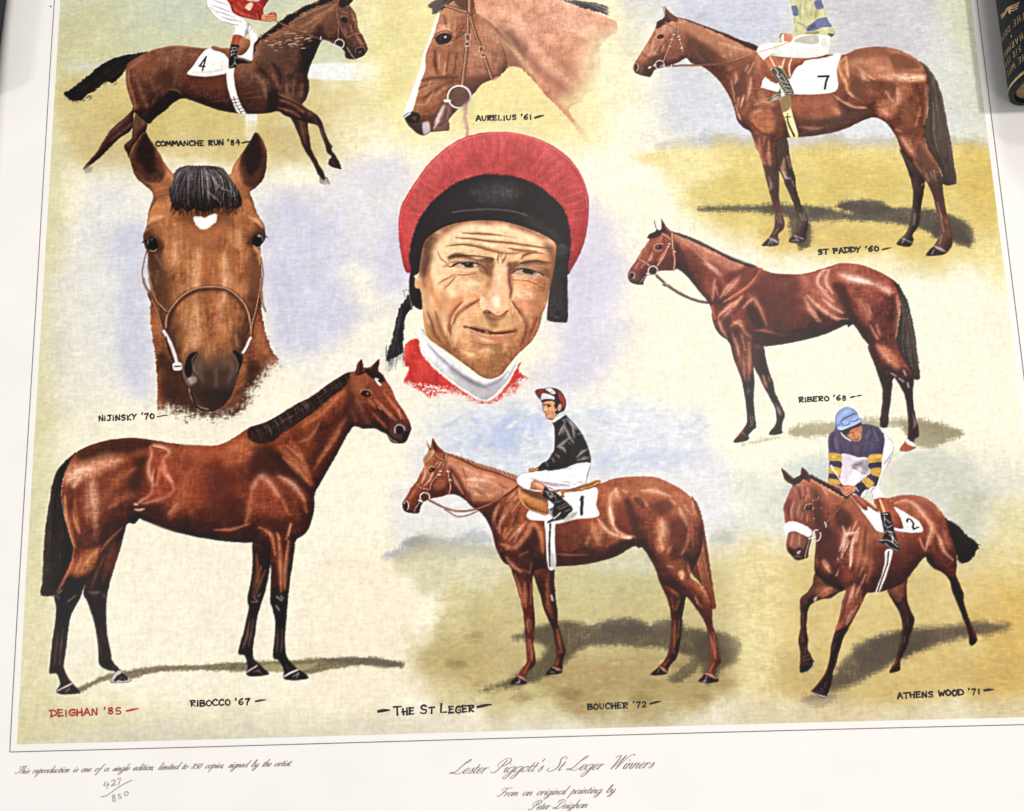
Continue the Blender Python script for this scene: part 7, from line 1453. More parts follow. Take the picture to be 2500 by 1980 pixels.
fill([(1860,168),(1878,155),(1905,162),(1912,178),(1895,190),(1870,184)], (24,14,14), .95, 3)
line([(1855,165),(1876,150),(1906,156),(1916,170)], 5, (176,116,84), .8, 2)
fill([(1888,170),(1896,166),(1900,172),(1892,176)], (200,180,170), .5, 2)
line([(1936,96),(1944,112),(1958,126)], 11, (248,236,226), .95, 2.5)
line([(1936,96),(1950,98)], 5, (248,236,226), .8, 2.5)
fill([(2030,320),(2090,330),(2116,350),(2112,380),(2090,420),(2040,428),(2010,415),(2000,390)], (84,56,52), .85, 9)
fill([(2038,350),(2050,335),(2072,340),(2080,360),(2066,380),(2045,375)], (26,14,16), .95, 3)
line([(2034,372),(2036,345),(2055,330),(2078,340),(2084,358)], 8, (168,136,136), .85, 3)
fill([(2080,370),(2110,370),(2090,415),(2070,415)], (40,24,26), .8, 6)
line([(1990,372),(2010,388),(2030,405),(2050,410)], 7, (36,20,22), .9, 3)
line([(2000,390),(2020,412),(2040,420)], 7, (160,130,130), .7, 3)
R4 = np.random.default_rng(6)
for i in range(90):
    t_=R4.uniform(0,1); x=1300+t_*480; y=352-t_*270+R4.uniform(-6,18); L_=R4.uniform(30,78)*(1-.35*t_)
    line([(x,y),(x+L_*.35,y+L_*.5),(x+L_*.5,y+L_)], R4.uniform(3,6), [(20,12,12),(86,68,58),(116,98,86),(60,40,32),(34,22,20)][R4.integers(5)], R4.uniform(.35,.75), 2.2, 0, .3, True, True)
# lit passages of the body
fill([(345,570),(420,540),(560,500),(640,510),(560,570),(440,620),(380,640),(350,620)], (206,140,104), .8, 26, 0, .3)
strokes([[(370,590),(420,570),(480,560)],[(360,620),(400,600)],[(420,600),(390,650)]], (238,196,170), .7, 9, 18)
strokes([[(490,620),(490,720),(500,850)]], (216,150,116), .8, 16, 40)
strokes([[(480,640),(484,740)]], (236,182,150), .6, 10, 20)
strokes([[(510,860),(500,920)],[(560,700),(620,620),(700,560)],[(580,760),(640,700),(700,690)],[(590,620),(680,560)]], (164,88,52), .65, 16, 34)
strokes([[(345,700),(350,790),(375,900),(395,960)],[(395,720),(400,820),(420,890)]], (206,130,82), .8, 5, 14)
strokes([[(365,640),(380,720),(400,800)]], (92,40,28), .6, 6, 16)
fill([(420,1000),(500,960),(530,970),(490,1060),(420,1110),(390,1090)], (166,92,52), .85, 16, 0, .3)
strokes([[(430,1080),(480,1010),(510,980)],[(400,1090),(430,1020)]], (206,134,84), .6, 8, 16)
strokes([[(390,970),(376,1050),(340,1130),(305,1190)]], (180,110,70), .8, 4, 9)
strokes([[(640,860),(570,930),(530,980)]], (170,100,62), .7, 4, 10)
# flank outline of bright hair, belly sheen
strokes([[(780,445),(790,480),(772,540),(780,590),(795,640),(785,690),(740,720),(700,745)],[(790,438),(830,440),(870,460),(875,480),(850,510),(840,560),(870,600),(905,640)],[(905,670),(860,705),(800,725),(740,740)]], (232,160,126), .6, 5, 13)
strokes([[(800,440),(860,455)],[(700,768),(730,770),(750,765)],[(700,738),(716,745)],[(800,560),(790,620)],[(880,600),(900,630)]], (252,214,188), .75, 3, 8)
fill([(800,520),(870,500),(920,600),(900,700),(800,720),(760,700),(800,640)], (176,72,46), .6, 22, 0, .3)
strokes([[(850,520),(860,580),(890,620)],[(830,560),(815,640)],[(870,590),(900,660)]], (228,150,116), .6, 8, 16)
strokes([[(930,560),(960,640),(930,740),(890,800)]], (186,96,58), .7, 20, 40)
strokes([[(880,790),(920,740)]], (226,140,96), .6, 10, 22)
strokes([[(1160,480),(1230,440),(1290,480)],[(1180,520),(1260,520)]], (192,104,62), .65, 26, 50)
strokes([[(960,480),(1080,490),(1160,500)],[(1000,560),(1020,680),(990,780)]], (162,72,42), .55, 26, 50)
fill([(1300,640),(1350,600),(1420,640),(1450,720),(1480,800),(1380,790),(1300,760)], (160,72,44), .7, 28, 0, .3)
strokes([[(1300,660),(1345,600),(1390,630),(1440,700)],[(1440,600),(1510,640),(1570,720)]], (222,158,128), .65, 12, 20)
strokes([[(1300,680),(1290,760),(1270,840)],[(1460,720),(1490,790)],[(1560,700),(1580,780)]], (190,108,72), .65, 8, 18)
strokes([[(1110,872),(1200,868),(1290,840)]], (206,118,72), .7, 4, 9)
strokes([[(1340,860),(1400,900),(1420,1000)],[(1500,840),(1480,920)],[(1440,900),(1450,1060),(1452,1190)],[(1490,930),(1475,1060),(1470,1180)]], (206,126,82), .75, 6, 13)
strokes([[(1500,850),(1490,900)],[(1430,890),(1440,920)]], (230,160,120), .7, 5, 12)
# knees, cannons, hooves
strokes([[(1430,1215),(1455,1235)],[(1425,1260),(1440,1285)],[(1450,1210),(1462,1225)]], (206,190,186), .75, 4, 9)
strokes([[(1435,1370),(1432,1440),(1430,1500)],[(1455,1380),(1456,1450),(1448,1500)]], (120,92,90), .7, 4, 8)
strokes([[(310,1200),(330,1180)],[(360,1240),(400,1210)],[(300,1210),(318,1222)]], (170,150,152), .7, 4, 9)
strokes([[(370,1265),(385,1275)],[(310,1400),(300,1480),(290,1570)],[(335,1380),(325,1470),(318,1560)],[(315,1560),(330,1540)]], (112,80,82), .65, 4, 9)
strokes([[(340,1630),(350,1650)],[(1480,1570),(1490,1590)]], (120,100,100), .6, 4, 8)
fill([(310,1700),(350,1676),(385,1660),(418,1700),(400,1712),(330,1716)], (44,30,32), .9, 4, .5)
line([(304,1698),(340,1680),(384,1658)], 9, (190,172,174), .9, 3)
strokes([[(345,1700),(370,1690)],[(350,1710),(366,1680)]], (150,122,130), .7, 4, 10)
fill([(1470,1625),(1540,1585),(1590,1624),(1570,1640),(1500,1644)], (44,30,32), .9, 4, .5)
line([(1464,1626),(1500,1606),(1545,1586)], 9, (206,190,192), .9, 3)
strokes([[(1510,1625),(1540,1610)],[(1530,1632),(1540,1605)]], (190,172,178), .7, 4, 9)
clip()
line([(398,482),(480,440),(640,404),(720,404),(900,430),(1080,442)], 5, (40,22,18), .6, 2.5)
line([(740,820),(900,880),(1130,926),(1300,938)], 5, (50,26,22), .6, 2.5)
far.mark(); h.mark(); tail.mark()

# ------------------------------------------------------------------ canvas grain over everything, slight wander of the brush
def _warp(a, dx, dy):
    Y,X = np.mgrid[0:NY,0:NX]; x = np.clip(X+dx,0,NX-1.01); y = np.clip(Y+dy,0,NY-1.01)
    xi=x.astype(int); yi=y.astype(int); fx=(x-xi)[...,None]; fy=(y-yi)[...,None]
    return (a[yi,xi]*(1-fx)+a[yi,xi+1]*fx)*(1-fy)+(a[yi+1,xi]*(1-fx)+a[yi+1,xi+1]*fx)*fy
clip()
_n1, _n2 = noise(5,5), noise(5,5)
CANV = _warp(CANV, .3*_n1+.2*N_F, .3*_n2+.2*N_F.T[:NY,:NX] if N_F.T.shape==(NY,NX) else .3*_n2).astype(np.float32)
_fig = blur((IDS>0).astype(np.float32), 2).astype(np.float32)
CANV = CANV+(1-_fig[...,None])*.08*(np.array([253,249,238],np.float32)-CANV)
for _r,_k in ((1.3,.32),(6,.24*_fig[...,None])):                     # the crisp look of the print
    CANV = np.clip(CANV+_k*(CANV-np.stack([blur(CANV[...,c],_r) for c in range(3)],-1).astype(np.float32)),0,255)
_fig = blur((IDS>0).astype(np.float32), 2).astype(np.float32)
_m1, _m2 = noise(4,7), noise(10,14)
_k = _fig[...,None]*.9                                               # printing ink: figures keep deep darks
CANV = np.clip(CANV+_k*((CANV-104)*.28-1),0,255)
_l = CANV@np.array([.3,.59,.11],np.float32); CANV = CANV+_fig[...,None]*.2*(_l[...,None]-CANV)
_lum = CANV.mean(2)/255
_g = (.05*WEAVE+.03*N_2+.017*noise(2.4,13)+.017*noise(13,2.4))*(1-_fig) + _fig*(.055*WEAVE+.05*_m1+.04*_m2)
CANV *= (1+_g*(1.35-.5*_lum))[...,None]
CANV += (_fig*np.clip(WEAVE-.35,0,1)*26*(1-_lum))[...,None]*np.array([1.1,.8,.62],np.float32)   # threads of the canvas catching paint
CANV = np.clip(CANV, 6, 253)

# ------------------------------------------------------------------ lettering: pen strokes as thin ribbons of ink on the sheet
HAND = {
'A':[[(0,0),(.3,1),(.36,1),(.7,-.05)],[(.12,.35),(.6,.38)]],'B':[[(.05,0),(.05,1)],[(.0,.98),(.5,.95),(.55,.7),(.1,.52)],[(.1,.52),(.62,.42),(.6,.1),(.0,0)]],
'C':[[(.68,.85),(.4,1),(.08,.7),(.06,.3),(.3,.02),(.7,.12)]],'D':[[(.08,0),(.1,1)],[(-.08,.98),(.4,1),(.7,.65),(.62,.2),(.0,0)]],'E':[[(.08,0),(.08,1)],[(.0,1),(.6,1)],[(.08,.52),(.5,.54)],[(.0,0),(.62,.03)]],
'G':[[(.66,.85),(.4,1),(.08,.7),(.08,.25),(.35,0),(.64,.1),(.62,.45),(.35,.45)]],'H':[[(.08,0),(.08,1.02)],[(.58,-.05),(.6,1.1)],[(-.02,.5),(.7,.52)]],'I':[[(.08,0),(.1,1)]],'J':[[(.42,1),(.4,.2),(.22,0),(.02,.15)],[(.15,1),(.62,1)]],
'K':[[(.08,0),(.08,1)],[(.6,1),(.1,.45),(.62,-.05)]],'L':[[(.1,1.05),(.08,.02),(.6,.05)]],'M':[[(.02,0),(.12,1),(.4,.3),(.68,1),(.8,-.02)]],'N':[[(.05,-.02),(.1,1),(.58,0),(.62,1.12)]],
'O':[[(.38,1),(.08,.75),(.06,.3),(.34,.0),(.64,.25),(.66,.7),(.38,1)]],'P':[[(.1,-.02),(.1,1)],[(.0,.98),(.55,.95),(.58,.6),(.1,.48)]],'R':[[(.1,0),(.1,1)],[(-.05,.95),(.55,.97),(.56,.62),(.1,.5),(.62,-.02)]],
'S':[[(.6,.88),(.35,1),(.1,.8),(.25,.55),(.55,.42),(.58,.15),(.3,.0),(.02,.1)]],'T':[[(.34,-.02),(.36,1)],[(.0,.97),(.75,1.02)]],'U':[[(.08,1),(.08,.25),(.32,0),(.58,.25),(.6,1.02)]],'V':[[(.0,1),(.3,0),(.64,1.05)]],'W':[[(.0,1.05),(.2,0),(.42,.75),(.62,0),(.86,1.08)]],
'Y':[[(.0,1),(.3,.5)],[(.62,1.02),(.3,.5),(.18,-.05)]],'F':[[(.08,0),(.08,1)],[(.0,1),(.6,1)],[(.08,.52),(.5,.54)]],
'0':[[(.34,.95),(.08,.7),(.08,.25),(.32,.0),(.58,.25),(.6,.7),(.34,.95)]],'1':[[(.2,.9),(.18,-.02)]],'2':[[(.05,.8),(.3,1),(.55,.8),(.4,.4),(.05,.02),(.62,.06)]],'4':[[(.35,1),(.05,.35),(.66,.38)],[(.5,.75),(.48,-.1)]],
'5':[[(.6,1),(.18,.98),(.12,.55),(.5,.5),(.55,.15),(.3,-.02),(.02,.08)]],'6':[[(.55,1.05),(.15,.7),(.06,.25),(.3,0),(.58,.2),(.45,.5),(.1,.35)]],'7':[[(.05,.95),(.6,1),(.35,.4),(.25,-.1)]],
'8':[[(.5,.85),(.3,1),(.12,.8),(.3,.55),(.55,.3),(.35,.0),(.08,.15),(.2,.45),(.5,.7),(.5,.85)]],"'":[[(.12,1.15),(.04,.85)]],
}
_OV = [(.75,.85),(.45,1.0),(.12,.75),(.05,.35),(.2,.02),(.45,.1),(.7,.5),(.78,.95)]
SCRIPT = {
'a':(.95,[_OV,[(.78,.98),(.75,.3),(.85,.02),(1.0,.15)]]),'b':(.8,[[(.05,.2),(.3,1.2),(.42,2.0),(.3,2.3),(.18,1.9),(.15,.5),(.3,.03),(.6,.1),(.7,.6),(.6,.95),(.85,.9)]]),
'c':(.7,[[(.65,.8),(.5,1.0),(.15,.75),(.05,.3),(.3,0),(.7,.25)]]),'d':(.95,[_OV,[(.8,2.2),(.76,.4),(.85,.02),(1.0,.15)]]),'e':(.66,[[(.1,.4),(.5,.6),(.55,.9),(.35,1.0),(.1,.7),(.08,.25),(.3,0),(.65,.25)]]),
'f':(.6,[[(.75,2.1),(.6,2.3),(.42,1.8),(.35,.3),(.25,-.9),(.05,-1.1),(.05,-.9)],[(.1,.95),(.65,1.0)]]),'g':(.95,[_OV,[(.78,.98),(.74,-.3),(.55,-1.1),(.25,-1.15),(.2,-.8),(.6,-.2),(1.0,.2)]]),
'h':(.82,[[(.2,2.3),(.12,0)],[(.14,.5),(.4,.95),(.6,.9),(.58,.25),(.7,.02),(.85,.15)]]),'i':(.44,[[(.08,.6),(.2,1.0)],[(.2,1.0),(.16,.25),(.28,.02),(.45,.2)],[(.25,1.6),(.24,1.5)]]),'l':(.42,[[(.2,2.3),(.12,.3),(.25,.02),(.42,.2)]]),
'm':(1.14,[[(.1,1.0),(.08,0)],[(.1,.5),(.35,.97),(.5,.85),(.46,0)],[(.48,.5),(.73,.97),(.88,.85),(.84,.2),(.95,.02),(1.1,.15)]]),'n':(.8,[[(.1,1.0),(.08,0)],[(.1,.5),(.38,.97),(.55,.85),(.5,.2),(.62,.02),(.78,.15)]]),
'o':(.74,[[(.4,1.0),(.12,.8),(.05,.35),(.25,0),(.55,.2),(.62,.65),(.4,1.0),(.75,.8)]]),'p':(.8,[[(.2,1.3),(.1,-1.2)],[(.14,.5),(.4,.97),(.65,.75),(.6,.2),(.35,0),(.15,.15)]]),'r':(.58,[[(.15,1.0),(.12,0)],[(.14,.5),(.35,.95),(.55,.9)]]),
's':(.6,[[(.1,.3),(.4,1.0),(.42,.7),(.5,.3),(.3,0),(.08,.12)]]),'t':(.48,[[(.22,1.6),(.14,.3),(.26,.02),(.45,.2)],[(.02,1.0),(.45,1.02)]]),'u':(.84,[[(.1,1.0),(.06,.3),(.25,0),(.5,.4),(.6,1.0)],[(.6,1.0),(.56,.25),(.68,.02),(.82,.15)]]),
'y':(.82,[[(.1,1.0),(.08,.3),(.28,0),(.52,.4),(.62,1.0)],[(.62,1.0),(.56,-.4),(.35,-1.1),(.1,-1.1),(.15,-.75),(.5,-.2),(.8,.2)]]),"'":(.3,[[(.22,2.2),(.12,1.8)]]),'.':(.4,[[(.1,.08),(.09,.0)]]),',':(.4,[[(.12,.1),(.05,-.2)]]),
'L':(1.4,[[(.75,1.6),(1.0,2.4),(1.25,2.55),(1.2,2.2),(.8,1.7),(.5,.6),(.1,.1),(-.25,.15),(-.1,.38),(.4,.1),(.95,.0),(1.4,.4)]]),'P':(1.3,[[(.78,2.2),(.58,.8),(.3,.05),(-.1,.02),(-.2,.3)],[(.3,1.0),(.0,1.5),(.3,2.3),(.9,2.55),(1.35,2.1),(1.05,1.35),(.65,1.15)]]),
'S':(1.2,[[(1.3,1.95),(1.15,2.45),(.8,2.5),(.6,2.1),(.8,1.5),(.95,.8),(.7,.15),(.2,-.05),(-.2,.2),(-.05,.55)]]),'W':(1.75,[[(-.05,2.0),(.2,2.4),(.5,2.2),(.42,.0)],[(.42,0),(1.1,2.4)],[(1.1,2.4),(1.0,0)],[(1.0,0),(1.5,2.0),(1.9,2.6),(2.15,2.4)]]),
'T':(1.1,[[(.15,1.5),(.0,2.0),(.4,2.35),(1.0,2.2),(1.5,2.4)],[(.85,2.2),(.6,.8),(.3,.05),(-.1,.1),(-.1,.35)]]),'F':(1.15,[[(.15,1.5),(.0,2.0),(.4,2.35),(1.0,2.2),(1.6,2.4)],[(.85,2.2),(.6,.8),(.3,.05),(-.1,.1),(-.1,.35)],[(.4,1.15),(1.0,1.2)]]),
'D':(1.6,[[(.75,2.1),(.5,.6),(.1,.1),(-.2,.3),(.1,.4),(.6,.0),(1.2,.4),(1.4,1.4),(1.1,2.3),(.5,2.5),(.1,2.2),(.05,1.8)]]),
'8':(.8,[[(.6,1.4),(.4,1.6),(.2,1.3),(.4,.85),(.6,.4),(.35,.0),(.08,.25),(.3,.7),(.6,1.1),(.6,1.4)]]),'5':(.75,[[(.6,1.55),(.3,1.5),(.2,.9),(.5,.9),(.6,.4),(.35,.0),(.05,.1)]]),'0':(.8,[[(.4,1.6),(.15,1.2),(.1,.4),(.3,0),(.58,.4),(.62,1.2),(.4,1.6)]]),
}
def hand_line(text, p0, p1, hgt, wid=3.3, small=None, seed=0):
    """strokes in photo pixels for one hand-lettered line running p0 -> p1"""
    R = np.random.default_rng(seed+len(text)); adv = []
    for i,ch in enumerate(text):
        k = 1 if small is None or i==0 or text[i-1]==' ' else small
        adv.append((.55 if ch==' ' else .42 if ch in "I'1" else .98 if ch in 'MW' else .82)*k)
    tot = sum(adv)-.15; d = np.subtract(p1,p0); L = np.hypot(*d); ux = d/L; uy = np.array([ux[1],-ux[0]]); kx = L/tot; hgt *= .88; wid *= 1.36
    out = []; x = 0
    for i,ch in enumerate(text):
        k = 1 if small is None or i==0 or text[i-1]==' ' else small
        if ch!=' ':
            jy = R.normal(0,.04)
            for st in HAND[ch]:
                q = np.asarray(st,float)+R.normal(0,.018,(len(st),2)); q = np.concatenate([q]) ; pts = np.asarray(p0)+np.outer((x+q[:,0]*k*(.95))*kx,ux)+np.outer((q[:,1]*k+jy)*hgt,uy)
                r = wid*np.linspace(R.uniform(.42,.58),R.uniform(.3,.46),len(st))
                out.append((pts, r, len(st)>3))
        x += adv[i]
    return out
def dash(a, b, w=4.5): return [(np.array([a, ((a[0]+b[0])/2,(a[1]+b[1])/2-.6), b],float), np.array([w*.5,w*.55,w*.22]), True)]
def script_line(text, p0, p1, xh, wmin, wmax, slant=.62):
    adv = [.85 if c==' ' else SCRIPT[c][0] for c in text]; tot = sum(adv)
    d = np.subtract(p1,p0); L = np.hypot(*d); ux = d/L; uy = np.array([ux[1],-ux[0]]); kx = L/tot
    out = []; x = 0
    for c,a in zip(text,adv):
        if c!=' ':
            for st in SCRIPT[c][1]:
                q = cr(np.asarray(st,float), False, 6); X = (x+q[:,0])*kx+q[:,1]*xh*slant*1.3; Yv = q[:,1]*xh
                dv = np.gradient(np.stack([X,Yv],1),axis=0); dn = dv/(np.hypot(*dv.T)[:,None]+1e-9)
                r = (wmin+(wmax-wmin)*np.clip(-dn[:,1],0,1)**1.2)/2
                out.append((np.asarray(p0)+np.outer(X,ux)+np.outer(Yv,uy), r, False))
        x += a
    return out
S_ = 4.314
def z1(l): return [(x/S_, 1600+y/S_) for x,y in l]
def pencil(l): return (np.asarray(z1(l),float), np.full(len(l),.95), True)
TEXTS = [
 ('ink', 'black hand-lettered name under the galloping horse', hand_line("COMMANCHE RUN '84",(382,359),(587,354),13,seed=1)+dash((592,350),(614,346),4)),
 ('ink', 'black hand-lettered name beside the profile head', hand_line("AURELIUS '61",(1163,293.5),(1297,289),12.5,3.2,seed=2)+dash((1306,286),(1328,280),5)),
 ('ink', 'black hand-lettered name under the number 7 horse', hand_line("ST PADDY '60",(1998,620),(2147,612),13,3.6,seed=3)+dash((2155,609),(2177,604),4)),
 ('ink', 'black hand-lettered name under the unridden horse facing left', hand_line("RIBERO '68",(1952,981.5),(2068,976),12.5,3.0,seed=4)+dash((2078,970),(2090,967.5),4)+dash((2093,967),(2106,964.5),3)),
 ('ink', 'black hand-lettered name beside the front-view head', hand_line("NIJINSKY '70",(246,1029),(381,1022.5),14,3.0,seed=5)+dash((387,1018.5),(414,1014.5),2.6)),
 ('ink', 'black hand-lettered name under the horse facing right', hand_line("RIBOCCO '67",(469,1723),(613,1718),15.5,3.2,seed=6)+dash((626,1711),(652,1707),4.4)),
 ('ink', 'black hand-lettered title of the painting', hand_line("THE ST LEGER",(962,1745),(1157,1737),23,3.6,.76,seed=7)+dash((924,1736),(952,1733),7)+dash((1166,1726),(1200,1720),6.5)),
 ('ink', 'black hand-lettered name under the number 1 horse', hand_line("BOUCHER '72",(1435,1733),(1580,1727),15,3.2,seed=8)+dash((1588,1719),(1614,1713),5)),
 ('ink', 'black hand-lettered name under the trotting horse', hand_line("ATHENS WOOD '71",(2194,1707),(2394,1695),15,3.4,seed=9)+dash((2405,1686.5),(2428,1684),6)),
 ('red', 'red painted signature', hand_line("DEIGHAN '85",(128,1748),(301,1740),17,3.4,seed=10)+dash((313,1734),(343,1728),4.6)),
 ('plum', 'small script line about the limited edition', script_line("This reproduction is one of a single edition, limited to 850 copies, signed by the artist.",(41,1887),(712,1868),7.6,.95,1.8)),
 ('plum', 'large script title line', script_line("Lester Piggott's St Leger Winners",(1100,1890),(1592,1876),13.4,1.0,2.2)),
 ('plum', 'script line under the title', script_line("From an original painting by",(1214,1945),(1500,1936),8.6,.95,1.9)),
 ('plum', 'script line with the artist name', script_line("Peter Deighan",(1291,1978),(1432,1973),8.8,.95,1.9)),
 ('pencil', 'pencilled edition number', [pencil(l) for l in ([(1125,1322),(1108,1362),(1165,1352)],[(1150,1325),(1148,1350),(1140,1395)],[(1186,1318),(1210,1303),(1226,1318),(1205,1345),(1186,1366),(1232,1352)],[(1244,1296),(1282,1284),(1274,1315),(1258,1358)],[(1075,1482),(1130,1470),(1190,1430),(1260,1380),(1340,1335),(1402,1308)],[(1222,1466),(1200,1464),(1196,1482),(1220,1496),(1226,1518),(1208,1530),(1196,1514),(1208,1490),(1222,1474)],[(1280,1450),(1258,1458),(1258,1474),(1284,1476),(1288,1494),(1262,1500)],[(1330,1432),(1320,1450),(1330,1468),(1354,1462),(1362,1442),(1348,1428),(1330,1432)])]),
]

# ------------------------------------------------------------------ materials
def new_mat(name, colr=(.8,.8,.8), rough=.5, spec=.5):
    m = bpy.data.materials.new(name); m.use_nodes = True; b = m.node_tree.nodes['Principled BSDF']
    b.inputs['Base Color'].default_value = (*colr,1); b.inputs['Roughness'].default_value = rough; b.inputs['Specular IOR Level'].default_value = spec
    return m, m.node_tree, b
def noise_colour(nt, b, c0, c1, scale, detail=6, bump=0, vec=None, lo=.35, hi=.65):
    t = nt.nodes.new('ShaderNodeTexNoise'); t.inputs['Scale'].default_value = scale; t.inputs['Detail'].default_value = detail
    tc = nt.nodes.new('ShaderNodeTexCoord'); mp = nt.nodes.new('ShaderNodeMapping'); nt.links.new(tc.outputs['Object'], mp.inputs[0]); nt.links.new(mp.outputs[0], t.inputs['Vector'])
    if vec: mp.inputs['Scale'].default_value = vec
    r = nt.nodes.new('ShaderNodeValToRGB'); r.color_ramp.elements[0].color = (*c0,1); r.color_ramp.elements[1].color = (*c1,1); r.color_ramp.elements[0].position = lo; r.color_ramp.elements[1].position = hi
    nt.links.new(t.outputs[0], r.inputs[0]); nt.links.new(r.outputs[0], b.inputs['Base Color'])
    if bump:
        bp = nt.nodes.new('ShaderNodeBump'); bp.inputs['Strength'].default_value = bump; bp.inputs['Distance'].default_value = .0004; nt.links.new(t.outputs[0], bp.inputs['Height']); nt.links.new(bp.outputs[0], b.inputs['Normal'])
PAPER, nt, b = new_mat('paper', (.83,.815,.785), .48, .35); noise_colour(nt, b, (.83,.805,.775), (.86,.835,.805), 30, 8, .04)
PAINT, nt, b = new_mat('printed_picture', (.8,.8,.8), .40, .16)
at = nt.nodes.new('ShaderNodeAttribute'); at.attribute_name = 'paint'; nt.links.new(at.outputs['Color'], b.inputs['Base Color'])
wv = nt.nodes.new('ShaderNodeTexNoise'); wv.inputs['Scale'].default_value = 900; bp = nt.nodes.new('ShaderNodeBump'); bp.inputs['Strength'].default_value = .03; bp.inputs['Distance'].default_value = .0002
tc = nt.nodes.new('ShaderNodeTexCoord'); nt.links.new(tc.outputs['Object'], wv.inputs['Vector']); nt.links.new(wv.outputs[0], bp.inputs['Height']); nt.links.new(bp.outputs[0], b.inputs['Normal'])
INK = {}
for k,c in (('ink',(.018,.016,.018)),('red',(.36,.035,.028)),('plum',(.17,.11,.105)),('pencil',(.26,.255,.25)),('rule',(.17,.15,.145)),('speck',(.03,.03,.03))):
    INK[k], nt, b = new_mat('print_'+k, c, .55, .25); noise_colour(nt, b, tuple(v*.8 for v in c), tuple(min(1,v*1.35) for v in c), 600, 3)
# ------------------------------------------------------------------ the sheet: very slightly cockled
def sheet_z(x, y): return .00045*np.sin(x*13+y*5+.6)+.0004*np.sin(y*17-x*6+1.1)+.0015*np.sin(x*5.1+2)*np.sin(y*6.3+.4)
def link(name, me, mat, parent=None):
    o = bpy.data.objects.new(name, me); SC.collection.objects.link(o)
    if mat: me.materials.append(mat)
    if parent: o.parent = parent
    return o
def np_mesh(name, V, F):
    me = bpy.data.meshes.new(name); V = np.asarray(V,np.float32); F = np.asarray(F,np.int32); n = F.shape[1]
    me.vertices.add(len(V)); me.vertices.foreach_set('co', V.ravel()); me.loops.add(F.size); me.loops.foreach_set('vertex_index', F.ravel())
    me.polygons.add(len(F)); me.polygons.foreach_set('loop_start', np.arange(0,F.size,n,dtype=np.int32)); me.update(calc_edges=True); me.validate() if False else None
    return me
root = bpy.data.objects.new('art_print', None); SC.collection.objects.link(root)
root['label'] = 'large printed sheet of painted racehorses around a red-capped jockey portrait, white margins'; root['category'] = 'print'
PX0, PX1, PY0, PY1 = -.0285, .5285, -.085, Y1+.03
gx = np.linspace(PX0,PX1,90); gy = np.linspace(PY0,PY1,90)
X,Y = np.meshgrid(gx,gy); Z = sheet_z(X,Y); n = X.size
V = np.concatenate([np.stack([X.ravel(),Y.ravel(),Z.ravel()],1), np.stack([X.ravel(),Y.ravel(),Z.ravel()-.00035],1)])
i = np.arange(89*89); a = (i//89)*90+i%89; F = np.stack([a,a+1,a+91,a+90],1); Fb = F[:,::-1]+n
e0 = np.arange(89); side = []
for p,q in ((e0,e0+1),(89*90+e0+1,89*90+e0),((e0+1)*90,e0*90),(e0*90+89,(e0+1)*90+89)): side.append(np.stack([p+n,q+n,q,p],1))
sheet = link('paper_sheet', np_mesh('paper_sheet', V, np.concatenate([F,Fb]+side)), PAPER, root)
for p in sheet.data.polygons: p.use_smooth = True
# ------------------------------------------------------------------ the picture: one mesh for each printed figure, cut from one painted grid
lin = np.clip(CANV,0,255)/255.0; lin = np.where(lin<=.04045, lin/12.92, ((lin+.055)/1.055)**2.4)*PAINT_GAIN
GX = X0+np.arange(NX)*PITCH; GY = Y1-np.arange(NY)*PITCH
XX,YY = np.meshgrid(GX,GY); ZZ = sheet_z(XX,YY)+.00012
ALLV = np.stack([XX,YY,ZZ],-1).reshape(-1,3); ALLC = np.concatenate([lin.reshape(-1,3), np.ones((NX*NY,1))],1).astype(np.float32)
cells = (np.arange(NY-1)[:,None]*NX+np.arange(NX-1)[None]).ravel(); cid = IDS[:-1,:-1].ravel()
figs = {}
_pieces = []
for k,(nm,lab,par) in enumerate(ID_INFO):
    c = cells[cid==k]
    if nm=='far_legs' and len(c):
        colm = np.unique(c%NX); gaps = np.diff(colm); j = int(np.argmax(gaps))
        if gaps[j] > 3:
            mid = (colm[j]+colm[j+1])/2; _pieces += [(k,'far_leg',lab,par,c[c%NX<mid]),(k,'far_leg',lab,par,c[c%NX>mid])]; continue
        nm = 'far_leg'
    _pieces.append((k,nm,lab,par,c))
for k,nm,lab,par,c in _pieces:
    if not len(c): continue
    Q = np.stack([c+NX, c+NX+1, c+1, c],1); u,inv = np.unique(Q, return_inverse=True)
    me = np_mesh(nm, ALLV[u], inv.reshape(Q.shape))
    ca = me.color_attributes.new('paint','FLOAT_COLOR','POINT'); ca.data.foreach_set('color', ALLC[u].ravel())
    o = link('painted_background' if k==0 else nm, me, PAINT, root if par is None else figs[par])
    if lab: o['label'] = lab
    figs[k] = o
# ------------------------------------------------------------------ ruled frame and lettering
def ribbon(strokes_, name, mat, parent, z=.00024, label=None):
    V=[];F=[]
    for pts, r, spl in strokes_:
        r = np.asarray(r,float); m = np.concatenate([np.asarray(pts,float), r[:,None]],1)
        if spl and len(m)>2: m = cr(m, False, 5)
        p = m[:,:2]; r = np.maximum(m[:,2],.3); d = np.gradient(p,axis=0); d /= np.hypot(*d.T)[:,None]+1e-9; nn = np.stack([-d[:,1],d[:,0]],1)
        p = p.copy(); p[0] -= d[0]*r[0]*.7; p[-1] += d[-1]*r[-1]*.7
        a = plane(p+nn*r[:,None]); b_ = plane(p-nn*r[:,None]); k = len(V)
        for q in np.stack([a,b_],1).reshape(-1,2): V.append((q[0],q[1],sheet_z(q[0],q[1])+z))
        for j in range(len(p)-1): F.append((k+2*j,k+2*j+1,k+2*j+3,k+2*j+2))
        z += 1e-6
    o = link(name, np_mesh(name, V, F), mat, parent)
    if label: o['label'] = label
    return o
T1 = 1.0
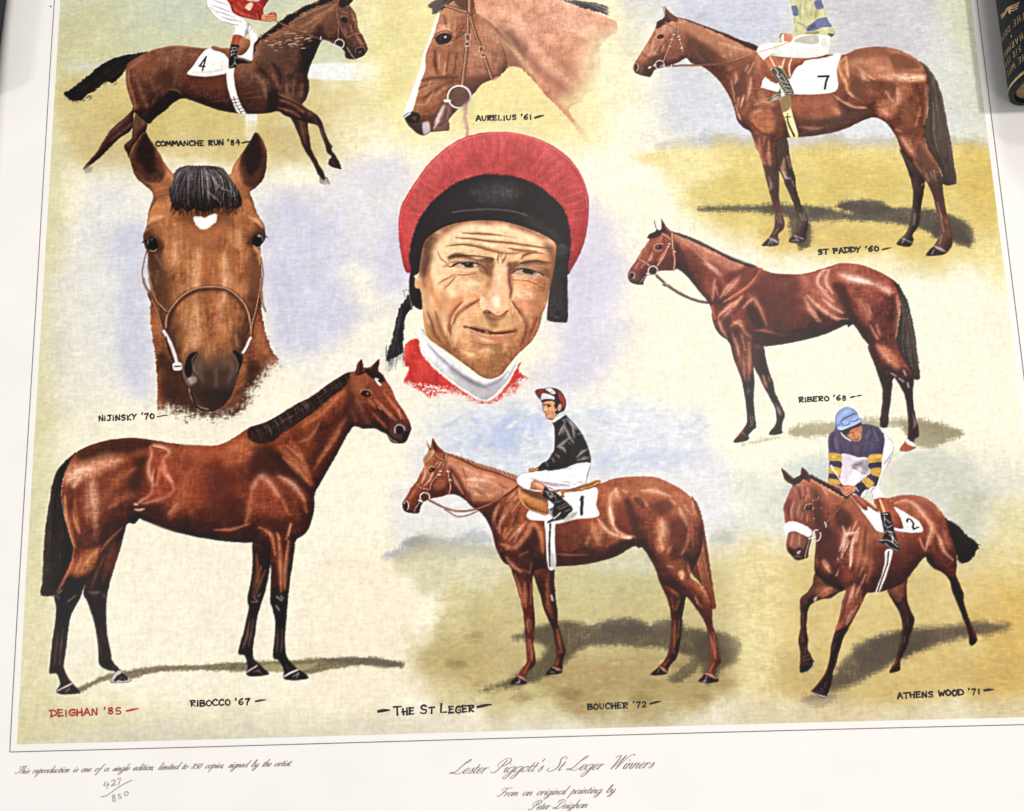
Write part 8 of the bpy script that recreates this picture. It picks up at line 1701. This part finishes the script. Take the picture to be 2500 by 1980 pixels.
def rule_pts(a, b, n=60): return [tuple(np.asarray(a)+(np.asarray(b)-np.asarray(a))*t) for t in np.linspace(0,1,n)]
for a,b_ in (((0,0),(.5,0)),((0,Y1-.004),(0,0)),((.5,0),(.5,Y1-.004))):
    q = np.asarray(rule_pts(a,b_)); d = np.asarray(b_)-np.asarray(a); d = d/np.hypot(*d); nn = np.array([-d[1],d[0]])*.00021
    V=[];F=[]
    for p in q:
        for s in (1,-1): V.append((p[0]+s*nn[0],p[1]+s*nn[1],sheet_z(p[0],p[1])+.00016))
    for j in range(len(q)-1): F.append((2*j,2*j+1,2*j+3,2*j+2))
    link('ruled_line', np_mesh('ruled_line',V,F), INK['rule'], root)
for mat_, lab, st in TEXTS: ribbon(st, 'lettering', INK[mat_], root, label=lab)
ribbon([(np.array([(125,18.6),(129.5,19.4)]), np.array([1.0,.8]), False)], 'ink_speck', INK['speck'], root)
# ------------------------------------------------------------------ table under the sheet
WOOD, nt, b = new_mat('dark_wood', (.03,.02,.015), .4, .4); noise_colour(nt, b, (.014,.010,.008), (.045,.03,.022), 9, 8, .1, (1,14,1))
tv = [(-.6,-.7,-.0046),(1.2,-.7,-.0046),(1.2,1.3,-.0046),(-.6,1.3,-.0046)]; tv += [(x,y,-.03) for x,y,_ in tv]
tb = link('table_top', np_mesh('table_top', tv, [(0,1,2,3),(7,6,5,4),(0,4,5,1),(1,5,6,2),(2,6,7,3),(3,7,4,0)]), WOOD); tb['kind'] = 'structure'
# ------------------------------------------------------------------ the book lying on the right margin, spine towards us
CLOTH, nt, b = new_mat('navy_cloth', (.012,.016,.026), .6, .12); noise_colour(nt, b, (.008,.011,.018), (.020,.026,.040), 400, 4, .25)
GOLD, nt, b = new_mat('gilt', (.62,.44,.17), .35, .6); b.inputs['Metallic'].default_value = .55; noise_colour(nt, b, (.50,.34,.11), (.74,.55,.25), 300, 3)
PAGES, nt, b = new_mat('gilt_page_edges', (.34,.21,.08), .5, .3); noise_colour(nt, b, (.20,.115,.035), (.42,.27,.11), 60, 6, .3, (1,1,40))
bk = bpy.data.objects.new('book', None); SC.collection.objects.link(bk); bk['label'] = 'thick dark navy book with gold lettered spine lying on the right margin of the print'; bk['category'] = 'book'
BT, BB, BL, BWD = .047, .016, .205, .128
qa = plane([(2427.5,0)])[0]; qb = plane([(2462,257)])[0]
ang = math.atan2(qa[1]-qb[1], qa[0]-qb[0])-math.pi/2
bk.location = (qb[0]+BOOK_DX, qb[1]+BOOK_DY, .0018); bk.rotation_euler = (0,0,ang)
def prof(off=0.0, n=26, a0=-90, a1=90):
    return [(-(BB+off)*math.cos(math.radians(t)), BT/2+(BT/2+off)*math.sin(math.radians(t))) for t in np.linspace(a0,a1,n)]
def sweep(name, outer, inner, y0, y1, mat, ny=2, parent=bk):
    ys = np.linspace(y0,y1,ny); n = len(outer); V=[];F=[]
    for y in ys:
        for x,z in outer: V.append((x,y,z))
        for x,z in inner: V.append((x,y,z))
    for k in range(ny-1):
        A=k*2*n; Bq=(k+1)*2*n
        for j in range(n-1):
            F.append((A+j,A+j+1,Bq+j+1,Bq+j)); F.append((A+n+j+1,A+n+j,Bq+n+j,Bq+n+j+1))
        F.append((A+n,A,Bq,Bq+n)); F.append((A+n-1,A+2*n-1,Bq+2*n-1,Bq+n-1))
    for A,fl in ((0,0),((ny-1)*2*n,1)):
        for j in range(n-1):
            q=(A+j,A+n+j,A+n+j+1,A+j+1); F.append(q[::-1] if fl else q)
    o = link(name, np_mesh(name,V,F), mat, parent)
    for p in o.data.polygons: p.use_smooth = len(F)>200
    return o
def slab(name, x0,x1,y0,y1,z0,z1,mat,parent=bk):
    V=[(x,y,z) for z in (z0,z1) for x,y in ((x0,y0),(x1,y0),(x1,y1),(x0,y1))]
    o = link(name, np_mesh(name,V,[(3,2,1,0),(4,5,6,7),(0,1,5,4),(1,2,6,5),(2,3,7,6),(3,0,4,7)]), mat, parent)
    bv = o.modifiers.new('bevel','BEVEL'); bv.width = .0008; bv.segments = 2; return o
spine = sweep('spine', prof(0), prof(-.0024), 0, BL, CLOTH, 2)
slab('cover', -.0004, BWD, 0, BL, -.0004, .0028, CLOTH); slab('cover', -.0004, BWD, 0, BL, BT-.0028, BT+.0004, CLOTH)
pb = prof(-.0030); V=[];F=[]
for y in (.0022, BL-.0022):
    for x,z in pb: V.append((x+.0003,y,z))
    V.append((BWD-.005,y,BT-.0031)); V.append((BWD-.005,y,.0031))
n = len(pb)+2; me = bpy.data.meshes.new('page_block'); me.from_pydata(V,[],[tuple(range(n)),tuple(range(2*n-1,n-1,-1))]+[(j,n+j,n+(j+1)%n,(j+1)%n) for j in range(n)]); link('page_block', me, PAGES, bk)
# gilt work on the curved spine: s runs over the curve in degrees, y along the book
def on_spine(t, y, off): return (-(BB+off)*math.cos(math.radians(t)), y, BT/2+(BT/2+off)*math.sin(math.radians(t)))
def gilt(name, strokes_, label=None):
    V=[];F=[]
    for pts,r in strokes_:
        p = np.asarray(pts,float); d = np.gradient(p,axis=0)*np.array([.0004,1]); d /= np.hypot(*d.T)[:,None]+1e-12; k=len(V)
        for (t,y),(dx,dy) in zip(p,d):
            for s in (1,-1): V.append(on_spine(t+s*(-dy)*r/.0004, y+s*dx*r, .00022))
        for j in range(len(p)-1): F.append((k+2*j,k+2*j+1,k+2*j+3,k+2*j+2))
    o = link(name, np_mesh(name,V,F), GOLD, spine)
    if label: o['label'] = label
def spine_text(text, y, h, t_start, t_step):
    """upside-down capitals with serifs: reading runs from the upper cover downwards"""
    out = []; t = t_start
    for ch in text:
        if ch != ' ':
            for st in HAND[ch]:
                q = cr(np.asarray(st,float),False,4) if len(st)>3 else np.asarray(st,float)
                if len(q)==2: q = q[0]+(q[1]-q[0])*np.linspace(0,1,5)[:,None]
                out.append((np.stack([t-q[:,0]*t_step*.9, y+h-q[:,1]*h],1), .00012))
                for e in (q[0],q[-1]):
                    if ch not in 'OCSGD' : out.append((np.array([(t-(e[0]-.12)*t_step*.9, y+h-e[1]*h),(t-(e[0]+.12)*t_step*.9, y+h-e[1]*h)]), .00007))
        t -= t_step*(.55 if ch in ' I' else 1.0)
    return out
gilt('gilt_lettering', spine_text('THE WIFE', .0088, .0029, 21, 7.2), 'gold title on the dark spine')
gilt('gilt_lettering', spine_text('OF SIR ISAAC', .0142, .0029, 27, 7.0))
gilt('gilt_lettering', spine_text('HARMAN', .0194, .0029, 14, 7.4))
gilt('gilt_dot', [(np.array([(-3.2,.0256),(-4.8,.0256)]), .0005)])
gilt('gilt_lettering', spine_text('THE DREAM', .0288, .0029, 21, 7.2))
orn = []
for s in (-1,0,1): orn.append((np.array([(14+s*2,.0372+s*.0010),(6+s*2,.0380+s*.001),(-4,.0408+s*.0003),(-12,.0398+s*.0008),(-22-s*1,.0408+s*.0011)]), .00036-.0001*abs(s)))
orn.append((np.array([(0,.0370),(-4,.0408),(-8,.0406)]), .0007))
gilt('gilt_ornament', orn)
gilt('gilt_band', [(np.array([(t,.0030) for t in np.linspace(-70,90,40)]), .0007)])

# ------------------------------------------------------------------ its fellow at the other side: only the edge of its spine shows at the top left corner
bk['group'] = 'books lying at the sides of the print'
def copy_tree(o, parent=None):
    c = o.copy(); SC.collection.objects.link(c); c.parent = parent
    for ch in list(o.children): copy_tree(ch, c)
    return c
b2 = copy_tree(bk); b2['label'] = 'dark book spine just showing beyond the left edge of the sheet, top left corner'
q2 = plane([(3,40)])[0]; b2.location = (q2[0]+.0007, plane([(60,235)])[0][1]+BL, -.0044); b2.rotation_euler = (0,0,math.pi-.057)
